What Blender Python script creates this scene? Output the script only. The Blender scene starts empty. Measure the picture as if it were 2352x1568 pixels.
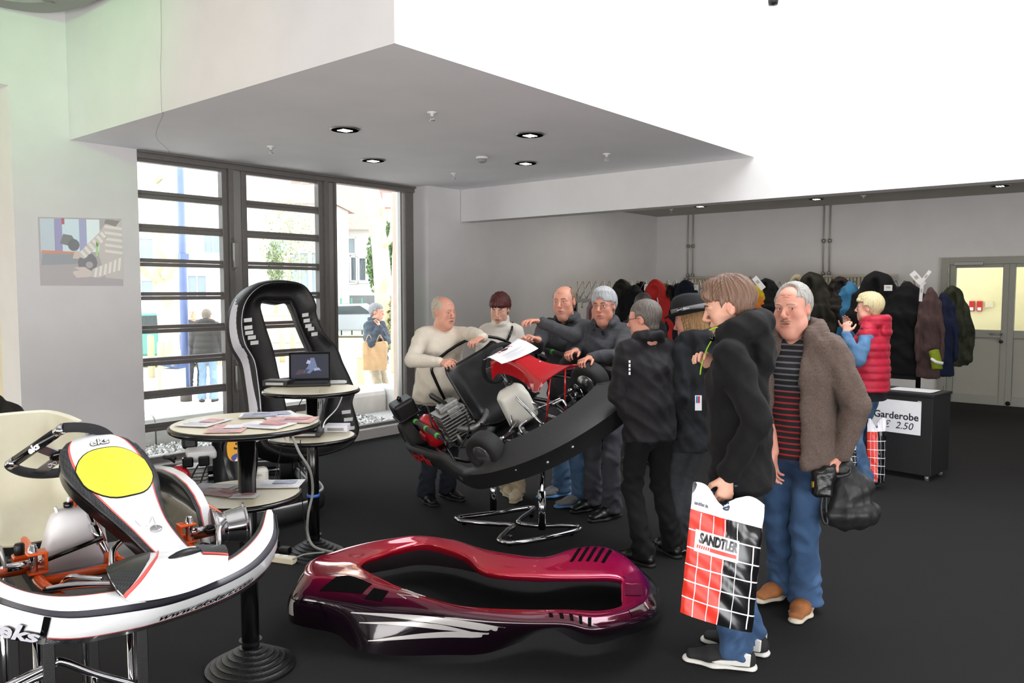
import bpy, math, random
import numpy as np
from mathutils import Vector, Matrix, Euler
rnd = random.Random(7)
SC = bpy.context.scene
COL = SC.collection
# ---------------------------------------------------------------- camera
W_, H_ = 2352, 1568
FPX = 1817.0
CAMZ = 1.68
YAW = math.radians(39.9)
PIT = math.atan(117.0 / FPX)
Fv = np.array([-math.sin(YAW) * math.cos(PIT), math.cos(YAW) * math.cos(PIT), -math.sin(PIT)])
Rv = np.array([math.cos(YAW), math.sin(YAW), 0.0])
Uv = np.cross(Rv, Fv)
Cv = np.array([0.0, 0.0, CAMZ])
def ray(x, y): return Fv + Rv * (x - 1176) / FPX + Uv * (784 - y) / FPX
def at(x, y, d): return Cv + ray(x, y) * d              # a point of the place at depth d along the view
def ground(x, y, z=0.0):
    r = ray(x, y); return Cv + r * (z - CAMZ) / r[2]
def onX(x, y, X):
    r = ray(x, y); return Cv + r * X / r[0]
def onY(x, y, Y):
    r = ray(x, y); return Cv + r * Y / r[1]
def depth(p): return float((np.array(p, float) - Cv) @ Fv)
cam = bpy.data.cameras.new('camera'); camo = bpy.data.objects.new('camera', cam); COL.objects.link(camo)
camo.location = Cv
camo.rotation_euler = Matrix(np.array([Rv, Uv, -Fv]).T.tolist()).to_euler()
cam.sensor_width = 36.0; cam.lens = 36.0 * FPX / W_; cam.clip_start = 0.05; cam.clip_end = 400
SC.camera = camo
# ---------------------------------------------------------------- world, lights, exposure
SC.view_settings.view_transform = 'Standard'; SC.view_settings.look = 'None'
SC.view_settings.gamma = 1.0; SC.view_settings.use_curve_mapping = False
SC.view_settings.exposure = 0.1
SC.cycles.use_denoising = True
SC.cycles.max_bounces = 8; SC.cycles.diffuse_bounces = 5; SC.cycles.glossy_bounces = 4
SC.cycles.transmission_bounces = 6; SC.cycles.transparent_max_bounces = 10
SC.cycles.sample_clamp_indirect = 6.0
SC.cycles.caustics_reflective = False; SC.cycles.caustics_refractive = False
wd = bpy.data.worlds.new('overcast_sky'); SC.world = wd; wd.use_nodes = True
nt = wd.node_tree; bgn = nt.nodes['Background']
tc = nt.nodes.new('ShaderNodeTexCoord'); nz = nt.nodes.new('ShaderNodeTexNoise'); cr = nt.nodes.new('ShaderNodeValToRGB')
nz.inputs['Scale'].default_value = 1.6; nz.inputs['Detail'].default_value = 4
cr.color_ramp.elements[0].color = (0.86, 0.91, 1, 1); cr.color_ramp.elements[1].color = (1, 1, 1, 1)
nt.links.new(tc.outputs['Generated'], nz.inputs['Vector']); nt.links.new(nz.outputs['Fac'], cr.inputs['Fac'])
nt.links.new(cr.outputs['Color'], bgn.inputs['Color']); bgn.inputs['Strength'].default_value = 5.0
def area(name, loc, target, sx, sy, power, color=(1, 1, 1)):
    l = bpy.data.lights.new(name, 'AREA'); l.shape = 'RECTANGLE'; l.size = sx; l.size_y = sy; l.energy = power; l.color = color
    o = bpy.data.objects.new(name, l); COL.objects.link(o); o.location = loc
    o.rotation_euler = (Vector(target) - Vector(loc)).to_track_quat('-Z', 'Y').to_euler(); return o
area('skylight_daylight', (-0.4, 5.2, 5.75), (-0.4, 5.2, 0), 4.4, 3.6, 340, (0.95, 0.975, 1))
area('skylight_daylight_south', (-1.5, -0.6, 5.75), (-1.5, -0.6, 0), 5.0, 4.2, 25, (1.0, 0.97, 0.94))
area('added_fill_hall', (0.2, -2.6, 0.85), (-4.2, 5, 2.2), 8.0, 1.6, 320, (1.0, 0.98, 0.95))  # added fill lamp, low behind the camera, to brighten the soffit
area('added_fill_east', (5.0, 2.2, 0.85), (-4.5, 4.6, 2.4), 6.0, 1.6, 340, (0.97, 0.98, 1.0))  # second added fill lamp, low on the right, also lifting the soffit
def spot(name, loc, target, power, color, ang, blend=1.0, rad=0.1):
    l = bpy.data.lights.new(name, 'SPOT'); l.energy = power; l.color = color; l.spot_size = math.radians(ang); l.spot_blend = blend; l.shadow_soft_size = rad
    o = bpy.data.objects.new(name, l); COL.objects.link(o); o.location = loc
    o.rotation_euler = (Vector(target) - Vector(loc)).to_track_quat('-Z', 'Y').to_euler(); return o
spot('green_stage_lamp', (-4.9, 0.3, 3.6), (-6.8, 2.75, 4.0), 70, (0.12, 1.0, 0.22), 80)
spot('warm_stage_lamp', (-3.4, 0.2, 3.6), (-5.9, 2.75, 3.35), 30, (1.0, 0.85, 0.3), 80)
# ---------------------------------------------------------------- materials
def s2l(c): return c / 12.92 if c <= 0.04045 else ((c + 0.055) / 1.055) ** 2.4
def rgb(h):
    if isinstance(h, str):
        h = h.lstrip('#'); return tuple(s2l(int(h[i:i + 2], 16) / 255) for i in (0, 2, 4)) + (1,)
    return tuple(h)[:3] + (1,)
MATS = {}
def mat(name, col='808080', rough=0.5, metal=0.0, noise=None, bump=None, coat=0.0, trans=0.0, emis=None, attr=False,
        col2=None, wave=None, checker=None, ior=None, sss=0.0, sheen=0.0, alpha=1.0, spec=None, stretch=None):
    if name in MATS: return MATS[name]
    m = bpy.data.materials.new(name); m.use_nodes = True; MATS[name] = m
    n = m.node_tree.nodes; L = m.node_tree.links; b = n['Principled BSDF']
    c = rgb(col); b.inputs['Base Color'].default_value = c
    b.inputs['Roughness'].default_value = rough; b.inputs['Metallic'].default_value = metal
    b.inputs['Coat Weight'].default_value = coat; b.inputs['Coat Roughness'].default_value = 0.04
    b.inputs['Transmission Weight'].default_value = trans; b.inputs['Alpha'].default_value = alpha
    if ior: b.inputs['IOR'].default_value = ior
    if spec is not None: b.inputs['Specular IOR Level'].default_value = spec
    if sss: b.inputs['Subsurface Weight'].default_value = sss; b.inputs['Subsurface Radius'].default_value = (0.012, 0.005, 0.003); b.inputs['Subsurface Scale'].default_value = 0.6
    if sheen: b.inputs['Sheen Weight'].default_value = sheen; b.inputs['Sheen Roughness'].default_value = 0.5
    if emis: b.inputs['Emission Color'].default_value = rgb(emis[0]); b.inputs['Emission Strength'].default_value = emis[1]
    tcn = n.new('ShaderNodeTexCoord'); vec = tcn.outputs['Object']
    if stretch:
        mp = n.new('ShaderNodeMapping'); mp.inputs['Scale'].default_value = stretch; L.new(vec, mp.inputs['Vector']); vec = mp.outputs['Vector']
    csock = None
    if attr:
        a = n.new('ShaderNodeAttribute'); a.attribute_name = 'Col'; csock = a.outputs['Color']
    if checker:
        ck = n.new('ShaderNodeTexChecker'); ck.inputs['Scale'].default_value = checker[0]
        ck.inputs['Color1'].default_value = c; ck.inputs['Color2'].default_value = rgb(checker[1])
        L.new(vec, ck.inputs['Vector']); csock = ck.outputs['Color']
    if wave:                                             # (scale, direction, second colour, width 0..1)
        wv = n.new('ShaderNodeTexWave'); wv.bands_direction = wave[1]; wv.inputs['Scale'].default_value = wave[0]
        wv.inputs['Distortion'].default_value = 0.2
        rp = n.new('ShaderNodeValToRGB'); rp.color_ramp.interpolation = 'CONSTANT'
        rp.color_ramp.elements[0].color = c; rp.color_ramp.elements[1].position = wave[3]; rp.color_ramp.elements[1].color = rgb(wave[2])
        L.new(vec, wv.inputs['Vector']); L.new(wv.outputs['Fac'], rp.inputs['Fac']); csock = rp.outputs['Color']
    if noise:
        t = n.new('ShaderNodeTexNoise'); t.inputs['Scale'].default_value = noise[0]; t.inputs['Detail'].default_value = 5
        L.new(vec, t.inputs['Vector'])
        mx = n.new('ShaderNodeMix'); mx.data_type = 'RGBA'
        ramp = n.new('ShaderNodeValToRGB'); ramp.color_ramp.elements[0].position = 0.35; ramp.color_ramp.elements[1].position = 0.65
        L.new(t.outputs['Fac'], ramp.inputs['Fac'])
        if col2:
            L.new(ramp.outputs['Color'], mx.inputs['Factor']); mx.inputs['B'].default_value = rgb(col2)
            if csock: L.new(csock, mx.inputs['A'])
            else: mx.inputs['A'].default_value = c
        else:
            mx.blend_type = 'MULTIPLY'; mx.inputs['Factor'].default_value = noise[1]
            if csock: L.new(csock, mx.inputs['A'])
            else: mx.inputs['A'].default_value = c
            L.new(ramp.outputs['Color'], mx.inputs['B'])
        csock = mx.outputs['Result']
    if csock: L.new(csock, b.inputs['Base Color'])
    if bump:
        t2 = n.new('ShaderNodeTexNoise'); t2.inputs['Scale'].default_value = bump[0]; t2.inputs['Detail'].default_value = 3
        L.new(vec, t2.inputs['Vector'])
        bp = n.new('ShaderNodeBump'); bp.inputs['Strength'].default_value = bump[1]; bp.inputs['Distance'].default_value = bump[2] if len(bump) > 2 else 0.01
        L.new(t2.outputs['Fac'], bp.inputs['Height']); L.new(bp.outputs['Normal'], b.inputs['Normal'])
    return m
# ---------------------------------------------------------------- mesh builder
def frame_from(d, up=(0, 0, 1)):
    d = Vector(d).normalized(); u = Vector(up)
    if abs(d.dot(u)) > 0.98: u = Vector((1, 0, 0)) if abs(d.x) < 0.9 else Vector((0, 1, 0))
    x = u.cross(d).normalized(); y = d.cross(x)
    return x, y, d
class MB:
    def __init__(s): s.V = []; s.F = []; s.M = []
    def add(s, V, F, mi=0):
        o = len(s.V); s.V.extend([tuple(map(float, v)) for v in V])
        for k, f in enumerate(F):
            s.F.append(tuple(i + o for i in f)); s.M.append(mi if not isinstance(mi, (list, tuple)) else mi[k])
        return s
    def box(s, c, size, rot=None, mi=0):
        hx, hy, hz = [v / 2 for v in size]
        V = [Vector((x * hx, y * hy, z * hz)) for x in (-1, 1) for y in (-1, 1) for z in (-1, 1)]
        if rot is not None:
            R = rot if isinstance(rot, Matrix) else Euler(rot).to_matrix()
            V = [R @ v for v in V]
        V = [v + Vector(c) for v in V]
        return s.add(V, [(0, 1, 3, 2), (4, 6, 7, 5), (0, 4, 5, 1), (2, 3, 7, 6), (0, 2, 6, 4), (1, 5, 7, 3)], mi)
    def bar(s, a, b, w, h, up=(0, 0, 1), mi=0):
        a = Vector(a); b = Vector(b); x, y, d = frame_from(b - a, up)
        V = [p + x * (sx * w / 2) + y * (sy * h / 2) for p in (a, b) for sx, sy in ((-1, -1), (1, -1), (1, 1), (-1, 1))]
        return s.add(V, [(3, 2, 1, 0), (4, 5, 6, 7)] + [(i, (i + 1) % 4, 4 + (i + 1) % 4, 4 + i) for i in range(4)], mi)
    def tube(s, P, r, n=10, mi=0, closed=False, cap=True):
        P = [Vector(p) for p in P]; m = len(P)
        rr = r if isinstance(r, (list, tuple, np.ndarray)) else [r] * m
        V = []; prev = None
        for i, p in enumerate(P):
            if closed: t = P[(i + 1) % m] - P[i - 1]
            else: t = P[min(i + 1, m - 1)] - P[max(i - 1, 0)]
            if t.length < 1e-9: t = Vector((0, 0, 1))
            t.normalize()
            if prev is None: x, y, _ = frame_from(t)
            else:
                x = prev - t * prev.dot(t); x.normalize(); y = t.cross(x)
            prev = x
            for k in range(n):
                a = 2 * math.pi * k / n; V.append(p + (x * math.cos(a) + y * math.sin(a)) * rr[i])
        F = []
        for i in range(m if closed else m - 1):
            j = (i + 1) % m
            for k in range(n):
                F.append((i * n + k, i * n + (k + 1) % n, j * n + (k + 1) % n, j * n + k))
        if cap and not closed: F += [tuple(range(n - 1, -1, -1)), tuple((m - 1) * n + k for k in range(n))]
        return s.add(V, F, mi)
    def lathe(s, prof, n=24, o=(0, 0, 0), axis=(0, 0, 1), mi=0, mis=None):
        x, y, d = frame_from(axis); o = Vector(o); V = []; F = []; M = []
        for r, z in prof:
            for k in range(n):
                a = 2 * math.pi * k / n; V.append(o + d * z + (x * math.cos(a) + y * math.sin(a)) * r)
        for i in range(len(prof) - 1):
            for k in range(n):
                F.append((i * n + k, i * n + (k + 1) % n, (i + 1) * n + (k + 1) % n, (i + 1) * n + k)); M.append(mis[i] if mis else mi)
        if prof[0][0] > 1e-4: F.append(tuple(range(n - 1, -1, -1))); M.append(mis[0] if mis else mi)
        if prof[-1][0] > 1e-4: F.append(tuple((len(prof) - 1) * n + k for k in range(n))); M.append(mis[-1] if mis else mi)
        return s.add(V, F, M)
    def grid(s, G, cu=False, cv=False, mi=0, row=None):
        G = np.asarray(G, float); a, b = G.shape[:2]; F = []; M = []
        for i in range(a if cu else a - 1):
            for j in range(b if cv else b - 1):
                i2, j2 = (i + 1) % a, (j + 1) % b
                F.append((i * b + j, i2 * b + j, i2 * b + j2, i * b + j2)); M.append(row[j] if row is not None else mi)
        return s.add(G.reshape(-1, 3), F, M)
    def slab(s, G, t, mi=0, mi2=None, cu=False, row=None):             # a sheet with thickness t along its normals (towards -normal)
        G = np.asarray(G, float); a, b = G.shape[:2]
        if cu: du = np.roll(G, -1, 0) - np.roll(G, 1, 0)
        else: du = np.gradient(G, axis=0)
        dv = np.gradient(G, axis=1); N = np.cross(du, dv); N /= np.linalg.norm(N, axis=2, keepdims=True) + 1e-12
        B = G - N * t
        s.grid(G, cu=cu, mi=mi, row=row)
        o = len(s.V); s.grid(B[:, ::-1], cu=cu, mi=mi if mi2 is None else mi2)
        m = mi if mi2 is None else mi2
        def edge(P, Q, closed):
            k = len(P); s.add(list(P) + list(Q), [(i, (i + 1) % k, k + (i + 1) % k, k + i) for i in range(k if closed else k - 1)], m)
        edge(G[:, 0], B[:, 0], cu); edge(B[:, -1], G[:, -1], cu)
        if not cu: edge(B[0], G[0], False); edge(G[-1], B[-1], False)
        return s
    def prism(s, poly, h, M=None, mi=0):                                # poly in xy, extruded z 0..h, then matrix M
        n = len(poly); V = [Vector((x, y, 0)) for x, y in poly] + [Vector((x, y, h)) for x, y in poly]
        if M is not None: V = [M @ v for v in V]
        return s.add(V, [tuple(range(n - 1, -1, -1)), tuple(range(n, 2 * n))] + [(i, (i + 1) % n, n + (i + 1) % n, n + i) for i in range(n)], mi)
    def ball(s, c, r, n=12, mi=0, sc=(1, 1, 1)):
        prof = [(max(math.sin(math.pi * i / (n // 2)), 0) * r, -math.cos(math.pi * i / (n // 2)) * r) for i in range(n // 2 + 1)]
        k = len(s.V); s.lathe(prof, n, (0, 0, 0), (0, 0, 1), mi)
        for i in range(k, len(s.V)):
            v = s.V[i]; s.V[i] = (v[0] * sc[0] + c[0], v[1] * sc[1] + c[1], v[2] * sc[2] + c[2])
        return s
    def build(s, name, mats, parent=None, smooth=False, bevel=0.0, autos=None, loc=None, world=False, subsurf=0):
        me = bpy.data.meshes.new(name); me.from_pydata(s.V, [], s.F)
        if not isinstance(mats, (list, tuple)): mats = [mats]
        for m in mats: me.materials.append(m)
        if len(mats) > 1: me.polygons.foreach_set('material_index', s.M)
        if smooth: me.polygons.foreach_set('use_smooth', [True] * len(me.polygons))
        me.validate(); me.update()
        if smooth and autos: me.set_sharp_from_angle(angle=math.radians(autos))
        o = bpy.data.objects.new(name, me); COL.objects.link(o)
        if loc is not None: o.location = loc
        if parent is not None: adopt(o, parent, world)
        if bevel:
            bm = o.modifiers.new('b', 'BEVEL'); bm.width = bevel; bm.segments = 2; bm.limit_method = 'ANGLE'; bm.angle_limit = math.radians(40)
        if subsurf:
            sm = o.modifiers.new('s', 'SUBSURF'); sm.levels = subsurf; sm.render_levels = subsurf
        return o
def mworld(p):
    return Matrix.LocRotScale(p.location, p.rotation_euler, p.scale) if p.parent is None else mworld(p.parent) @ p.matrix_parent_inverse @ Matrix.LocRotScale(p.location, p.rotation_euler, p.scale)
def adopt(o, parent, world=False):
    o.parent = parent
    if world: o.matrix_parent_inverse = mworld(parent).inverted()
def tag(o, label=None, cat=None, group=None, kind=None):
    if label: o['label'] = label
    if cat: o['category'] = cat
    if group: o['group'] = group
    if kind: o['kind'] = kind
    return o
def thing(name, label, cat, loc=(0, 0, 0), rot=(0, 0, 0), group=None):
    o = bpy.data.objects.new(name, None); COL.objects.link(o); o.location = loc; o.rotation_euler = rot; o.empty_display_size = 0.1
    return tag(o, label, cat, group)
def struct(o): o['kind'] = 'structure'; return o
def copy_tree(o, parent=None):
    c = o.copy(); COL.objects.link(c)
    if parent is not None: c.parent = parent
    for ch in list(o.children): copy_tree(ch, c)
    return c
def smooth_path(P, n=8, closed=False):                                  # Catmull-Rom
    P = np.asarray(P, float); out = []; m = len(P)
    for i in range(m if closed else m - 1):
        g = (lambda k: P[k % m]) if closed else (lambda k: P[min(max(k, 0), m - 1)])
        p0, p1, p2, p3 = g(i - 1), g(i), g(i + 1), g(i + 2)
        for j in range(n):
            t = j / n
            out.append(0.5 * (2 * p1 + (p2 - p0) * t + (2 * p0 - 5 * p1 + 4 * p2 - p3) * t * t + (3 * p1 - p0 - 3 * p2 + p3) * t ** 3))
    if not closed: out.append(P[-1])
    return np.array(out)
def text(name, s, size, m, parent=None, M=Matrix(), ext=0.0008, off=0.0, shear=0.0, warp=None, align='CENTER', world=False, sx=1.0):
    cu = bpy.data.curves.new('t', 'FONT'); cu.body = s; cu.size = size; cu.extrude = ext; cu.offset = off; cu.shear = shear
    cu.align_x = align; cu.align_y = 'CENTER'; cu.resolution_u = 3
    to = bpy.data.objects.new('t', cu); COL.objects.link(to)
    dg = bpy.context.evaluated_depsgraph_get(); me = bpy.data.meshes.new_from_object(to.evaluated_get(dg))
    bpy.data.objects.remove(to); bpy.data.curves.remove(cu)
    me.name = name; me.materials.clear(); me.materials.append(m)
    for v in me.vertices:
        v.co.x *= sx
        v.co = Vector(warp(v.co)) if warp else M @ v.co
    me.update()
    o = bpy.data.objects.new(name, me); COL.objects.link(o)
    if parent is not None: adopt(o, parent, world)
    return o
def basis(o, x, y):                                                     # matrix with columns x, y, x cross y at o
    x = Vector(x).normalized(); y = Vector(y); z = x.cross(y).normalized(); y = z.cross(x)
    M = Matrix((x, y, z)).transposed().to_4x4(); M.translation = Vector(o); return M
# ================================================================ the room
WHITE = mat('white_wall_paint', 'e3e1e1', 0.75, noise=(3.0, 0.04), bump=(180, 0.05))
SOFF = mat('soffit_paint', 'efedf0', 0.8, noise=(2.0, 0.04))
CARPET = mat('black_carpet', '171618', 0.95, noise=(260, 0.55), bump=(420, 0.6, 0.004), sheen=0.05, spec=0.2)
FRAME = mat('anodised_window_frame', '7a7572', 0.5, 0.25, noise=(20, 0.08))
GREYMETAL = mat('satin_grey_metal', '9a9894', 0.35, 0.7)
CHROME = mat('polished_chrome', 'd8d8dc', 0.08, 1.0, noise=(30, 0.05))
BLACKP = mat('black_plastic', '141415', 0.42, noise=(60, 0.2), bump=(300, 0.08))
BLACKG = mat('gloss_black', '0b0b0c', 0.18, noise=(40, 0.1))
RUBBER = mat('tyre_rubber', '1b1a1a', 0.75, noise=(25, 0.25), bump=(90, 0.15))
PAPER = mat('white_paper', 'efeff2', 0.7, noise=(12, 0.03))
STEEL = mat('cast_aluminium', 'a9a8a6', 0.42, 0.75, noise=(40, 0.3), bump=(120, 0.25))
GLASS = mat('window_glass', 'ffffff', 0.02)
def glassify(m, fac):
    n = m.node_tree.nodes; L = m.node_tree.links
    t = n.new('ShaderNodeBsdfTransparent'); g = n.new('ShaderNodeBsdfGlossy'); g.inputs['Roughness'].default_value = 0.02
    t.inputs['Color'].default_value = (0.96, 0.98, 0.97, 1)
    mx = n.new('ShaderNodeMixShader'); fr = n.new('ShaderNodeFresnel'); fr.inputs['IOR'].default_value = 1.35
    L.new(fr.outputs['Fac'], mx.inputs['Fac']); L.new(t.outputs['BSDF'], mx.inputs[1]); L.new(g.outputs['BSDF'], mx.inputs[2])
    L.new(mx.outputs['Shader'], n['Material Output'].inputs['Surface'])
glassify(GLASS, 0.06)
XW = -7.06; ZS = 2.916; YB = 12.0
# floor, with the low carpeted rise up to the door at the back
f = MB(); ys = [-5.2, 0, 4, 8.6, 11.3, YB + .05]; zs = [0, 0, 0, 0, 0.18, 0.18]
f.grid([[(x, y, z) for y, z in zip(ys, zs)] for x in (-7.0, -3, 1, 5.2)])
f.grid([[(x, y, z - .1) for y, z in zip(ys, zs)] for x in (5.2, 1, -3, -7.0)])
struct(f.build('floor', CARPET))
# walls
w = MB()                                                                 # pillar between the windows, and wall over it
w.prism([(2.3, 0), (3.28, 0), (3.28, ZS), (2.745, ZS), (2.745, 5.82), (-5.3, 5.82), (-5.3, 3.275), (2.3, 3.275)], .4, Matrix(((0, 0, 1, -7.43), (1, 0, 0, 0), (0, 1, 0, 0), (0, 0, 0, 1))))
struct(w.build('wall_left', WHITE))
w = MB(); w.box((-7.73, 2.34, 1.62), (1.38, .07, 3.3)); w.box((-8.3, -1.5, 1.62), (.3, 7.6, 3.3)); w.box((-7.8, -1.5, 3.35), (1.1, 7.6, .1)); struct(w.build('wall_recess', mat('warm_lit_reveal_paint', 'e6dcc0', .8, noise=(4, .04))))  # warm lamp glow on the reveal is put into its paint colour
w = MB(); w.box((-6.98, 9.32, 1.458), (.34, 5.45, 2.95)); struct(w.build('wall_cloakroom', WHITE))
w = MB(); w.prism([(-7.1, -.02), (-2.4, -.02), (-2.4, 2.1), (-.88, 2.1), (-.88, -.02), (5.2, -.02), (5.2, 3.02), (-7.1, 3.02)], .3, Matrix(((1, 0, 0, 0), (0, 0, 1, YB), (0, 1, 0, 0), (0, 0, 0, 1))))
struct(w.build('wall_back', WHITE))
w = MB(); w.box((-0.8, 7.25, 4.17), (12.0, .2, 3.29)); struct(w.build('wall_beam', WHITE))
w = MB()                                                                 # the boxed-in volume hanging over the window bay
for q in (((-7.03, 2.73, ZS), (-3.05, 2.73, ZS), (-3.05, 2.73, 5.8), (-7.03, 2.73, 5.8)), ((-3.05, 2.73, ZS), (-3.05, 7.15, ZS), (-3.05, 7.15, 5.8), (-3.05, 2.73, 5.8))):
    w.add(q, [(0, 1, 2, 3)])
struct(w.build('wall_bulkhead', WHITE))
w = MB(); w.add([(-7.2, 2.73, ZS), (-7.2, 7.16, ZS), (-3.05, 7.16, ZS), (-3.05, 2.73, ZS)], [(0, 1, 2, 3)]); struct(w.build('ceiling_soffit', SOFF))
w = MB(); w.box((-0.8, 9.7, 3.0), (12.2, 4.9, .14)); struct(w.build('ceiling_cloakroom', mat('grey_ceiling', 'b4b0a8', .85, noise=(3, .06))))
w = MB(); w.box((5.3, 3.5, 2.9), (.2, 17.6, 5.9)); struct(w.build('wall_right', WHITE))
w = MB(); w.box((-0.9, -5.25, 2.9), (12.6, .2, 5.9)); struct(w.build('wall_front', WHITE))
w = MB(); w.box((-0.9, 3.5, 5.9), (12.6, 17.6, .15)); struct(w.build('ceiling', WHITE))
# window sill: the low ledge under the glazing
w = MB(); w.box((-7.05, 4.94, .035), (.21, 3.4, .15)); struct(w.build('trim_1', mat('grey_ledge', 'c9c6c4', .5, noise=(8, .06)), bevel=.006))
# --- window_1: two glazed door leaves with seven bars each and one fixed pane
win = struct(thing('window_1', None, None, (XW, 3.2, 0.11))); del_keys = None
def wpart(name, mb, m, bevel=.003): return mb.build(name, m, win, world=True, bevel=bevel)
T = [0.145, 0.435, 0.734, 1.034, 1.329, 1.630, 1.933, 2.240, 2.538]
for k, (ya, yb, zt) in enumerate(((3.05, 4.15, 2.84), (4.32, 5.27, 2.84))):
    fr = MB()
    for y in (ya + .02, yb - .02): fr.box((-7.10, y, 1.48), (.075, .055, 2.74))
    fr.box((-7.10, (ya + yb) / 2, zt + .005), (.071, yb - ya - .096, .05)); fr.box((-7.10, (ya + yb) / 2, .135), (.071, yb - ya - .096, .06))
    wpart('leaf_frame', fr, FRAME)
    for z in T[1:]:
        b = MB(); b.box((-7.115, (ya + yb) / 2, z + .019), (.05, yb - ya - .05, .033)); b.box((-7.108, (ya + yb) / 2, z - .019), (.064, yb - ya - .05, .034)); wpart('glazing_bar', b, FRAME)
    zz = T + [zt - .02]
    for a_, b_ in zip(zz[:-1], zz[1:]):
        p = MB(); p.box((-7.125, (ya + yb) / 2, (a_ + b_) / 2), (.008, yb - ya - .06, b_ - a_ - .05)); wpart('pane', p, GLASS, 0)
p = MB(); p.box((-7.125, 5.93, 1.5), (.008, 1.0, 2.72)); wpart('pane', p, GLASS, 0)
for ya, yb, x0, m in ((4.165, 4.215, -7.08, FRAME), (4.225, 4.30, -7.10, GREYMETAL), (5.29, 5.34, -7.08, FRAME), (5.35, 5.42, -7.10, GREYMETAL), (5.42, 5.445, -7.08, FRAME), (6.47, 6.60, -7.10, FRAME), (6.405, 6.43, -7.12, GREYMETAL)):
    p = MB(); p.box((x0, (ya + yb) / 2, 1.5), (.08, yb - ya, 2.83)); wpart('post', p, m)
h = MB(); h.box((-7.09, 4.945, 2.882), (.111, 3.32, .07)); h.box((-7.065, 4.945, 2.905), (.12, 3.31, .022)); wpart('head_rail', h, FRAME)
h = MB(); h.box((-7.10, 4.9, .125), (.09, 3.5, .03)); wpart('sill_rail', h, FRAME)
for z in (2.04, .85):
    h = MB(); h.tube([(-7.06, 4.185, z + .15), (-7.01, 4.185, z + .145), (-6.99, 4.187, z + .11)], .008, 8)
    h.box((-6.985, 4.188, z - .02), (.035, .05, .24)); h.tube([(-6.99, 4.187, z - .13), (-7.01, 4.185, z - .15), (-7.06, 4.185, z - .155)], .008, 8)
    wpart('pull_handle', h, GREYMETAL, .008)
# pier outside the fixed pane
w = MB(); w.box((-7.32, 6.90, 1.3), (.36, .50, 3.2)); struct(w.build('wall_pier', mat('pinkish_pier', 'c9b4a8', .8, noise=(9, .08))))
# --- ceiling fittings
def downlight(x, y, label, group, z=ZS, r=.105):
    t = thing('downlight', label, 'ceiling light', (x, y, z), group=group)
    m = MB(); m.lathe([(r, -.012), (r + .012, -.004), (r + .012, 0), (r - .012, 0), (r - .012, -.012), (r, -.012)], 28); m.build('trim_ring', GREYMETAL, t, True)
    m = MB(); m.lathe([(r - .014, -.005), (r - .03, -.0035), (.055, -.003), (.02, -.0025)], 28); m.build('reflector', mat('faceted_reflector', 'e8e8e8', .12, 1.0, noise=(60, .5), bump=(50, .8)), t, True)
    m = MB()
    for k in range(3): m.box((-.03 + .03 * k, 0, -.010), (.016, .09, .012))
    m.build('lamp_tubes', mat('lit_lamp', 'ffffff', .5, emis=('fff6e6', 5.0)), t)
for x, y, l in ((-4.93, 3.90, 'round downlight in the grey soffit nearest the pillar side, closest to the corner cable'), (-5.88, 4.98, 'round downlight in the soffit nearest the glazed doors'),
                (-3.97, 4.97, 'large round downlight in the soffit nearest the bright right-hand edge'), (-4.87, 6.03, 'round downlight in the soffit nearest the back beam')):
    downlight(x, y, l, 'soffit downlights')
for x, y, l in ((-5.44, 10.85, 'cloakroom downlight above the first pair of heating pipes'), (-3.79, 10.99, 'cloakroom downlight beside the second pair of heating pipes'), (-1.646, 11.02, 'cloakroom downlight above the grey double door')):
    downlight(x, y, l, 'cloakroom downlights', 2.93, .1)
def sprinkler(x, y, label, z=ZS):
    t = thing('sprinkler_head', label, 'sprinkler', (x, y, z), group='ceiling sprinklers')
    m = MB(); m.lathe([(.035, 0), (.035, -.006), (.012, -.012), (.012, -.03)], 14); m.build('collar', WHITE, t, True)
    m = MB(); m.tube([(-.012, 0, -.03), (-.014, 0, -.055)], .003, 6); m.tube([(.012, 0, -.03), (.014, 0, -.055)], .003, 6); m.lathe([(.0, -.056), (.022, -.056), (.022, -.06), (0, -.06)], 12); m.build('deflector', CHROME, t, True)
for x, y, l in ((-4.01, 3.93, 'white sprinkler head in the soffit nearest its front corner'), (-4.0, 6.12, 'white sprinkler head in the soffit near the back beam on the bright side'),
                (-6.01, 3.96, 'white sprinkler head in the soffit near the first glazed door'), (-5.9, 6.1, 'white sprinkler head in the soffit near the fixed window pane')):
    sprinkler(x, y, l)
sprinkler(-6.0, 11.0, 'small sprinkler on the cloakroom ceiling near the back corner', 2.93); sprinkler(-3.2, 11.05, 'small sprinkler on the cloakroom ceiling between two downlights', 2.93)
t = thing('smoke_detector', 'white smoke detector on the soffit between the downlights', 'smoke detector', (-4.98, 5.52, ZS))
m = MB(); m.lathe([(.055, 0), (.055, -.016), (.05, -.02)], 20); m.build('base', WHITE, t, True)
m = MB(); m.lathe([(.045, -.02), (.042, -.045), (.02, -.055), (0, -.057)], 20); m.build('sensor_cap', mat('detector_grey', '8f9096', .5), t, True)
m = MB(); m.tube(smooth_path([(-5.40, 2.715, 5.7), (-5.40, 2.715, 3.66), (-5.42, 2.71, 3.2), (-5.44, 2.72, 2.93), (-5.46, 2.74, 2.905), (-6.1, 3.0, 2.87), (-6.83, 3.47, 2.90), (-7.0, 3.5, 2.86), (-7.02, 3.5, 2.80)], 6), .0013, 6)
tag(m.build('hanging_wire', mat('wire_grey', '77776f', .6), smooth=True), 'thin grey wire hanging down the bulkhead and across the soffit', 'wire')
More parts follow.
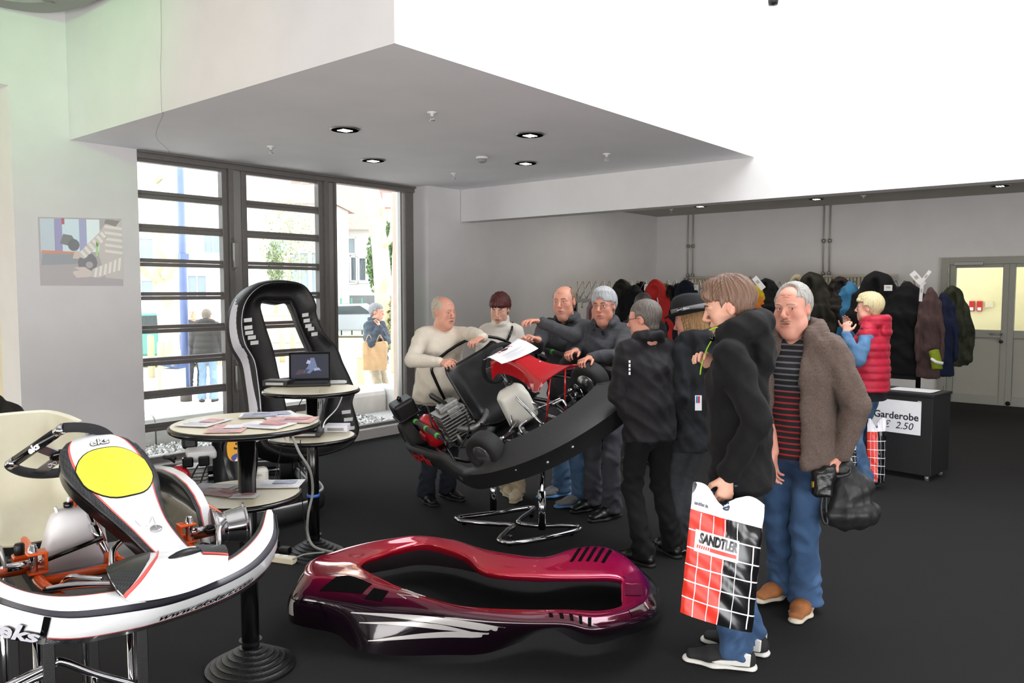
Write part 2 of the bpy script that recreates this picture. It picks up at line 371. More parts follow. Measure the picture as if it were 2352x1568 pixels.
# --- ventilation duct up in the corner
t = thing('ventilation_duct', 'silver oval ventilation duct curving round the corner above the pillar', 'duct', (-6.75, 2.4, 3.84))
DUCT = mat('galvanised_duct', 'b4b5b2', .35, .55, noise=(5, .2), bump=(30, .15))
path = smooth_path([(-6.78, -.4, 4.0), (-6.78, 1.6, 4.0), (-6.76, 2.15, 4.0), (-6.58, 2.38, 4.0), (-6.2, 2.46, 4.0), (-5.6, 2.47, 4.0), (-3.4, 2.47, 4.0)], 6)
m = MB(); m.tube(path, .17, 20); m.build('duct_run', DUCT, t, True, world=True)
m = MB(); m.tube([p + np.array((.36, -.36, .12)) for p in path[:26]], .13, 18); m.build('inner_duct', DUCT, t, True, world=True)
for k in (7, 19, 27):
    m = MB(); m.tube([path[k], path[k] + (path[k + 1] - path[k]) * .25], .185, 20); m.build('joint_band', GREYMETAL, t, True, world=True)
m = MB(); m.grid([[p + np.array((dx, dy, -.165)) for dx, dy in ((-.18, .18), (.04, -.04))] for p in path]); m.build('support_tray', mat('duct_tray', '8e8c8a', .6), t, world=True)
# --- picture thrown on the pillar by a projector
t = thing('projected_picture', 'blurry projected film picture of arms in a striped jumper over a kart', 'projection', (-7.02, 2.47, 1.72))
def pm(c, k=.0): return mat('projected_' + c, c, .8, emis=(c, .12))
def pq(name, poly, c, off):                                             # picture coordinates 0..1 across, 0..1 up
    y0, y1, z0, z1 = 2.47, 3.129, 1.72, 2.27
    M = Matrix(((0, 0, 1, -7.0299), (1, 0, 0, y0), (0, 1, 0, z0), (0, 0, 0, 1)))
    m = MB(); m.prism([(u * (y1 - y0), v * (z1 - z0 + .03 * u)) for u, v in poly], .0008 + off * .0004, M); m.build(name, pm(c), t, world=True)
pq('picture_ground', [(0, 0), (1, 0), (1, 1), (0, 1)], 'b9b4b6', 0)
for k, (a, b, c) in enumerate(((0.02, .18, 'c7d3db'), (.18, .27, 'a9a6c8'), (.27, .47, 'd5e6ee'), (.47, .56, 'b0b4d2'), (.56, .72, 'e8f4f6'))): pq('wall_strip', [(a, .5), (b, .5), (b, .98), (a, .98)], c, 1)
pq('red_sign', [(.265, .9), (.3, .9), (.3, .99), (.265, .99)], 'c07a86', 2)
pq('engine_shape', [(.24, .62), (.36, .58), (.42, .66), (.38, .74), (.28, .76)], '8f9290', 2)
pq('wheel_shape', [(.40 + .07 * math.cos(a * .52), .60 + .09 * math.sin(a * .52)) for a in range(12)], '84868a', 3)
pq('kart_side', [(.02, .30), (.42, .32), (.48, .42), (.36, .48), (.04, .47)], 'a3a8ad', 2)
pq('orange_tube', [(.03, .47), (.42, .47), (.42, .50), (.03, .52)], 'd9a08c', 3)
pq('dark_wheel', [(.56 + .12 * math.cos(a * .52), .34 + .15 * math.sin(a * .52)) for a in range(12)], '8d8c90', 3)
pq('hub_shape', [(.58 + .045 * math.cos(a * .52), .31 + .05 * math.sin(a * .52)) for a in range(12)], 'b9b6b6', 4)
pq('jumper_body', [(.70, .45), (.78, .12), (1, .10), (1, .97), (.92, .99), (.78, .9), (.72, .8)], 'cfc9c6', 4)
pq('arm_shape', [(.42, .44), (.72, .80), (.80, .70), (.52, .40)], 'd2cdc8', 5); pq('arm_shape', [(.56, .14), (.62, .25), (1, .45), (1, .28), (.7, .12)], 'd2cdc8', 5)
for k in range(6): pq('jumper_stripe', [(.47 + .05 * k, .50 + .055 * k), (.495 + .05 * k, .53 + .055 * k), (.56 + .05 * k, .44 + .055 * k), (.535 + .05 * k, .41 + .055 * k)], 'e9e6df', 6)
for k in range(6): pq('jumper_stripe', [(.63 + .06 * k, .125 + .02 * k), (.66 + .06 * k, .13 + .02 * k), (.68 + .06 * k, .27 + .03 * k), (.65 + .06 * k, .26 + .03 * k)], 'ebe8e2', 6)
for k in range(5): pq('jumper_stripe', [(.78, .50 + .09 * k), (1, .47 + .09 * k), (1, .51 + .09 * k), (.78, .54 + .09 * k)], 'e6e2dc', 6)
pq('hand_shape', [(.38, .40), (.46, .40), (.47, .50), (.41, .52)], 'd9c8bf', 7)
pq('hand_shape', [(.38, .18), (.42, .12), (.57, .13), (.60, .22), (.52, .28), (.39, .27), (.46, .23), (.38, .21)], 'd9cfc8', 7)
pq('dark_head', [(.78, .93), (.92, .88), (.98, .97), (.8, .985)], '9c9794', 7)
pq('green_pole', [(.66, .44), (.69, .44), (.70, .66), (.67, .66)], 'bcd8a4', 6)
# --- cloakroom wall: pipes, radiators, door
PIPE = mat('steel_pipe', 'b5b0aa', .5, .2)
for x, l in ((-6.16, 'pair of thin heating pipes down to the radiator in the corner'), (-3.96, 'pair of thin heating pipes down to the radiator near the door')):
    t = thing('heating_pipes', l, 'pipes', (x, YB - .01, 2.9), group='heating pipes')
    for dx in (-.045, .045):
        m = MB(); m.tube([(dx, -.03, .05), (dx, -.03, -1.0)], .010, 10); m.build('pipe', PIPE, t, True)
        for z in (-.49, -.97):
            m = MB(); m.lathe([(.014, -.03), (.027, -.02), (.027, .02), (.014, .03)], 12, (dx, -.03, z)); m.build('bracket', GREYMETAL, t, True)
RAD = mat('cream_radiator', 'd6d1c2', .45, noise=(10, .05))
for x0, x1, l in ((-6.1, -5.11, 'cream column radiator behind the coats in the back corner'), (-3.95, -2.97, 'cream column radiator behind the blue coat near the door')):
    t = thing('radiator', l, 'radiator', ((x0 + x1) / 2, 11.9, .9), group='wall radiators')
    n = int((x1 - x0) / .05)
    for k in range(n):
        m = MB(); xx = x0 + .025 + k * .05; m.tube([(xx, 11.89, .95), (xx, 11.89, 1.88)], .016, 8); m.build('column', RAD, t, True, world=True)
    for z in (.95, 1.885):
        m = MB(); m.tube([(x0 - .02, 11.89, z), (x1 + .02, 11.89, z)], .024, 10); m.build('header', RAD, t, True, world=True)
    m = MB(); m.tube([(x0 - .1, 11.9, 1.87), (x0, 11.89, 1.885)], .018, 8); m.lathe([(.03, 0), (.03, .06)], 10, (x0 - .13, 11.9, 1.86), (1, 0, 0)); m.build('valve', GREYMETAL, t, True, world=True)
    for x in (x0 + .2, x1 - .2):
        m = MB(); m.box((x, 11.955, 1.4), (.03, .07, .8)); m.build('wall_bracket', RAD, t, world=True)
DOOR = mat('grey_green_door', '9d9d93', .45, noise=(6, .04)); DPANEL = mat('door_panel', 'a8a79c', .45, noise=(5, .05))
d = struct(thing('door_1', None, None, (-1.64, YB, .18)))
def dpart(n, c, s, m=DOOR, bev=.004, p=None): 
    q = MB(); q.box(c, s); return q.build(n, m, p or d, world=True, bevel=bev)
dpart('frame', (-2.37, YB - .02, 1.14), (.1, .16, 1.95)); dpart('frame', (-1.64, YB - .02, 2.07), (1.36, .155, .09)); dpart('frame', (-.91, YB - .02, 1.14), (.1, .16, 1.95))
for x0, x1 in ((-2.32, -1.6403), (-1.6397, -.96)):
    xm = (x0 + x1) / 2; y = YB - .04
    dpart('stile', (x0 + .035, y, 1.105), (.07, .07, 1.84)); dpart('stile', (x1 - .035, y, 1.105), (.07, .07, 1.84))
    for z, hgt in ((2.005, .05), (1.115, .10), (.245, .12)): dpart('rail', (xm, y, z), (x1 - x0 - .142, .068, hgt))
    dpart('panel', (xm, y + .01, .68), (x1 - x0 - .142, .03, .765), DPANEL)
    dpart('pane', (xm, y + .01, 1.57), (x1 - x0 - .14, .008, .82), GLASS, 0)
dpart('door_closer', (-2.1, YB - .1, 2.035), (.34, .05, .045), GREYMETAL)
for z in (1.95, 1.75, .35): dpart('hinge', (-2.34, YB - .09, z), (.02, .03, .1), GREYMETAL)
m = MB(); m.tube([(-1.70, YB - .1, 1.115), (-1.70, YB - .14, 1.115), (-1.82, YB - .14, 1.112)], .010, 8); m.lathe([(.018, 0), (.018, .03)], 12, (-1.70, YB - .08, 1.115), (0, -1, 0)); m.build('lever_handle', GREYMETAL, d, True, world=True)
m = MB(); m.lathe([(.022, 0), (.022, .03), (.01, .035)], 12, (-1.70, YB - .08, 1.02), (0, -1, 0)); m.build('lock_cylinder', BLACKP, d, True, world=True)
m = MB(); m.lathe([(.03, 0), (.012, .01), (.012, .05)], 10, (-1.60, YB - .08, .22), (0, -1, 0)); m.build('door_stop', BLACKP, d, True, world=True)
# room seen through the door glass
w = MB(); w.box((-2.3, 13.4, 1.5), (1.5, .1, 3)); w.box((-1.0, 15.2, 1.5), (4, .1, 3)); struct(w.build('wall_lobby', mat('lobby_cream', 'e6dfb8', .8, noise=(4, .05))))
w = MB(); w.box((-1.5, 13.8, .13), (5, 3.4, .08)); struct(w.build('floor_lobby', mat('lobby_floor', '8c8674', .6)))
w = MB(); w.box((-1.5, 13.8, 3.0), (5, 3.4, .08)); struct(w.build('ceiling_lobby', WHITE))
l = bpy.data.lights.new('lobby_lamp', 'AREA'); l.energy = 15; l.size = 1.2; l.color = (1, .92, .62); o = bpy.data.objects.new('lobby_lamp', l); COL.objects.link(o); o.location = (-1.6, 12.9, 2.9)
t = thing('fire_switch_panel', 'two small red switch boxes on the cream wall behind the door glass', 'switch', (-2.1, 13.34, 1.5))
for x in (-2.29, -2.19):
    m = MB(); m.box((x, 13.33, 1.45), (.07, .03, .15)); q = m.build('switch_box', mat('alarm_red', 'c0242c', .4), t, world=True, bevel=.004)
    m = MB(); m.box((x, 13.31, 1.41), (.045, .012, .045)); m.build('button', PAPER, q, world=True)
m = MB(); m.box((-2.07, 13.335, 1.48), (.1, .02, .09)); m.build('socket', mat('socket_cream', 'ddd6bc', .5), t, world=True)
l = bpy.data.lights.new('cloakroom_light', 'AREA'); l.energy = 42; l.size = 5; l.shape = 'RECTANGLE'; l.size_y = .8; l.color = (1, .93, .82)
o = bpy.data.objects.new('cloakroom_light', l); COL.objects.link(o); o.location = (-3.4, 9.6, 2.9)

p = at(1776, 2, 6.2); t = thing('ceiling_spotlight', 'small dark spotlight just dipping into view high on the bright wall', 'spotlight', tuple(p))
m = MB(); m.lathe([(.0, -.035), (.035, -.03), (.04, .0), (.032, .06), (.012, .09)], 16); m.build('lamp_head', BLACKP, t, True); m = MB(); m.tube([(0, 0, .09), (0, 0, 5.8 - float(p[2]))], .008, 8); m.build('drop_rod', GREYMETAL, t, True)
# ================================================================ the street outside the window
GZ = -0.30
w = MB(); w.box((-13, 7, GZ - .05), (11.5, 34, .1)); struct(w.build('pavement', mat('pale_pavement', 'e2ded6', .9, noise=(4, .1), bump=(40, .2))))
w = MB(); w.box((-23.5, 9, GZ - .06), (9.5, 50, .1)); struct(w.build('ground_verge', mat('leafy_verge', 'c4c2a4', .95, noise=(3, .5), col2='cdb89c', bump=(30, .6))))
w = MB(); w.box((-38, 12, GZ - .07), (19.6, 80, .1)); struct(w.build('street', mat('pale_asphalt', 'a8a6a4', .9, noise=(2, .15))))
w = MB(); w.box((-7.72, 5.0, .0), (1.05, 7.0, .1)); struct(w.build('gravel_bed', mat('gravel_base', 'a5a5a5', .95, noise=(40, .4))))
m = MB(); r2 = random.Random(3)
for k in range(2600):                                                    # gravel: nobody could count it
    x = r2.uniform(-8.17, -7.5 if k % 5 == 0 else -7.21); y = r2.uniform(3.3, 6.6); s = r2.uniform(.011, .022); z = .05 + r2.uniform(0, .02)
    q = Euler((r2.uniform(0, 6), r2.uniform(0, 6), r2.uniform(0, 6))).to_matrix()
    V = [q @ Vector(v) for v in ((s, 0, 0), (-s, 0, 0), (0, s * .8, 0), (0, -s * .8, 0), (0, 0, s * .5), (0, 0, -s * .5))]
    m.add([v + Vector((x, y, z)) for v in V], [(0, 2, 4), (2, 1, 4), (1, 3, 4), (3, 0, 4), (2, 0, 5), (1, 2, 5), (3, 1, 5), (0, 3, 5)], k % 3)
tag(m.build('gravel', [mat('stone_grey', 'c4c4c4', .9), mat('stone_pale', 'ecece8', .9), mat('stone_dark', '83817f', .9)]), 'grey and white gravel bed outside the glass', 'gravel', kind='stuff')
CONC = mat('smooth_concrete', 'cbcac7', .8, noise=(7, .12), bump=(60, .1))
t = struct(thing('trim_2', None, None, (-8.4, 5, 0)))
for y0, y1 in ((1.0, 2.35), (2.37, 3.93), (3.95, 5.5), (5.52, 7.12)):
    b = MB(); P = [(-8.2, -.3), (-8.2, .27), (-8.215, .32), (-8.26, .352), (-8.34, .36), (-8.66, .36), (-8.7, .32), (-8.7, -.3)]
    M = Matrix(((1, 0, 0, 0), (0, 0, 1, y0), (0, 1, 0, 0), (0, 0, 0, 1))); b.prism(P, y1 - y0, M); b.build('kerb_block', CONC, t, world=True)
b = MB(); b.box((-7.98, 7.3, .03), (1.3, .3, .66)); b.build('end_block', CONC, t, world=True, bevel=.02)
BARK = mat('plane_tree_bark', 'c6bda8', .9, noise=(5, .4), col2='a8a388', bump=(20, .5), stretch=(1, 1, .4))
def limb(m, P, r0, r1, n=10):
    P = smooth_path(P, 5); m.tube(P, [r0 + (r1 - r0) * i / (len(P) - 1) for i in range(len(P))], n)
def twigs(m, base, d, L, r, lev, rr):
    if lev == 0 or L < .15: return
    P = [Vector(base)]; dd = Vector(d).normalized()
    for k in range(3): dd = (dd + Vector((rr.uniform(-.3, .3), rr.uniform(-.3, .3), rr.uniform(-.05, .3)))).normalized(); P.append(P[-1] + dd * L / 3)
    m.tube([tuple(p) for p in P], [r, r * .8, r * .65, r * .5], 6)
    for k in range(3):
        q = P[1 + k % 3]; twigs(m, q, dd + Vector((rr.uniform(-1, 1), rr.uniform(-1, 1), rr.uniform(-.2, .8))), L * .62, r * .5, lev - 1, rr)
def tree(label, d, trunk, limbs, r0, seed):
    b = at(*trunk[0], d); b[2] = GZ; t = thing('plane_tree', label, 'tree', b, group='trees on the street'); rr = random.Random(seed)
    m = MB(); limb(m, [b] + [at(x, y, d) for x, y in trunk[1:]], r0 * 1.15, r0 * .85, 14); m.build('trunk', BARK, t, True, world=True)
    for L, ra, rb in limbs:
        P = [at(x, y, d + dd) for x, y, dd in L]; m = MB(); limb(m, P, ra, rb); m.build('branch', BARK, t, True, world=True)
        m = MB(); twigs(m, P[-1], P[-1] - P[-2], 1.4, rb * .7, 3, rr); q = m.build('twigs', BARK, t, True, world=True)
tree('mottled plane tree with forked branches behind the blue lamp post', 17.7, [(395, 868), (390, 760), (375, 640)],
     [([(375, 640, 0), (372, 560, 0), (362, 470, 0), (352, 420, .4), (330, 330, .8)], .22, .10), ([(378, 645, 0), (335, 622, -.4), (300, 590, -1)], .15, .08), ([(374, 640, 0), (405, 600, -.5), (440, 550, -.8), (462, 430, -.6), (470, 330, -.3)], .13, .06),
      ([(366, 500, 0), (340, 470, .2), (318, 445, .5)], .13, .06), ([(358, 440, .2), (390, 400, .5), (420, 340, .8)], .09, .04), ([(352, 425, .3), (372, 390, .3), (376, 320, .2)], .08, .05)], .24, 1)
tree('tall pale plane tree behind the man with the paper bag', 27.0, [(884, 800), (882, 700), (872, 560), (858, 500)],
     [([(858, 500, 0), (845, 440, 0), (830, 370, .5)], .24, .15), ([(868, 560, 0), (880, 500, .3), (862, 430, .8), (850, 370, 1)], .14, .07), ([(872, 570, 0), (900, 540, -.5), (905, 450, -.5), (930, 380, -.3)], .12, .05)], .30, 2)
tree('ivy covered tree trunk close to the window post', 23.0, [(915, 800), (916, 600), (922, 480)], [([(922, 480, 0), (926, 420, 0), (935, 340, .3)], .17, .1)], .2, 4)
# bush and conifer: leaf clusters on stems
def leafy(name, label, c, size, n, m_leaf, seed, cat, stem=True, s=(.05, .12)):
    rr = random.Random(seed); t = thing(name, label, cat, (c[0], c[1], GZ))
    m = MB()
    for k in range(n):
        while True:
            v = Vector((rr.uniform(-1, 1), rr.uniform(-1, 1), rr.uniform(-1, 1)))
            if v.length < 1: break
        p = Vector((c[0] + v.x * size[0], c[1] + v.y * size[1], c[2] + v.z * size[2])); a = rr.uniform(*s)
        q = Euler((rr.uniform(0, 6), rr.uniform(0, 6), rr.uniform(0, 6))).to_matrix()
        m.add([p + q @ Vector(u) for u in ((-a, 0, 0), (0, -a * .5, .02), (a, 0, 0), (0, a * .5, .02))], [(0, 1, 2, 3)])
    o = m.build('foliage', m_leaf, t, world=True); o['kind'] = 'stuff'
    m = MB(); m.tube([(c[0], c[1], GZ), (c[0], c[1], c[2] + size[2] * .6)], [.12, .04], 8)
    for k in range(14):
        z = rr.uniform(c[2] - size[2] * .8, c[2] + size[2] * .6); a = rr.uniform(0, 6.3)
        m.tube([(c[0], c[1], z), (c[0] + math.cos(a) * size[0] * .8, c[1] + math.sin(a) * size[1] * .8, z + .3)], [.03, .01], 5)
    m.build('stem', BARK, t, True, world=True)
p = at(888, 600, 29); leafy('conifer', 'dark green conifer behind the pale plane tree', p, (.75, .75, 1.5), 2600, mat('conifer_green', '4d6b45', .8, noise=(6, .5), col2='6f8a58'), 5, 'tree')
p = at(662, 555, 36); leafy('bare_bush', 'faint twiggy tree before the white house across the street', p, (1.3, 1.3, 2.0), 900, mat('twig_green', 'a9ad86', .9, noise=(5, .3)), 6, 'tree', s=(.04, .1))
p = at(632, 610, 31); leafy('conifer', 'slim green shrub against the white house across the street', p, (.35, .35, 1.0), 700, mat('shrub_green', '8b9b78', .9, noise=(5, .3)), 8, 'shrub', s=(.04, .09))
p = at(925, 745, 26); leafy('ivy_shrub', 'tall ivy shrub filling the corner beside the window post', p, (.5, .5, 1.4), 1500, mat('ivy_green', '5f6b48', .8, noise=(6, .5), col2='a79a6a'), 9, 'shrub')
# blue lamp post with parcel box
b = at(428, 922, 14.2); b[2] = GZ
t = thing('lamp_post', 'blue street lamp post outside the first glazed door', 'lamp post', b); BLUE = mat('lamp_post_blue', '6878a6', .5, .1, noise=(5, .1))
m = MB(); top = at(418, 330, 14.2); m.tube([tuple(b), (b[0], b[1], 5.0)], [.075, .055], 14); m.build('pole', BLUE, t, True, world=True)
m = MB(); m.lathe([(.10, 0), (.10, .22), (.08, .26)], 16, tuple(b)); m.build('base_collar', mat('post_base', '5c5550', .7), t, True, world=True)
m = MB(); m.box((b[0] + .03, b[1], at(415, 590, 14.2)[2]), (.1, .16, .1)); m.build('band', BLUE, t, world=True)
b2 = at(398, 840, 13.7); ang = math.radians(35)
t = thing('post_box', 'grey street box with a blue sloping lid fixed to the lamp post', 'box', (b2[0], b2[1], GZ))
m = MB(); m.box((b2[0], b2[1], .16), (.3, .3, .36), (0, 0, ang)); m.build('body', mat('box_grey', 'b3b9b4', .6, noise=(9, .1)), t, world=True, bevel=.01)
m = MB(); m.box((b2[0], b2[1], .43), (.36, .32, .13), (0, .18, ang)); m.build('lid', mat('box_blue', '41527e', .5), t, world=True, bevel=.03)
m = MB(); m.bar((b2[0], b2[1], .2), (b[0], b[1], .2), .05, .05); m.build('bracket', BLUE, t, world=True)
m = MB(); m.lathe([(.035, 0), (.035, .01)], 14, tuple(np.array(b2) - ray(398, 840) * .16 + np.array((0, 0, .02))), tuple(-Fv)); m.build('keyhole_plate', mat('plate_grey', '7a7d7a', .5), t, True, world=True)
WOOD = mat('weathered_post_wood', 'c4b795', .9, noise=(12, .3), stretch=(1, 1, .2))
for x, y, d, l in ((347, 818, 18, 'wooden bollard by the teal car'), (372, 866, 15.5, 'brown wooden stake behind the grey street box'), (533, 800, 19, 'wooden bollard beside the man in the puffer jacket'), (648, 792, 22, 'wooden bollard seen through the standing black shell'), (673, 800, 23, 'short wooden bollard at the edge of the shell opening'),
                   (590, 832, 20, 'wooden bollard left of the black shell'), (828, 870, 14.5, 'wooden bollard beside the paper bag'), (905, 815, 19, 'yellowish wooden bollard behind the man with the bag')):
    p = at(x, y, d); t = thing('bollard', l, 'bollard', (p[0], p[1], GZ), group='street bollards')
    hgt = .95 if d > 15 else .75
    m = MB(); m.tube([(0, 0, -.05), (0, 0, hgt)], .075, 10); m.build('post', WOOD, t, True); m = MB(); m.lathe([(.076, hgt - .01), (.07, hgt + .02), (0, hgt + .03)], 10); m.build('cap', WOOD, t, True)
# cars
def car(label, p, ang, m_body, k=1.0):
    t = thing('car', label, 'car', (p[0], p[1], GZ), (0, 0, ang), group='parked cars')
    side = [(-2.1, .35), (-2.15, .6), (-2.0, .85), (-1.3, .95), (-.7, 1.38), (.7, 1.42), (1.4, 1.0), (2.0, .85), (2.12, .6), (2.1, .35), (1.75, .3), (1.6, .55), (1.35, .62), (1.1, .55), (.95, .3), (-.95, .3), (-1.1, .55), (-1.35, .62), (-1.6, .55), (-1.75, .3)]
    M = Matrix(((1, 0, 0, 0), (0, 0, 1, -.82), (0, 1, 0, 0), (0, 0, 0, 1)))
    m = MB(); m.prism(side, 1.64, M); m.build('body', m_body, t, bevel=.06)
    for sgn in (-1, 1):
        m = MB(); m.prism([(-1.1, .97), (-.62, 1.31), (.62, 1.34), (1.15, 1.0)], .012, Matrix(((1, 0, 0, 0), (0, 0, 1, sgn * .83 - .006), (0, 1, 0, 0), (0, 0, 0, 1)))); m.build('side_window', mat('car_glass', '39434a', .1), t)
    for x in (-1.35, 1.35):
        for y in (-.78, .78):
            m = MB(); m.lathe([(.17, -.09), (.3, -.09), (.32, -.06), (.32, .06), (.3, .09), (.17, .09)], 18, (x, y, .32), (0, 1, 0)); q = m.build('wheel', RUBBER, t, True)
            m = MB(); m.lathe([(.0, -.085), (.17, -.08), (.17, .08), (0, .085)], 14, (x, y, .32), (0, 1, 0)); m.build('hubcap', GREYMETAL, q, True)
car('silver car parked behind the green wire fence', at(800, 740, 34), .75, mat('car_silver', '9aa3ad', .25, .3))
car('teal car cut off by the white pillar', at(318, 800, 21), .95, mat('car_teal', '5a938c', .25, .1))
# fence
t = thing('wire_fence', 'green wire mesh fence by the silver car', 'fence', tuple(ground(800, 795, GZ)))
FG = mat('fence_green', '3c7a62', .5); fa = ground(760, 770, GZ); fb = ground(832, 768, GZ)
for k in range(4):
    p = fa + (fb - fa) * k / 3; m = MB(); m.tube([tuple(p), (p[0], p[1], 1.35)], .035, 8); m.build('fence_post', FG, t, True, world=True)
for k in range(9):
    z = GZ + .15 + k * .18; m = MB(); m.tube([(fa[0], fa[1], z), (fb[0], fb[1], z)], .008, 5); m.build('fence_wire', FG, t, True, world=True)
# houses across the street
HW = mat('white_render', 'd8d6d2', .9, noise=(2, .06)); PANE = mat('far_window_glass', '8e9aa0', .2); TILE = mat('faded_roof_tiles', 'cba99c', .9, noise=(6, .2), wave=(3.2, 'Z', 'b8907f', .75))
def house(label, x0, x1, d, ztop, wins, roof=None, base=None, dd=0):
    a = at(x0, 650, d); b = at(x1, 650, d + dd); v = (b - a); L = float(np.hypot(v[0], v[1])); ang = math.atan2(v[1], v[0])
    t = thing('house', label, 'building', ((a[0] + b[0]) / 2, (a[1] + b[1]) / 2, GZ), (0, 0, ang), group='houses across the street')
    m = MB(); m.box((0, 2.2, (ztop - GZ) / 2), (L, 4.4, ztop - GZ)); m.build('wall', HW, t)
    for px, py, w_, h_ in wins:
        fr = (px - x0) / (x1 - x0) * L - L / 2; z = float(at(px, py, d)[2]) - GZ
        q = MB()
        for s in (-1, 1): q.box((fr + s * w_ / 2, -.04, z), (.09, .12, h_ + .09)); q.box((fr, -.04, z + s * h_ / 2), (w_ + .09, .12, .09))
        fo = q.build('window', WHITE, t); q = MB(); q.box((fr, -.01, z), (w_, .06, h_)); q.build('pane', PANE, fo)
        q = MB(); q.box((fr, -.03, z), (.06, .08, h_)); q.build('mullion', WHITE, fo)
    if roof:
        zt = ztop - GZ
        m = MB(); m.add([(-L / 2 - .3, -.5, zt - .1), (L / 2 + .3, -.5, zt - .1), (L / 2 + .3, 2.2, zt + roof), (-L / 2 - .3, 2.2, zt + roof), (-L / 2 - .3, 4.9, zt - .1), (L / 2 + .3, 4.9, zt - .1)], [(0, 1, 2, 3), (3, 2, 5, 4), (0, 3, 4), (1, 5, 2)]); m.build('roof', TILE, t)
        q = MB(); q.box((L * .2, 1.3, zt + roof * .45), (2.2, 1.8, 1.3)); dq = q.build('dormer', mat('dormer_red', 'b8857c', .9, noise=(4, .2)), t)
        q = MB(); q.box((L * .2, .38, zt + roof * .45), (1.2, .08, .8)); q.build('dormer_window', HW, dq)
    if base:
        m = MB(); m.box((0, -.1, base / 2), (L, .3, base)); m.build('dark_base', mat('plinth_grey', '77787a', .8), t)
house('white house with red tiled roof and dormer across the street', 768, 960, 45, 5.2, ((800, 620, 1.0, 1.5), (824, 617, .9, 1.4), (790, 565, 1.4, .9), (845, 620, 1, 1.4)), 3.6, 1.7)
house('large plain white block behind the first glazed door', 200, 622, 48, 16, ((342, 573, 1.6, 1.6), (340, 665, 1.4, 1.2), (440, 660, 1.2, 1.6), (480, 545, 1.2, 1.6)), None, None, 6)
house('pale house with tall gridded window behind the second glazed door', 622, 760, 39, 6.0, ((690, 640, 1.1, 2.6), (735, 630, 1.0, 2.2), (650, 560, 1.2, 1.2)), 3.0)
a = at(560, 745, 30); b = at(760, 740, 30)
t = thing('garden_wall', 'low red brick garden wall along the far side of the street', 'wall', ((a[0] + b[0]) / 2, (a[1] + b[1]) / 2, GZ))
m = MB(); m.bar((a[0], a[1], .25), (b[0], b[1], .25), .25, 1.0); m.build('brickwork', mat('faded_brick', 'cdbab0', .9, wave=(6, 'Z', 'bba598', .8)), t, world=True)
m = MB(); m.bar((a[0], a[1], .78), (b[0], b[1], .78), .34, .07); m.build('coping', CONC, t, world=True)
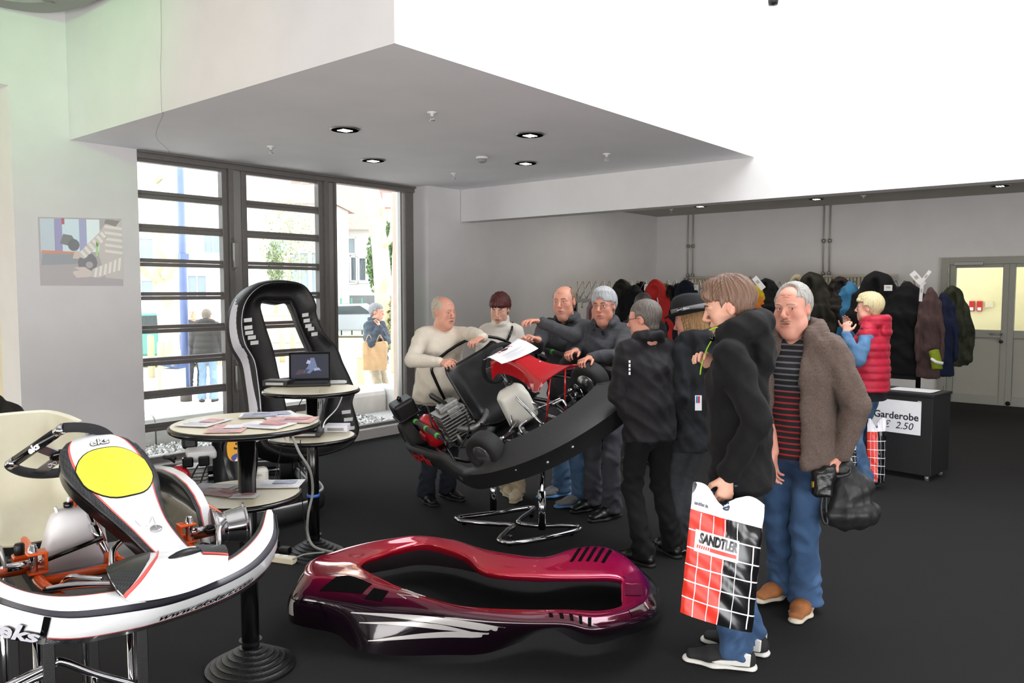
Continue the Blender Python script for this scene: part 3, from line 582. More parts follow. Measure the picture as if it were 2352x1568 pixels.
# ================================================================ organic shapes: distance fields meshed on a fine grid
def _ax(v):
    v = np.asarray(v, np.float32); return v / (np.linalg.norm(v) + 1e-9)
class Blob:
    """Sum of soft shapes; every shape touches only its own block of the grid."""
    def __init__(s): s.ops = []
    def cap(s, a, b, ra, rb=None, k=.02, sub=False):                      # tapered capsule
        s.ops.append(('c', np.array(a, np.float32), np.array(b, np.float32), ra, ra if rb is None else rb, k, sub)); return s
    def ell(s, c, r, R=None, k=.02, sub=False):                           # ellipsoid
        s.ops.append(('e', np.array(c, np.float32), np.array(r, np.float32), np.eye(3, dtype=np.float32) if R is None else np.array(R, np.float32), 0, k, sub)); return s
    def slab(s, a, b, ra, rb, side, k=.03, sub=False, end=None):           # elliptical trunk from a to b; ra, rb = (half width along side, half depth)
        s.ops.append(('s', np.array(a, np.float32), np.array(b, np.float32), (ra, rb), (np.array(side, np.float32), end), k, sub)); return s
    def cut(s, p, n):                                                     # drop everything on the side n points to
        s.ops.append(('p', np.array(p, np.float32), _ax(n), 0, 0, 0, True)); return s
    def box(s, c, h, R=None, k=.01, r=.01, sub=False):
        s.ops.append(('b', np.array(c, np.float32), np.array(h, np.float32), np.eye(3, dtype=np.float32) if R is None else np.array(R, np.float32), r, k, sub)); return s
    @staticmethod
    def bounds(o):
        t = o[0]
        if t == 'c': r = max(o[3], o[4]); return np.minimum(o[1], o[2]) - r, np.maximum(o[1], o[2]) + r
        if t == 'e': r = float(o[2].max()); return o[1] - r, o[1] + r
        if t == 's':
            r = max(max(o[3][0]), max(o[3][1])); return np.minimum(o[1], o[2]) - r, np.maximum(o[1], o[2]) + r
        if t == 'b': r = float(np.linalg.norm(o[2])); return o[1] - r, o[1] + r
        return None
    @staticmethod
    def ev(o, X, Y, Z):
        t = o[0]
        if t == 'p': return (X - o[1][0]) * o[2][0] + (Y - o[1][1]) * o[2][1] + (Z - o[1][2]) * o[2][2]
        if t == 'c':
            a, b = o[1], o[2]; d = b - a; L = float(d @ d) + 1e-12
            px, py, pz = X - a[0], Y - a[1], Z - a[2]
            h = np.clip((px * d[0] + py * d[1] + pz * d[2]) / L, 0, 1)
            return np.sqrt((px - d[0] * h) ** 2 + (py - d[1] * h) ** 2 + (pz - d[2] * h) ** 2) - (o[3] + (o[4] - o[3]) * h)
        if t == 'e':
            R = o[3]; q = [(X - o[1][0]) * R[0][i] + (Y - o[1][1]) * R[1][i] + (Z - o[1][2]) * R[2][i] for i in range(3)]
            r = o[2]; k0 = np.sqrt((q[0] / r[0]) ** 2 + (q[1] / r[1]) ** 2 + (q[2] / r[2]) ** 2); k1 = np.sqrt((q[0] / r[0] ** 2) ** 2 + (q[1] / r[1] ** 2) ** 2 + (q[2] / r[2] ** 2) ** 2) + 1e-6
            return k0 * (k0 - 1) / k1
        if t == 'b':
            R = o[3]; q = [np.abs((X - o[1][0]) * R[0][i] + (Y - o[1][1]) * R[1][i] + (Z - o[1][2]) * R[2][i]) - (o[2][i] - o[4]) for i in range(3)]
            return np.sqrt(sum(np.maximum(v, 0) ** 2 for v in q)) + np.minimum(np.maximum(np.maximum(q[0], q[1]), q[2]), 0) - o[4]
        a, b = o[1], o[2]; d = b - a; L = float(np.linalg.norm(d)) + 1e-9; d = d / L
        sd, end = o[4]; sd = _ax(sd - d * float(sd @ d)); ud = np.cross(d, sd)
        px, py, pz = X - a[0], Y - a[1], Z - a[2]
        h = px * d[0] + py * d[1] + pz * d[2]; u = px * sd[0] + py * sd[1] + pz * sd[2]; v = px * ud[0] + py * ud[1] + pz * ud[2]
        tt = np.clip(h / L, 0, 1); st = tt * tt * (3 - 2 * tt); wa = o[3][0][0] + (o[3][1][0] - o[3][0][0]) * st; wb = o[3][0][1] + (o[3][1][1] - o[3][0][1]) * st
        ex = np.where(h < 0, -h, np.maximum(h - L, 0)); mn = np.minimum(wa, wb); e = mn if end is None else end
        return (np.sqrt((u / wa) ** 2 + (v / wb) ** 2 + (ex / e) ** 2) - 1) * mn
    def field(s, h, pad=3):
        B = [s.bounds(o) for o in s.ops if o[0] != 'p' and not o[6]]
        lo = np.min([b[0] for b in B], 0) - pad * h; hi = np.max([b[1] for b in B], 0) + pad * h
        n = np.ceil((hi - lo) / h).astype(int) + 1
        ax = [lo[i] + h * np.arange(n[i], dtype=np.float32) for i in range(3)]
        D = np.full(n, 1.0, np.float32)
        for o in s.ops:
            b = s.bounds(o)
            if b is None: i0 = np.zeros(3, int); i1 = n
            else:
                m = o[5] + 3 * h; i0 = np.clip(np.floor((b[0] - m - lo) / h).astype(int), 0, n); i1 = np.clip(np.ceil((b[1] + m - lo) / h).astype(int) + 1, 0, n)
            if (i1 <= i0).any(): continue
            sl = tuple(slice(i0[i], i1[i]) for i in range(3))
            X = ax[0][sl[0]][:, None, None]; Y = ax[1][sl[1]][None, :, None]; Z = ax[2][sl[2]][None, None, :]
            d = s.ev(o, X, Y, Z); A = D[sl]; k = o[5]
            if o[0] == 'p': D[sl] = np.maximum(A, d)
            elif o[6]:
                d = -d; q = np.maximum(k - np.abs(A - d), 0) / max(k, 1e-6); D[sl] = np.maximum(A, d) + q * q * k * .25
            else:
                q = np.maximum(k - np.abs(A - d), 0) / max(k, 1e-6); D[sl] = np.minimum(A, d) - q * q * k * .25
        return D, lo, h
    def mesh(s, h):
        D, lo, h = s.field(h); I = D < 0
        c = [I[x:I.shape[0] - 1 + x, y:I.shape[1] - 1 + y, z:I.shape[2] - 1 + z] for x in (0, 1) for y in (0, 1) for z in (0, 1)]
        cnt = sum(a.astype(np.int8) for a in c); act = (cnt > 0) & (cnt < 8)
        idx = np.argwhere(act); N = len(idx)
        ids = np.full(act.shape, -1, np.int32); ids[act] = np.arange(N)
        off = np.array([(x, y, z) for x in (0, 1) for y in (0, 1) for z in (0, 1)])
        val = np.stack([D[idx[:, 0] + a, idx[:, 1] + b, idx[:, 2] + e] for a, b, e in off], 1)
        S = np.zeros((N, 3), np.float32); K = np.zeros((N, 1), np.float32)
        for i in range(8):
            for j in range(i + 1, 8):
                if abs(off[i] - off[j]).sum() != 1: continue
                a, b = val[:, i], val[:, j]; m = (a < 0) != (b < 0)
                t = np.where(m, a / np.where(m, a - b, 1), 0)[:, None]
                S += np.where(m[:, None], off[i] + (off[j] - off[i]) * t, 0); K += m[:, None]
        V = lo + (idx + S / np.maximum(K, 1)) * h
        Q = []
        for ax_ in range(3):
            sl0 = [slice(1, -1)] * 3; sl1 = [slice(1, -1)] * 3; sl0[ax_] = slice(0, -1); sl1[ax_] = slice(1, None)
            a = I[tuple(sl0)]; b = I[tuple(sl1)]; e = np.argwhere(a != b)
            if not len(e): continue
            o0 = np.array([1, 1, 1]); o0[ax_] = 0; g = e + o0; flip = a[tuple(e.T)]
            u, w = [i for i in range(3) if i != ax_]
            def cid(du, dw):
                q = g.copy(); q[:, u] += du; q[:, w] += dw; return ids[tuple(q.T)]
            quad = np.stack([cid(-1, -1), cid(0, -1), cid(0, 0), cid(-1, 0)], 1)
            fl = flip if ax_ != 1 else ~flip
            quad[~fl] = quad[~fl][:, ::-1]; Q.append(quad)
        Q = np.concatenate(Q); Q = Q[(Q >= 0).all(1)]
        return V.astype(np.float32), Q
def vnormals(V, Q):
    n = np.cross(V[Q[:, 2]] - V[Q[:, 0]], V[Q[:, 3]] - V[Q[:, 1]]); N = np.zeros_like(V)
    for i in range(4): np.add.at(N, Q[:, i], n)
    return N / (np.linalg.norm(N, axis=1, keepdims=True) + 1e-9)
def blob_obj(name, bl, h, m, parent=None, disp=None, colf=None, world=True, relax=1):
    V, Q = bl.mesh(h)
    for _ in range(relax):                                                # one gentle smoothing pass
        S = np.zeros_like(V); K = np.zeros((len(V), 1), np.float32)
        for i in range(4):
            np.add.at(S, Q[:, i], V[Q[:, (i + 1) % 4]] + V[Q[:, i - 1]]); np.add.at(K, Q[:, i], 2.0)
        V = V * .5 + S / np.maximum(K, 1) * .5
    P0 = V.copy()
    if disp is not None: V = V + vnormals(V, Q) * disp(V)[:, None].astype(np.float32)
    me = bpy.data.meshes.new(name); me.vertices.add(len(V)); me.vertices.foreach_set('co', V.ravel())
    me.loops.add(Q.size); me.loops.foreach_set('vertex_index', Q.ravel().astype(np.int32))
    me.polygons.add(len(Q)); me.polygons.foreach_set('loop_start', np.arange(0, Q.size, 4, dtype=np.int32)); me.polygons.foreach_set('loop_total', np.full(len(Q), 4, np.int32))
    me.polygons.foreach_set('use_smooth', np.ones(len(Q), bool)); me.update(calc_edges=True)
    for mm in (m if isinstance(m, (list, tuple)) else [m]): me.materials.append(mm)
    if colf is not None:
        c = colf(P0); ca = me.color_attributes.new('Col', 'FLOAT_COLOR', 'POINT')
        ca.data.foreach_set('color', np.concatenate([c, np.ones((len(V), 1))], 1).astype(np.float32).ravel())
    o = bpy.data.objects.new(name, me); COL.objects.link(o)
    if parent is not None: adopt(o, parent, world)
    return o
def folds(amp, seed, fx=9, fz=14, extra=None):
    r = random.Random(seed); W = [(r.uniform(-fx, fx), r.uniform(-fx, fx), r.uniform(fz * .4, fz) * r.choice((-1, 1)), r.uniform(0, 6.3), r.uniform(.5, 1)) for _ in range(7)]
    def f(P):
        d = np.zeros(len(P))
        for a, b, c, ph, g in W:
            w = np.sin(P[:, 0] * a * 4.5 + P[:, 1] * b * 4.5 + P[:, 2] * c * 2.6 + ph + 1.8 * np.sin(P[:, 0] * 7 + P[:, 2] * 9 + P[:, 1] * 6 + ph)); d += g * (1 - np.abs(w) * 1.6)
        d = d * amp / 2.6
        if extra is not None: d = d + extra(P)
        return d
    return f
# ================================================================ people
SKIN = mat('skin', 'd8a48c', .5, attr=True, sss=.12, bump=(140, .06, .002))
HAIRM = mat('hair', '604838', .55, attr=True, bump=(170, .7, .004), stretch=(1, 1, .25))
CLOTH = {}
def cloth(name, c, **k):
    k.setdefault('rough', .85); k.setdefault('noise', (45, .18)); k.setdefault('bump', (160, .12, .003)); k.setdefault('sheen', .03); k.setdefault('spec', .25)
    return mat('cloth_' + name, c, **k)
JEANS = cloth('blue_denim', '54708f', noise=(6, .4), col2='3a5270', bump=(300, .3, .002)); JEANSD = cloth('mid_denim', '47648a', noise=(5, .4), col2='2e4463', bump=(300, .3, .002))
EYEW = mat('eye_white', 'e6e0da', .15); IRIS = mat('eye_iris', '4d4a44', .1); PUPIL = mat('eye_pupil', '0c0c0c', .1)
def unit(v): v = np.array(v, float); return v / np.linalg.norm(v)
def rotz(a): c, s = math.cos(a), math.sin(a); return np.array([[c, -s, 0], [s, c, 0], [0, 0, 1]])
def rotx(a): c, s = math.cos(a), math.sin(a); return np.array([[1, 0, 0], [0, c, -s], [0, s, c]])
def roty(a): c, s = math.cos(a), math.sin(a); return np.array([[c, 0, s], [0, 1, 0], [-s, 0, c]])
def hand(bl, wrist, d, n, thumb, k, curl=(.35, .5, .4), spread=.06, r=.0088, thumb_in=.5, point=None):
    """five fingers on a palm: d = finger direction, n = out of the back of the hand, thumb = thumb side"""
    d = unit(d); n = np.array(n, float); n = unit(n - d * (n @ d)); t = unit(np.cross(d, n)); t = t if t @ np.array(thumb, float) > 0 else -t
    w = np.array(wrist, float); G = []
    bl.slab(w - d * .01 * k, w + d * .078 * k, (.028 * k, .018 * k), (.040 * k, .0125 * k), t, k=.012)
    G.append(w)
    for i, (o, L, b0) in enumerate(((.031, .072, .080), (.0105, .080, .086), (-.0105, .075, .083), (-.031, .058, .074))):
        p = w + (d * b0 + t * o) * k; a = 0; dd = unit(d + t * o * spread * 18)
        cu = curl if point is None or i != 0 else point
        q = p - dd * .012 * k
        for ph, (fr, cc) in enumerate(zip((.44, .31, .25), cu)):
            a += cc * (1 + .12 * i); v = dd * math.cos(a) - n * math.sin(a); e = p + v * L * fr * k
            bl.cap(q if ph == 0 else p, e, r * k * (1.02 - .09 * ph), r * k * (.93 - .09 * ph), k=.004); p = e
    p = w + (d * .018 + t * .026 - n * .004) * k
    v = unit(d * .62 + t * .78 - n * thumb_in * .5); e = p + v * .045 * k; bl.cap(p, e, .0145 * k, .0115 * k, k=.010)
    v2 = unit(d * .85 + t * .25 - n * thumb_in); e2 = e + v2 * .032 * k; bl.cap(e, e2, .011 * k, .009 * k, k=.004)
    v3 = unit(d * .9 + t * .05 - n * thumb_in * 1.2); bl.cap(e2, e2 + v3 * .022 * k, .0092 * k, .0072 * k, k=.004)
def ik(a, c, L1, L2, hint):
    a = np.array(a, float); c = np.array(c, float); v = c - a; D = np.linalg.norm(v)
    if D > (L1 + L2) * .995: c = a + v / D * (L1 + L2) * .995; v = c - a; D = np.linalg.norm(v)
    u = v / D; x = (L1 * L1 - L2 * L2 + D * D) / (2 * D); hgt = math.sqrt(max(L1 * L1 - x * x, 0))
    h = np.array(hint, float); h = h - u * (h @ u); h = unit(h); return a + u * x + h * hgt, c
def person(label, pos, facing, height=1.75, girth=1.0, head=(0, 0, 0), lean=0.0, twist=0.0, skin='d9a58d', hair=None, top=None, bottom=None, shoes=None,
           hands=None, feet=None, vox=.005, vc=.010, group=None, belly=0.0, face=None, female=False, extras=(), name='person', sit=False, neckcover=False, side_lean=0.0):
    """facing: 0 = towards the camera, 90 = towards image right. head = (yaw, pitch, roll) in degrees on top of the body."""
    k = height / 1.75; P0 = np.array([pos[0], pos[1], pos[2] if len(pos) > 2 else 0.0])
    tow = unit([-P0[0], -P0[1], 0]); rgt = np.array([-tow[1], tow[0], 0.0])
    a = math.radians(facing); fw = tow * math.cos(a) + rgt * math.sin(a); rt = np.array([fw[1], -fw[0], 0.0])
    B = np.array([rt, fw, [0, 0, 1]]).T                                      # body frame: columns right, forward, up
    t = thing(name, label, 'person', P0, (0, 0, math.atan2(fw[1], fw[0]) - math.pi / 2), group)
    def W(x, y, z): return P0 + B @ (np.array([x, y, z]) * k)
    hipz = .93 if not sit else .50
    Lr = rotx(-math.radians(lean)) ; Lr = roty(math.radians(side_lean)) @ Lr; Tw = rotz(math.radians(twist))
    hipc = np.array([0, 0, hipz])
    def T(x, y, z): return P0 + B @ ((hipc + Lr @ Tw @ (np.array([x, y, z + (0 if not sit else -.43)]) - hipc)) * k)   # torso frame (z given for a standing figure)
    def Td(v): return B @ Lr @ Tw @ np.array(v, float)
    sw = .190 if not female else .160
    sh = [T(-sw, 0, 1.42), T(sw, 0, 1.42)]
    # --- head frame
    Rh = Tw @ rotz(math.radians(head[0])) @ roty(math.radians(head[2])) @ rotx(math.radians(head[1]))
    Hb = B @ Rh; neck = T(0, -.01, 1.475); hc = neck + (B @ (rotx(-math.radians(lean * .3)) @ np.array([0, .028, .135]))) * k + Hb @ np.array([0, .012, .0]) * k
    ks = k * (1.0 if not female else .95)
    def H(x, y, z): return hc + Hb @ (np.array([x, y, z]) * ks)
    fp = dict(nose=1.0, jaw=1.0, chin=1.0, full=0.0); fp.update(face or {})
    # --- arms
    arms = []
    hands = hands or {}
    for sgn, key in ((-1, 'R'), (1, 'L')):                                  # key: the person's own hand; -x is its left in body frame? x = right
        pass
    body = Blob(); arm_pts = {}
    for key, sx in (('L', -1), ('R', 1)):
        s_ = sh[0] if sx < 0 else sh[1]; hd = hands.get(key, {})
        if 'at' in hd: wr = np.array(hd['at'], float)
        else: wr = T(sx * .25, .06, .80) if not sit else T(sx * .2, .35, 1.05)
        hint = Td(hd.get('hint', (sx * .5, -.8, -.4))) if 'hintw' not in hd else np.array(hd['hintw'], float)
        el, wr = ik(s_, wr, .295 * k, .265 * k, hint); arm_pts[key] = (s_, el, wr)
        body.cap(s_, el, .034 * k, .03 * k, k=.02).cap(el, wr, .032 * k, .025 * k, k=.012)
        fd = np.array(hd['d'], float) if 'd' in hd else unit(wr - el)
        nn = np.array(hd['n'], float) if 'n' in hd else Td((sx, 0, .1)); th = np.array(hd['thumb'], float) if 'thumb' in hd else Td((0, 1, .2))
        if hd.get('hide') is None: hand(body, wr + unit(fd) * .012, fd, nn, th, k * (1.0 if not female else .92) * hd.get('size', 1.0), hd.get('curl', (.3, .45, .35)), hd.get('spread', .05), thumb_in=hd.get('thumb_in', .5), point=hd.get('point'))
    # --- trunk of the body (under the clothes) and legs
    rtv = Td((1, 0, 0))
    body.slab(T(0, 0, .95), T(0, -.005, 1.32), (.09 * k, .06 * k), (.10 * k, .05 * k), rtv, k=.03)
    body.cap(T(-sw * .9, -.005, 1.40), T(sw * .9, -.005, 1.40), .032 * k, .032 * k, k=.03)
    body.cap(T(0, -.005, 1.37), neck, .042 * k, .058 * k * (1 if not female else .85), k=.04)
    body.cap(neck, H(0, -.022, -.05), .055 * k * (1 if not female else .82), .054 * k * (1 if not female else .82), k=.03)
    feet = feet or {}; legs = {}
    for key, sx in (('L', -1), ('R', 1)):
        f = feet.get(key, {}); hp = P0 + B @ (np.array([sx * .088, 0, hipz - .02]) * k)
        an = np.array(f['at'], float) if 'at' in f else W(sx * .105, 0, .085)
        if 'at' in f: an = an + np.array([0, 0, .085 * k])
        kd = Td((0, 1, 0)) if 'hint' not in f else Td(f['hint']); kn, an = ik(hp, an, .43 * k, .42 * k, kd)
        yawf = math.radians(f.get('yaw', sx * -10)); fdir = B @ rotz(yawf) @ np.array([0, 1, 0]); fdir[2] = 0; fdir = unit(fdir)
        legs[key] = (hp, kn, an, fdir); body.cap(hp, kn, .05 * k, .035 * k, k=.02).cap(kn, an, .035 * k, .028 * k, k=.01).cap(an, an + fdir * .12 * k - np.array([0, 0, .05 * k]), .028 * k, .024 * k, k=.02)
    # --- head
    j = fp['jaw']; fu = fp['full']
    body.ell(H(0, -.012, .035), np.array((.076, .098, .088)) * ks, Hb, k=.02)
    body.slab(H(0, .015, .03), H(0, .036, -.085), (.070 * ks, .072 * ks), ((.051 + fu * .012) * j * ks, .050 * ks), Hb[:, 0], k=.03)
    body.ell(H(0, .068, -.102), np.array((.024 * j, .018, .016)) * ks * fp['chin'], Hb, k=.022)
    for sx in (-1, 1):
        body.ell(H(sx * .043, .060, -.022), np.array((.024 + fu * .006, .022, .024)) * ks, Hb, k=.025)          # cheek
        body.ell(H(sx * .050, .030, -.065), np.array((.022 + fu * .012, .035, .03)) * ks, Hb, k=.03)             # jowl
        body.ell(H(sx * .033, .099, .012), np.array((.0165, .013, .0105)) * ks, Hb, k=.016, sub=True)             # eye socket
        body.ell(H(sx * .077, -.008, .0), np.array((.010, .019, .031)) * ks, Hb @ rotz(sx * -.35), k=.006)        # ear
        body.ell(H(sx * .087, .002, .003), np.array((.006, .010, .016)) * ks, Hb, k=.006, sub=True)
        body.cap(H(sx * .016, .089, .026), H(sx * .050, .078, .024), .0075 * ks, .006 * ks, k=.014)                # brow ridge
        body.ell(H(sx * .034, .0805, .0190), np.array((.0178, .0122, .0068)) * ks, Hb, k=.004)   # upper lid
        body.ell(H(sx * .034, .0795, .0012), np.array((.0168, .0114, .0060)) * ks, Hb, k=.004)                # lower lid
    body.cap(H(0, .090, .020), H(0, .106 + .006 * fp['nose'], -.020), .0078 * ks, .0100 * ks * fp['nose'], k=.012)
    body.ell(H(0, .105 + .006 * fp['nose'], -.026), np.array((.0110, .011, .0095)) * ks * fp['nose'], Hb, k=.008)
    for sx in (-1, 1): body.ell(H(sx * .0135 * fp['nose'], .099, -.030), np.array((.0085, .010, .0075)) * ks, Hb, k=.007)
    body.ell(H(0, .076, -.062), np.array((.031, .020, .021)) * ks, Hb, k=.02)                                       # muzzle
    body.cap(H(-.019, .0915, -.0585), H(.019, .0915, -.0585), .0062 * ks, k=.006).cap(H(-.016, .0915, -.0725), H(.016, .0915, -.0725), .0070 * ks, k=.006)
    body.cap(H(-.025, .0960, -.0652), H(.025, .0960, -.0652), .0032 * ks, k=.003, sub=True)
    if fp.get('old'):
        for sx in (-1, 1): body.cap(H(sx * .019, .0985, -.030), H(sx * .031, .083, -.060), .0030 * ks, .0022 * ks, k=.008, sub=True)
        for zz in (.052, .062, .072): body.cap(H(-.034, .0915 - (zz - .052) * .75, zz), H(.034, .0915 - (zz - .052) * .75, zz), .0030 * ks, k=.006, sub=True)
        body.ell(H(0, .045, -.125), np.array((.035, .035, .022)) * ks, Hb, k=.03)                        # mouth line
    base = np.array(rgb(skin)[:3])
    def scol(P):
        q = (P - hc) @ Hb / ks; C = np.tile(base, (len(P), 1)); rr_ = np.sin(P[:, 0] * 60) * np.sin(P[:, 1] * 57) * np.sin(P[:, 2] * 63)
        C *= (1 + .05 * rr_)[:, None]
        def mixc(wt, c): C[:] = C * (1 - wt[:, None]) + np.array(rgb(c)[:3]) * wt[:, None]
        g = lambda x, y, z, r: np.exp(-(((np.abs(q[:, 0]) - x) / r[0]) ** 2 + ((q[:, 1] - y) / r[1]) ** 2 + ((q[:, 2] - z) / r[2]) ** 2))
        mixc(.40 * g(.042, .07, -.02, (.022, .04, .022)), 'c97866'); mixc(.45 * g(0, .115, -.026, (.013, .02, .013)), 'c8705e')
        mixc(.35 * g(.08, -.005, 0, (.02, .03, .035)), 'd07a68'); mixc(np.clip(1.1 * g(0, .096, -.0655, (.022, .016, .0105)), 0, .8), fp.get('lips', 'b05f58')); mixc(np.clip(1.2 * g(0, .094, -.0652, (.024, .02, .0026)), 0, .7), '6a3030')
        mixc(.22 * g(.033, .09, .004, (.018, .02, .007)), '9a6a60')
        if fp.get('stubble'): mixc(fp['stubble'] * np.clip(g(.03, .07, -.075, (.04, .045, .035)), 0, 1), '8d7a70')
        return C
    bo = blob_obj('body', body, vox, SKIN, t, colf=scol)
    for sx in (-1, 1):                                                       # eyes
        m = MB(); c = H(sx * .0320, .0785, .0098); r = .0102 * ks; gz = unit(Hb @ np.array([math.sin(math.radians(fp.get('gaze', 0))), 1, fp.get('gazez', -.1)]))
        m.lathe([(0, -r), (.7 * r, -.7 * r), (r, 0), (.82 * r, .57 * r), (.52 * r, .855 * r), (.22 * r, .975 * r), (0, r)], 14, tuple(c), tuple(gz), mis=[0, 0, 0, 0, 1, 2])
        m.build('eye', [EYEW, IRIS, PUPIL], t, True, world=True)
        if fp.get('brow', 1):
            m = MB(); P = smooth_path([H(sx * .013, .0985, .0285), H(sx * .032, .0955, .0355), H(sx * .052, .079, .0285)], 4); m.tube([tuple(p) for p in P], [.0022 * ks, .003 * ks, .0036 * ks, .0038 * ks, .0036 * ks, .0032 * ks, .0028 * ks, .0022 * ks, .001 * ks], 6)
            m.build('eyebrow', mat('brow_' + fp.get('browc', '5a463a'), fp.get('browc', '5a463a'), .8), t, True, world=True)
    # --- hair
    if hair:
        st = hair.get('style', 'short'); hb = Blob(); th = hair.get('t', .012)
        hb.ell(H(0, -.016, .038 + th * .4), np.array((.078 + th * .7, .098 + th * .9, .088 + th)) * ks, Hb, k=.01)
        hb.slab(H(0, -.045, .02), H(0, -.06, -.05), (.070 * ks, .052 * ks), (.056 * ks, .034 * ks), Hb[:, 0], k=.02)
        if hair.get('side', 1): 
            for sx in (-1, 1): hb.cap(H(sx * .068, .022, .045), H(sx * .072, .022, .0), .016 * ks, .008 * ks, k=.015)
        if hair.get('fringe'): hb.cap(H(-.045, .083, .075), H(.045, .083, .075), .018 * ks, .018 * ks, k=.02)
        if hair.get('crest'): hb.ell(H(0, .03, .12), np.array((.05, .06, .022)) * ks, Hb, k=.03)
        if st == 'long':
            for x, y, r in ((-.075, -.02, .03), (.075, -.02, .03), (-.05, -.075, .035), (.05, -.075, .035), (0, -.09, .035), (-.078, .02, .02), (.078, .02, .02)):
                hb.cap(H(x, y, .03), H(x * 1.15, y - .01, -.20 - hair.get('len', .0)), r * ks, r * .75 * ks, k=.02)
        yf = hair.get('hairline', .072)
        hb.ell(H(0, .125, -.035), np.array((.066, .075, yf + .035)) * ks, Hb, k=.012, sub=True)
        hb.box(H(0, .115, -.06), np.array((.2, .082, .07 + hair.get('temple', .05))) * ks, Hb, sub=True, k=.008)
        if st != 'long':
            for sx in (-1, 1): hb.ell(H(sx * .085, .004, -.006), np.array((.03, .028, .036)) * ks, Hb, k=.006, sub=True)
            hb.cut(H(0, -.02, -.058 + hair.get('nape', 0)), Hb @ np.array([0, .35, -1]))
        if st == 'bald': hb.ell(H(0, .055, .125), np.array((.066, .125, .078)) * ks, Hb, k=.008, sub=True)
        if st == 'thin': hb.ell(H(0, .085, .105), np.array((.060, .062, .062)) * ks, Hb, k=.008, sub=True)
        hc1 = np.array(rgb(hair['c'])[:3]); hc2 = np.array(rgb(hair.get('c2', hair['c']))[:3])
        def hcol(P):
            q = (P - hc) @ Hb / ks; an = np.arctan2(q[:, 0], q[:, 1] + .02); w = .5 + .35 * np.sin(an * 63 + 4 * np.sin(q[:, 2] * 25)) * np.sin(an * 29 + q[:, 2] * 20 + 1) + .25 * np.sin(an * 97 - q[:, 2] * 41)
            return hc1 + (hc2 - hc1) * w[:, None]
        amp = hair.get('rough', .0022) * .45
        def hd_(P):
            q = (P - hc) @ Hb / ks; an = np.arctan2(q[:, 0], q[:, 1] + .02); return amp * (np.sin(an * 44 + 5 * np.sin(q[:, 2] * 22)) + .8 * np.sin(an * 27 - q[:, 2] * 30) + .6 * np.sin(q[:, 0] * 160) * np.sin(q[:, 1] * 150 + 1))
        blob_obj('hair', hb, max(vox * .9, .004), HAIRM, t, colf=hcol, disp=hd_)
        if hair.get('moustache'):
            mb = Blob(); 
            for sx in (-1, 1): mb.cap(H(sx * .003, .1015, -.047), H(sx * .026, .088, -.054), .0065 * ks, .004 * ks, k=.008)
            blob_obj('moustache', mb, .0028, HAIRM, t, colf=lambda P: np.tile(np.array(rgb(hair['moustache'])[:3]), (len(P), 1)))
    # --- trousers / skirt
    if bottom:
        g = bottom.get('w', 1.0); tr = Blob()
        tr.slab(T(0, 0, 1.02), P0 + B @ (np.array([0, 0, hipz - .04]) * k), (.138 * k * girth, .094 * k * girth), (.150 * k * girth, .106 * k * girth), B[:, 0], k=.05)
        for key in 'LR':
            hp, kn, an, fd = legs[key]; hem = bottom.get('hem', .065)
            q0 = hp - np.array([0, 0, .02]); tr.cap(q0, kn, .092 * k * g, .064 * k * g, k=.05); tr.cap(kn, an + np.array([0, 0, .02]), .064 * k * g, hem * k, k=.03); tr.cap(an, an - np.array([0, 0, .035 * k]), hem * k, (hem + .004) * k, k=.02)
        if bottom.get('cutz') is not None: tr.cut(P0 + np.array([0, 0, bottom['cutz']]), (0, 0, -1))
        else: tr.cut(P0 + np.array([0, 0, bottom.get('lift', .042) * k]), (0, 0, -1))
        tr.cut(T(0, 0, min(.955, min(q.get('hem', .84) for q in (top if isinstance(top, list) else [top] if top else [{}])) + .045)), Td((0, 0, 1)))
        def dtr(P):
            z = P[:, 2] - P0[2]; md = .5 + .5 * np.sin(P[:, 0] * 31 + P[:, 1] * 27 + z * 19 + P0[0] * 9); return folds(.008, int(abs(P0[0] * 1000)) + 1, 6, 9)(P) + .007 * md * np.exp(-((z - .15) / .11) ** 2) * np.sin(z * 95 + 4 * np.sin(P[:, 0] * 25 + P[:, 1] * 14)) + .004 * md * np.exp(-((z - .50 * k) / .1) ** 2) * np.sin(z * 80 + P[:, 1] * 40 + P[:, 0] * 25)
        blob_obj('trousers', tr, vc, bottom['m'], t, disp=dtr)
    # --- shoes
    if shoes:
        for key in 'LR':
            hp, kn, an, fd = legs[key]; an0 = an - np.array([0, 0, .085 * k]); sd = np.array([fd[1], -fd[0], 0]); s_ = Blob(); so = Blob(); kk = k * shoes.get('k', 1.0)
            U = lambda f_, u_: an0 + fd * f_ * kk + np.array([0, 0, u_ * kk])
            s_.slab(U(-.045, .042), U(.10, .040), (.036 * kk, .042 * kk), (.045 * kk, .031 * kk), sd, k=.02).slab(U(.10, .040), U(.185, .032), (.045 * kk, .030 * kk), (.036 * kk, .018 * kk), sd, k=.02)
            s_.cap(U(-.01, .06), U(.0, shoes.get('high', .095)), .043 * kk, .042 * kk, k=.03).cap(U(.02, .072), U(.09, .050), .032 * kk, .026 * kk, k=.03)
            s_.cut(an0 + np.array([0, 0, .016 * kk]), (0, 0, -1))
            q = blob_obj('shoe', s_, .006 if vox < .007 else .008, shoes['m'], t)
            so.slab(U(-.062, .010), U(.09, .010), (.036 * kk, .018 * kk), (.047 * kk, .018 * kk), sd, k=.01, end=.025 * kk).slab(U(.09, .010), U(.185, .010), (.047 * kk, .018 * kk), (.037 * kk, .018 * kk), sd, k=.02, end=.035 * kk)
            so.cut(an0 + np.array([0, 0, .003 * kk]), (0, 0, -1)).cut(an0 + np.array([0, 0, shoes.get('sole', .024) * kk]), (0, 0, 1))
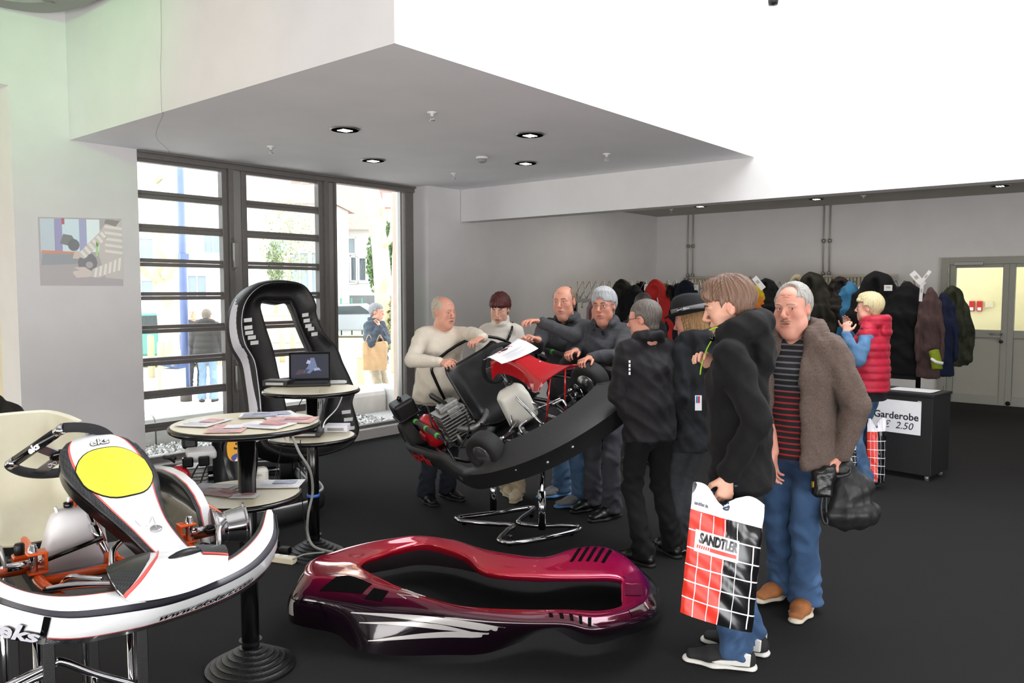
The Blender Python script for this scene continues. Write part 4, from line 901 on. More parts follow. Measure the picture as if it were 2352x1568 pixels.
            blob_obj('sole', so, .006 if vox < .007 else .009, shoes['sm'], q)
    # --- top garment(s)
    g = girth
    for gi, tp in enumerate(top if isinstance(top, list) else [top] if top else []):
        tb = Blob(); e = tp.get('ease', 0.0); hem = tp.get('hem', .84)
        tb.slab(T(0, 0, hem - .03), T(0, belly * .6, 1.08), ((.186 + e) * k * g, (.136 + e) * k * g), ((.158 + e) * k * g, (.116 + e + belly * .5) * k * g), rtv, k=.06)
        tb.slab(T(0, belly * .6, 1.06), T(0, .005, 1.30), ((.158 + e) * k * g, (.116 + e + belly * .5) * k * g), ((.170 + e) * k * (g * .5 + .5), (.118 + e) * k * (g * .5 + .5)), rtv, k=.06)
        tb.slab(T(0, .005, 1.28), T(0, -.005, 1.415), ((.170 + e) * k * (g * .5 + .5), (.116 + e) * k), ((.135) * k, (.058) * k), rtv, k=.05)
        tb.cap(T(-.09, -.01, 1.435), T(.09, -.01, 1.435), .052 * k, k=.04)
        if female: 
            for sx in (-1, 1): tb.ell(T(sx * .075, .10, 1.24), np.array((.065, .06, .065)) * k, B, k=.05)
        for key, sx in (('L', -1), ('R', 1)):
            s_, el, wr = arm_pts[key]; ar = tp.get('arm', .052); 
            s2 = s_ + Td((-sx * .02, 0, -.01)) * k
            if tp.get('sleeve', 1):
                mid_ = s2 + (el - s2) * .22; tb.cap(s2, mid_, (ar + .009 + e * .4) * k, (ar + .007 + e * .4) * k, k=.05)
                tb.cap(mid_, el, (ar + .007 + e * .4) * k, (ar - .002 + e * .3) * k, k=.008)
                cuff = wr - (wr - el) * tp.get('cuff', .06)
                tb.cap(el, cuff, (ar - .002 + e * .3) * k, (ar - .015 + e * .2) * k, k=.010)
                if tp.get('rib'): tb.cap(cuff - (cuff - el) * .22, cuff, (ar - .016) * k, (ar - .018) * k, k=.01)
                tb.cut  # sleeves end rounded round the wrist
            elif e > -.01: tb.cap(s2, s2 + (el - s2) * .12, (ar + .018) * k, (ar + .012) * k, k=.04)
        cz = 1.462 if tp.get('collar') is None else 1.475
        if tp.get('collar'):                                                # stand-up collar
            c = tp['collar']; ring = [T(.074 * math.sin(x) * (1 if not female else .9), -.008 + .075 * math.cos(x), 1.475 + .0 * math.cos(x) + c * (.5 - .25 * math.cos(x))) for x in np.linspace(math.radians(tp.get('gap', 25)), 2 * math.pi - math.radians(tp.get('gap', 25)), 14)]
            for p, q in zip(ring[:-1], ring[1:]): tb.cap(p, q, (.016 + c * .35) * k, k=.012)
        if tp.get('turtle'):
            ring = [T(.056 * math.sin(x), -.004 + .058 * math.cos(x), 1.475 + .012 * math.cos(x)) for x in np.linspace(0, 2 * math.pi, 15)]
            for z in (0, .03, .055):
                for p, q in zip(ring[:-1], ring[1:]): tb.cap(p + np.array((0, 0, z)), q + np.array((0, 0, z)), .018 * k, k=.012)
        if tp.get('hood'):                                                  # a hood lying down the back of the neck
            ho = tp['hood']
            ring = [T(.108 * math.sin(x), -.015 + .088 * math.cos(x), 1.485 + tp.get('hoodz', .02) * (.6 - .6 * math.cos(x))) for x in np.linspace(math.radians(28), 2 * math.pi - math.radians(28), 14)]
            for i_, (p, q) in enumerate(zip(ring[:-1], ring[1:])): r_ = (.026 + .026 * math.sin(math.pi * (i_ + .5) / 13)) * ho * k; tb.cap(p, q, r_, k=.03)
            tb.ell(T(0, -.115, 1.42), np.array((.115, .050, .095)) * k * ho, B @ Lr, k=.02); tb.ell(T(0, -.075, 1.515), np.array((.072, .042, .055)) * k, B @ Lr, k=.02, sub=True); tb.cap(T(-.10, -.10, 1.50), T(.10, -.10, 1.50), .012 * k, k=.02)
        if tp.get('open'):                                                  # open front: shows what is worn under it
            o_ = tp['open']; tb.slab(T(tp.get('openx', 0), .2, .6), T(tp.get('openx', 0), .12, 1.56), (o_ * k, .17 * k), (o_ * .8 * k, .14 * k), rtv, k=.02, sub=True)
        if tp.get('vneck'): tb.ell(T(0, .10, 1.47), np.array((.05, .06, tp['vneck'])) * k, B, k=.01, sub=True)
        tb.cut(T(0, 0, hem), -Td((0, 0, 1)))
        fd_ = tp.get('fold', .006); ex = tp.get('extra'); 
        blob_obj(tp.get('name', 'jacket'), tb, vc, tp['m'], t, disp=folds(fd_, int(abs(P0[1] * 777)) + gi, 7, 8, ex), colf=(lambda P, f=tp.get('colf'): f((P - P0) @ B / k, P)) if tp.get('colf') else None)
        if tp.get('band'):                                                   # ribbed waistband
            bb = Blob(); bb.slab(T(0, 0, hem - .02), T(0, 0, hem + .05), ((.178 + e) * k * g, (.122 + e) * k * g), ((.176 + e) * k * g, (.121 + e) * k * g), rtv, k=.01, end=.01)
            bb.cut(T(0, 0, hem - .035), -Td((0, 0, 1))); blob_obj('waistband', bb, vc, tp['band'], t)
    return dict(root=t, H=H, Hb=Hb, T=T, Td=Td, W=W, arms=arm_pts, legs=legs, k=k, ks=ks, B=B)
def glasses(p, m, lens=True):
    H = p['H']; ks = p['ks']; o = MB()
    for sx in (-1, 1):
        c = [(sx * (.034 + .022 * math.cos(a)), .098 - .006 * abs(math.cos(a)), .010 + .016 * math.sin(a)) for a in np.linspace(0, 2 * math.pi, 17)[:-1]]
        o.tube([tuple(H(*q)) for q in c], .0014, 5, closed=True)
        o.tube([tuple(H(sx * .056, .092, .014)), tuple(H(sx * .078, .04, .016)), tuple(H(sx * .082, -.005, .014))], .0016, 5)
    o.tube([tuple(H(-.012, .1, .014)), tuple(H(0, .106, .016)), tuple(H(.012, .1, .014))], .0014, 5)
    return o.build('spectacles', m, p['root'], True, world=True)
# ================================================================ the black kart tilted on its stand
IZO = np.array((-3.617, 4.331, 0.74)); IZR = (.476, -.001, -.463)
iz = thing('go_kart', 'black rental kart with red nose panel tilted up on a chrome stand', 'go-kart', IZO, IZR)
IZM = np.array(Euler(IZR).to_matrix())
def izw(p): return IZM @ np.array(p, float) + IZO
def izl(x, y, ax, v):                                                     # picture ray met with a plane of the kart's own frame
    d = IZM.T @ ray(x, y); c = IZM.T @ (Cv - IZO); return c + d * (v - c[ax]) / d[ax]
BUMP = mat('moulded_black_bumper', '1f1f20', .5, noise=(30, .15), bump=(160, .1), spec=.6)
KFR = mat('kart_frame_black', '161617', .3, noise=(30, .15))
# bumper ring all round: outline at floor level of the kart, section = outer wall, rounded top, flat top, inner lip
E_ = [(.88, -.28), (.955, -.1), (.985, .12), (.96, .36), (.87, .55), (.66, .63), (.40, .615), (.1, .61), (-.25, .615), (-.55, .63), (-.78, .60), (-.90, .42), (-.93, .12), (-.93, -.15), (-.90, -.40), (-.80, -.58), (-.58, -.645), (-.25, -.62), (.1, -.60), (.40, -.60), (.60, -.565), (.76, -.43)]
ring = smooth_path(E_, 6, closed=True); nR = len(ring)
tan = np.roll(ring, -1, 0) - np.roll(ring, 1, 0); tan /= np.linalg.norm(tan, axis=1, keepdims=True); nor = np.stack([tan[:, 1], -tan[:, 0]], 1)
if ((ring + nor * .01) ** 2).sum() < (ring ** 2).sum(): nor = -nor
G = []
for i, (p, n) in enumerate(zip(ring, nor)):
    front = np.clip((p[0] - .45) / .3, 0, 1); front = front * front * (3 - 2 * front)
    side = np.clip(1 - abs(p[0] - .05) / .45, 0, 1); side = side * side * (3 - 2 * side) * (1 - front)
    rear = np.clip((-p[0] - .5) / .3, 0, 1)
    zt = .165 - .075 * front - .055 * math.exp(-((p[0] + .05) / .25) ** 2) * (abs(p[1]) > .4) + .04 * rear; rt2 = np.clip((.15 - p[1]) / .3, 0, 1) * (1 - np.clip((p[0] - .55) / .2, 0, 1)); zt = zt * (1 - rt2) + rt2 * (.085 + .03 * math.exp(-((p[0] - .15) / .2) ** 2)); fw2 = np.clip((p[0] - .66) / .15, 0, 1); wd = .03 + fw2 * (.115 + .06 * np.clip(p[1] / .5, -1, 1))
    sec = [(-.045, -.06), (-.004, -.056), (.008, -.02), (.02 + .02 * front, zt * .6), (.016 + .035 * front, zt - .02), (.0 + .03 * front, zt), (-.5 * wd + .01 * front, zt + .045 * fw2), (-wd, zt + .085 * fw2), (-wd - .014, zt + .075 * fw2 - .02), (-wd - .012, zt - .03)]
    G.append([(p[0] + n[0] * o, p[1] + n[1] * o, z) for o, z in sec])
m = MB(); m.slab(np.array(G), .006, cu=True); m.build('bumper', BUMP, iz, True, autos=50)
BOLT = mat('zinc_bolt', 'c8c8cc', .25, .9)
def near_ring(x, y): i = int(((ring - np.array((x, y))) ** 2).sum(1).argmin()); return i
for a_ in (-.42, -.22, -.02, .16, .20, .42, -.52):
    i = near_ring(.97 - abs(a_) ** 3, a_); p = np.array((*ring[i], .02 + .02 * math.sin(a_ * 9))); n = np.array((*nor[i], 0))
    m = MB(); m.lathe([(.011, 0), (.011, .003), (.007, .005), (.006, .008), (0, .009)], 12, tuple(p + n * .024), tuple(n)); m.build('bolt', BOLT, iz, True)
def ringtext(s, c, size, zc, m_, name, sgn=1, **k):
    i0 = near_ring(*c); L = np.concatenate([[0], np.cumsum(np.linalg.norm(np.diff(np.vstack([ring, ring[:1]]), axis=0), axis=1))])
    def w(v):
        s_ = (L[i0] + sgn * v.x) % L[-1]; j = min(int(np.searchsorted(L, s_, side='right')) - 1, nR - 1); f_ = (s_ - L[j]) / max(L[j + 1] - L[j], 1e-6)
        p = ring[j] * (1 - f_) + ring[(j + 1) % nR] * f_; n = nor[j] * (1 - f_) + nor[(j + 1) % nR] * f_
        return (p[0] + n[0] * (.024 + v.z), p[1] + n[1] * (.024 + v.z), zc + v.y)
    return text(name, s, size, m_, iz, warp=w, **k)
ringtext('Izzi-Flex', (-.30, -.62), .105, .018, mat('red_lettering', 'b0202a', .5), 'maker_lettering', ext=.001, off=.002)
m = MB(); i = near_ring(.45, -.62); m.lathe([(.03, 0), (.03, .002), (.022, .003), (0, .003)], 16, (ring[i][0] + nor[i][0] * .014, ring[i][1] + nor[i][1] * .014, .03), (nor[i][0], nor[i][1], 0)); m.build('maker_badge', BOLT, iz, True)
# chassis
def ktube(name, P, r, m_, n=10, sm=4, par=None):
    m = MB(); m.tube([tuple(q) for q in smooth_path(P, sm)], r, n); return m.build(name, m_, par or iz, True)
for s in (-1, 1):
    ktube('chassis_rail', [(.78, s * .20, 0), (.45, s * .24, 0), (.1, s * .30, 0), (-.3, s * .28, 0), (-.78, s * .28, .02)], .016, KFR)
    ktube('side_bar', [(.35, s * .26, 0), (.32, s * .50, .05), (-.28, s * .52, .05), (-.34, s * .28, .0)], .013, KFR)
    ktube('front_bumper_bar', [(.45, s * .22, 0), (.70, s * .30, .02), (.86, s * .22, .05), (.88, 0, .06)], .010, CHROME)
for x in (.70, .2, -.32, -.70): ktube('cross_tube', [(x, -.27, 0), (x, .27, 0)], .014, KFR, sm=1)
m = MB(); m.grid([[(x, y, .012) for y in (-.25, 0, .25)] for x in (-.12, .3, .74)]); m.grid([[(x, y, .008) for y in (.25, 0, -.25)] for x in (-.12, .3, .74)]); m.build('floor_tray', mat('tray_dark', '2b2c2e', .4, .4), iz)
# axles, wheels
def wheel(par, c, axis, R, w, rim, name='wheel'):
    m = MB(); ax = Vector(axis).normalized(); a0 = Vector(c)
    prof = [(rim, -w * .42), (rim + .008, -w * .5), (R * .80, -w * .5), (R * .90, -w * .47), (R * .965, -w * .38), (R * .995, -w * .22), (R, 0), (R * .995, w * .22), (R * .965, w * .38), (R * .90, w * .47), (R * .80, w * .5), (rim + .008, w * .5), (rim, w * .42), (rim, -w * .42)]
    m.lathe(prof, 36, a0, ax); t_ = m.build('tyre', RUBBER, par, True)
    m = MB(); m.lathe([(rim * .98, -w * .46), (rim * 1.02, -w * .44), (rim * .9, -w * .2), (rim * .72, 0), (rim * .9, w * .2), (rim * 1.02, w * .44), (rim * .98, w * .46)], 28, a0, ax)
    m.lathe([(0, -w * .12), (.03, -w * .14), (rim * .75, -w * .02), (rim * .75, .0), (.03, w * .1), (0, w * .12)], 20, a0, ax); m.build('rim', mat('satin_rim', 'c4c4c8', .22, .95, noise=(40, .1)), t_, True)
    m = MB(); q = frame_from(ax)
    for k in range(5):
        a = k * 2 * math.pi / 5; m.lathe([(.006, 0), (.006, w * .16), (0, w * .17)], 6, a0 + (q[0] * math.cos(a) + q[1] * math.sin(a)) * .03 - ax * w * .0, ax)
    m.build('lug_nuts', BOLT, t_, True)
    return t_
FL = izl(1342, 888, 1, .42); FRW = izl(1122, 1046, 1, -.43); RRW = izl(938, 1000, 1, -.52); RLW = izl(1228, 815, 1, .52)
FL[2] = np.clip(FL[2], .05, .16); FRW[2] = np.clip(FRW[2], .05, .16); RRW[2] = np.clip(RRW[2], .06, .18); RLW[2] = np.clip(RLW[2], .06, .2)
FL[0] += .04; wheel(iz, (FL[0], .46, FL[2] + .03), (-.40, 1, 0), .134, .12, .070); wheel(iz, (FRW[0], -.43, FRW[2] + .03), (-.45, 1, 0), .134, .12, .070)
wheel(iz, (-.60, -.555, .12), (0, 1, 0), .138, .17, .066); wheel(iz, (-.58, .50, .11), (0, 1, 0), .138, .17, .066)
ktube('rear_axle', [(-.58, -.42, .11), (-.58, .42, .11)], .015, CHROME, sm=1)
for s, fx, fz in ((1, FL[0], FL[2]), (-1, FRW[0], FRW[2])):
    m = MB(); m.lathe([(.012, -.06), (.018, -.05), (.018, .05), (.012, .06)], 12, (fx, s * .30, fz), (0, 0, 1)); m.build('kingpin', CHROME, iz, True)
    ktube('stub_axle', [(fx, s * .30, fz), (fx, s * .36, fz)], .014, CHROME, sm=1)
    m = MB(); m.lathe([(.022, -.004), (.068, -.004), (.072, 0), (.068, .004), (.022, .004)], 28, (fx + s * .02, s * .345, fz), (.12, 1, 0)); m.build('brake_disc', CHROME, iz, True)
    m = MB(); m.box((fx + .05, s * .34, fz + .03), (.05, .03, .06)); m.build('caliper', BLACKG, iz, bevel=.006)
    m = MB(); m.box((fx, s * .26, fz - .045), (.05, .10, .012)); m.box((fx, s * .26, fz + .045), (.05, .10, .012)); m.build('yoke', KFR, iz)
    ktube('tie_rod', [(fx - .08, s * .29, fz + .0), (.30, s * .04, .10)], .007, CHROME, sm=1)
    m = MB(); m.ball((fx - .08, s * .29, fz), .013, 10); m.build('rod_end', CHROME, iz, True)
    ktube('pedal', [(.60, s * .17, .02), (.66, s * .17, .08), (.64, s * .17, .17), (.63, s * .10, .18)], .009, CHROME)
    m = MB(); m.box((.62, s * .12, .01), (.06, .05, .05)); m.build('pedal_bracket', CHROME, iz, bevel=.005)
    ktube('pedal_rod', [(.62, s * .16, .06), (.20, s * .25, .04)], .005, CHROME, sm=1)
# master cylinder, spring
m = MB(); m.box((.50, -.12, .05), (.12, .05, .05)); m.lathe([(.02, 0), (.022, .03), (.018, .035)], 12, (.50, -.12, .075)); m.build('brake_cylinder', STEEL, iz, bevel=.006)
m = MB(); m.tube([(.40 + .0022 * k, .12 + .009 * math.cos(k * .9), .05 + .009 * math.sin(k * .9)) for k in range(60)], .002, 5); m.build('return_spring', CHROME, iz, True)
# seat: a moulded bucket
m = MB(); G = []
sp = smooth_path([(.12, .085), (.0, .03), (-.12, .03), (-.20, .10), (-.245, .24), (-.275, .37), (-.295, .475), (-.31, .495)], 5)   # x, z of the middle line
for j, (x, z) in enumerate(sp):
    u = j / (len(sp) - 1); hw = .205 + .015 * math.sin(u * 3) - .03 * max(0, u - .85) / .15; rise = .10 * (1 - abs(2 * u - .9)) + .03
    row = []
    for v in np.linspace(-1, 1, 17):
        av = abs(v); up = rise * max(0, (av - .55) / .45) ** 1.6
        nx, nz = (sp[min(j + 1, len(sp) - 1)] - sp[max(j - 1, 0)]); L = math.hypot(nx, nz); nx, nz = -nz / L * -1, nx / L * -1
        row.append((x + abs(nx) * up * .9 * (1 if u > .3 else .2), v * hw * (1 + .05 * av) + .015, z + (abs(nz) * up)))
    G.append(row)
m.slab(np.array(G), .007); SEAT = mat('moulded_seat_black', '1c1c1d', .34, noise=(20, .2), bump=(240, .06)); m.build('seat', SEAT, iz, True)
for r in (0, -1):
    m = MB(); m.tube([tuple(q) for q in [g[r] for g in G]] , .009, 8); m.build('seat_rim', SEAT, iz, True)
m = MB(); m.tube(G[-1], .009, 8); m.build('seat_rim', SEAT, iz, True)
# steering
ktube('steering_column', [(.62, 0, .04), (.30, 0, .26), (.12, .05, .44)], .011, CHROME, sm=1)
ktube('column_stay', [(.36, -.16, .02), (.28, -.03, .27)], .008, CHROME, sm=1); ktube('column_stay', [(.36, .16, .02), (.28, .03, .27)], .008, CHROME, sm=1)
SX = Vector((.82, 0, -.57)); q0, q1, _ = frame_from(SX, (0, 1, 0)); sc = Vector((.10, .06, .455))
st = MB(); st.tube([tuple(sc + q0 * (.170 * math.cos(a)) + q1 * (.140 * math.sin(a) if math.sin(a) > -.3 else .12 * math.sin(a))) for a in np.linspace(0, 2 * math.pi, 36, endpoint=False)], .017, 12, closed=True)
sw_ = st.build('steering_wheel', mat('suede_grip', '161617', .9, bump=(260, .3)), iz, True)
for a in (0.3, math.pi - .3, -math.pi / 2):
    m = MB(); e = sc + q0 * (.145 * math.cos(a)) + q1 * (.11 * math.sin(a)); m.bar(tuple(sc + SX * .02), tuple(e), .035, .005, tuple(SX)); m.build('spoke', GREYMETAL, sw_)
m = MB(); m.lathe([(.035, -.012), (.04, 0), (.03, .01)], 14, tuple(sc + SX * .02), tuple(SX)); m.build('wheel_boss', BLACKG, sw_, True)
# red nose panel
m = MB(); REDP = mat('gloss_red_panel', 'b3151f', .16, coat=.6, noise=(30, .06)); G = []
mid = smooth_path([(.20, .455), (.26, .475), (.38, .44), (.48, .385), (.56, .335), (.64, .305), (.71, .295)], 5)
for j, (x, z) in enumerate(mid):
    u = j / (len(mid) - 1); hw = .130 - .045 * math.sin(min(u * 1.25, 1) * math.pi) + .02 * max(0, u - .55) / .45; dr = .10 * (1 - u) ** .6 + .02
    G.append([(x - .02 * abs(v) ** 3, v * hw + .08 + .12 * u ** 1.1, z + .075 - dr * max(0, (abs(v) - .62) / .38) ** 1.4 - .012 * v * v) for v in np.linspace(-1, 1, 19)])
m.slab(np.array(G)[:, ::-1], .005); m.build('nose_panel', REDP, iz, True)
ktube('panel_stay', [(.69, .14, .36), (.56, .0, .02)], .006, REDP, sm=1); ktube('panel_stay', [(.69, .26, .36), (.56, .16, .02)], .006, REDP, sm=1)
for x, y, z in ((.40, .17, .50), (.52, .19, .437)):
    m = MB(); m.lathe([(.008, 0), (.008, .004), (0, .006)], 8, (x, y, z), (.4, .1, .9)); m.build('panel_screw', BOLT, iz, True)
# fuel tank
m = MB(); TANK = mat('translucent_white_tank', 'e9e6dc', .35, noise=(6, .04), sss=.15)
bl = Blob(); bl.box((0.27, 0, .17), (.055, .105, .125), r=.03, k=.02).box((.25, 0, .27), (.04, .075, .05), r=.03, k=.04); bl.ell((.33, .11, .30), (.05, .05, .06), k=.03, sub=True).ell((.33, -.11, .05), (.05, .05, .06), k=.03, sub=True)
tk = blob_obj('fuel_tank', bl, .008, TANK, iz, world=False)
m = MB(); m.lathe([(.022, 0), (.024, .004), (.024, .022), (.018, .026), (0, .026)], 14, (.235, .03, .318)); m.build('tank_cap', BLACKP, tk, True)
# side guard rails with taped foam
for s in (-1, 1):
    P = [(.28, s * .56, .05), (.24, s * .56, .16), (.18, s * .555, .235), (-.36, s * .555, .275), (-.44, s * .55, .20), (-.47, s * .5, .06)]
    ktube('guard_rail', P, .010, BLACKG, sm=5)
    a, b = Vector((.15, s * .555, .238)), Vector((-.36, s * .555, .275))
    m = MB(); m.tube([tuple(a), tuple(b)], .019, 12); fo = m.build('foam_sleeve', mat('foam_grey', '3a3835', .9), iz, True)
    for f_ in (.06, .5, .94):
        c = a + (b - a) * f_; d_ = (b - a).normalized(); m = MB(); m.tube([tuple(c - d_ * .018), tuple(c + d_ * .018)], .0205, 12); m.build('green_tape', mat('green_tape', '3fae3f', .5), fo, True)
# engine: finned block, red fan cover, filter box, fuel tank on top
ex, ey = -.29, -.36
m = MB()
for k in range(9): m.box((ex + .08, ey + .02, .08 + .024 * k), (.24, .20, .010))
m.box((ex + .06, ey, .16), (.16, .14, .2)); m.build('cylinder_fins', STEEL, iz, bevel=.003)
m = MB(); m.box((ex - .02, ey + .02, .09), (.22, .22, .15)); m.box((ex + .02, ey + .05, .27), (.16, .12, .07)); m.lathe([(.05, -.05), (.055, 0), (.05, .05)], 16, (ex + .02, ey + .14, .13), (0, 1, 0)); m.build('crankcase', STEEL, iz, bevel=.012)
m = MB(); m.box((ex + .10, ey + .03, .30), (.10, .16, .05)); m.box((ex + .16, ey + .04, .25), (.05, .10, .08)); m.build('rocker_cover', STEEL, iz, bevel=.012)
m = MB(); m.lathe([(.125, 0), (.135, .02), (.128, .06), (.10, .085), (.0, .09)], 28, (ex - .02, ey - .10, .16), (-.0, -1, 0.02)); fc = m.build('fan_cover', mat('engine_red', 'b81722', .3, coat=.3), iz, True)
for k in range(7):
    m = MB(); m.box((ex - .06 + .012 * k, ey - .192, .16), (.006, .01, .07)); m.build('cooling_slot', BLACKP, fc)
m = MB(); m.lathe([(.045, 0), (.045, .02), (.03, .03), (0, .03)], 18, (ex - .02, ey - .185, .16), (0, -1, 0)); m.build('starter_hub', mat('engine_red_dark', '8a1018', .35), fc, True)
m = MB(); m.box((ex + .05, ey - .17, .24), (.045, .012, .035), (.3, 0, 0)); m.build('warning_sticker', mat('yellow_label', 'e0b83a', .5), fc)
m = MB(); m.box((-.60, -.54, .34), (.16, .17, .14), (0, .15, 0)); bx = m.build('air_filter_box', BLACKP, iz, bevel=.022)
m = MB(); m.box((-.60, -.54, .285), (.175, .185, .018), (0, .15, 0)); m.build('filter_seam', BLACKP, bx, bevel=.005)
m = MB(); m.lathe([(.012, 0), (.02, .01), (.008, .03), (0, .032)], 10, (-.60, -.54, .41)); m.build('filter_knob', BLACKG, bx, True)
m = MB(); m.box((ex - .02, ey + .02, .335), (.30, .03, .03), (0, .12, 0)); m.build('engine_strap', BLACKG, iz)
for P in ([(ex - .22, ey - .08, .30), (ex - .0, ey - .08, .34), (ex + .12, ey - .13, .2), (ex + .2, ey - .02, .06)], [(ex + .14, ey + .12, .24), (ex + .28, ey + .05, .12), (ex + .34, ey - .1, .05)], [(-.3, -.44, .06), (-.12, -.46, .08), (.05, -.42, .05), (.12, -.3, .04)]):
    ktube('cable', P, .006, BLACKP, 7, 8)
ktube('exhaust_pipe', [(ex + .18, ey, .14), (ex + .26, ey + .10, .10), (ex + .12, ey + .26, .10), (ex - .2, ey + .36, .13)], .022, STEEL, 12, 6)
m = MB(); m.box((-.30, -.40, .035), (.28, .26, .02)); m.build('engine_mount', KFR, iz)
m = MB(); m.lathe([(.055, -.012), (.062, 0), (.055, .012)], 22, (ex + .16, ey - .02, .06), (0, 1, 0)); m.build('clutch_drum', STEEL, iz, True)
# tall hoop and bars behind the seat (roll of cushioned pipe)
ktube('rear_hoop', [(-.60, -.22, .02), (-.62, -.22, .38), (-.62, -.16, .52), (-.60, .20, .54), (-.56, .44, .36), (-.60, .46, .06)], .012, BLACKG, sm=5)
ktube('rear_guard', [(-.86, -.40, .06), (-.84, -.1, .1), (-.84, .3, .1), (-.82, .46, .06)], .014, KFR)
for y in (-.3, .3): ktube('rear_stay', [(-.62, y, .02), (-.86, y, .07)], .013, KFR, sm=1)
for k in range(4):
    m = MB(); m.box((-.74 + .0 * k, -.42 + .07 * k, .03), (.12, .04, .03)); m.build('rear_slat', KFR, iz, bevel=.004)
# sheet of paper on the red panel
t = thing('price_sheet', 'white paper sheet with a red kart picture lying on the red nose panel', 'paper', izw((.33, .03, .49)), IZR)
px_, pz_ = [q[0] for q in mid], [q[1] for q in mid]
def psh(a, b, off=0.0):                                                     # a along the kart 0..1, b across 0..1
    x = .19 + .24 * a + .05 * (b - .5); y = -.045 + .26 * b + .03 * a; return np.array((x, y, float(np.interp(x, px_, pz_)) + .089 + .035 * abs(b - .45) ** 2 + off)) - np.array((.33, .03, .49))
m = MB(); m.slab(np.array([[psh(a, b) for b in np.linspace(0, 1, 9)] for a in np.linspace(0, 1, 10)])[:, ::-1], .0012); m.build('sheet', PAPER, t, True)
def onsheet(name, P, m_, off): m = MB(); q = [psh(a, b, off) for a, b in P]; n_ = len(q); c_ = sum(q) / n_; m.add(q + [c_], [(i, (i + 1) % n_, n_) for i in range(n_)]); m.add([v - np.array((0, 0, .0008)) for v in q + [c_]], [((i + 1) % n_, i, n_) for i in range(n_)]); m.build(name, m_, t)
onsheet('printed_kart', [(.36 + .16 * math.sin(a) + .05 * math.sin(3 * a), .48 + .20 * math.cos(a)) for a in np.linspace(0, 6.283, 22, endpoint=False)], mat('print_red', 'b8303a', .6), .0012)
onsheet('printed_kart_seat', [(.36 + .07 * math.sin(a), .47 + .10 * math.cos(a)) for a in np.linspace(0, 6.283, 14, endpoint=False)], mat('print_dark', '4a3038', .6), .002)
for k in range(6): onsheet('print_line', [(.62 + .055 * k, .2), (.62 + .055 * k, .8 - .1 * (k % 3)), (.634 + .055 * k, .8 - .1 * (k % 3)), (.634 + .055 * k, .2)], mat('print_grey', 'b9bac2', .6), .0012)
# stand
sx0 = ground(1245, 1228); sx1 = ground(1133, 1192)
t = thing('kart_stand', 'chrome zigzag stand on castors under the tilted black kart', 'stand', ((sx0[0] + sx1[0]) / 2, (sx0[1] + sx1[1]) / 2, 0))
def gp(x, y, z=.09): return tuple(ground(x, y, z))
zig = [gp(1060, 1182), gp(1172, 1172), gp(1222, 1168), gp(1220, 1174), gp(1200, 1198), gp(1195, 1205)]
loopA = [gp(1056, 1188), gp(1150, 1176), gp(1218, 1166), gp(1224, 1171), gp(1195, 1192), gp(1194, 1202), gp(1240, 1207), gp(1300, 1206), gp(1327, 1208), gp(1326, 1217), gp(1250, 1236), gp(1180, 1246), gp(1150, 1243), gp(1148, 1236), gp(1165, 1218), gp(1178, 1206), gp(1120, 1202), gp(1060, 1196), gp(1054, 1192)]
m = MB(); m.tube([tuple(q) for q in smooth_path(loopA, 5, closed=True)], .017, 12, closed=True); m.build('base_tube', CHROME, t, True, world=True)
for (x, y), zt in (((1245, 1228), .80), ((1133, 1186), .66)):
    b = ground(x, y - 18, .09); m = MB(); m.tube([(b[0], b[1], .075), (b[0], b[1], .34)], .026, 14); m.build('post', CHROME, t, True, world=True)
    m = MB(); m.tube([(b[0], b[1], .33), (b[0], b[1], zt)], .020, 14); m.build('inner_post', CHROME, t, True, world=True)
for x, y in ((1170, 1250), (1312, 1226), (1066, 1202), (1220, 1185)):
    g_ = ground(x, y + 4, 0.0); q = thing('castor', None, None, (0, 0, 0)) if False else None
    m = MB(); m.lathe([(.0, -.012), (.026, -.012), (.03, 0), (.026, .012), (0, .012)], 16, (g_[0], g_[1], .03), (.5, .8, 0)); c_ = m.build('castor', BLACKG, t, True, world=True)
    m = MB(); m.box((g_[0], g_[1], .06), (.03, .03, .03)); m.build('fork', CHROME, c_, world=True, bevel=.004)
# ================================================================ the white and orange kart in front
EKO = (-2.588, 1.102, .797); EKR = (0, 0, math.radians(-9.3))
ek = thing('go_kart', 'white and black kart with orange frame and yellow number plate on a stand', 'go-kart', EKO, EKR)
ORA = mat('orange_frame_paint', 'ee5a12', .28, coat=.4, noise=(20, .08)); WHITEP = mat('gloss_white_panel', 'f1f2f4', .2, coat=.5); REDL = mat('red_pinstripe', 'e0605a', .3, coat=.4)
CARB = mat('carbon_weave', '1a1b1d', .38, coat=.2, checker=(170, '35373b')); DKG = mat('dark_grey_groove', '3b3a42', .3); YEL = mat('yellow_plate', 'f2e63c', .3, coat=.3)
def etube(name, P, r, m_, n=12, sm=5, par=None):
    m = MB(); m.tube([tuple(q) for q in smooth_path(P, sm)], r, n); return m.build(name, m_, par or ek, True)
def resample(P, n, sm=10):
    Q = smooth_path(P, sm); L = np.concatenate([[0], np.cumsum(np.linalg.norm(np.diff(Q, axis=0), axis=1))]); t = np.linspace(0, L[-1], n)
    return np.stack([np.interp(t, L, Q[:, i]) for i in range(Q.shape[1])], 1)
NB = 60
Bq = resample([(-.05, -.36, -.06), (.10, -.365, -.06), (.219, -.352, -.06), (.34, -.28, -.06), (.413, -.201, -.06), (.437, -.08, -.06), (.43, .04, -.06), (.405, .17, -.058), (.367, .271, -.05), (.305, .368, -.035), (.24, .42, -.02)], NB)
Tq = resample([(-.05, -.375, .04), (.08, -.38, .04), (.20, -.37, .04), (.38, -.30, .04), (.489, -.224, .04), (.545, -.09, .04), (.556, .015, .04), (.51, .17, .042), (.431, .301, .05), (.31, .41, .075), (.19, .46, .12)], NB)
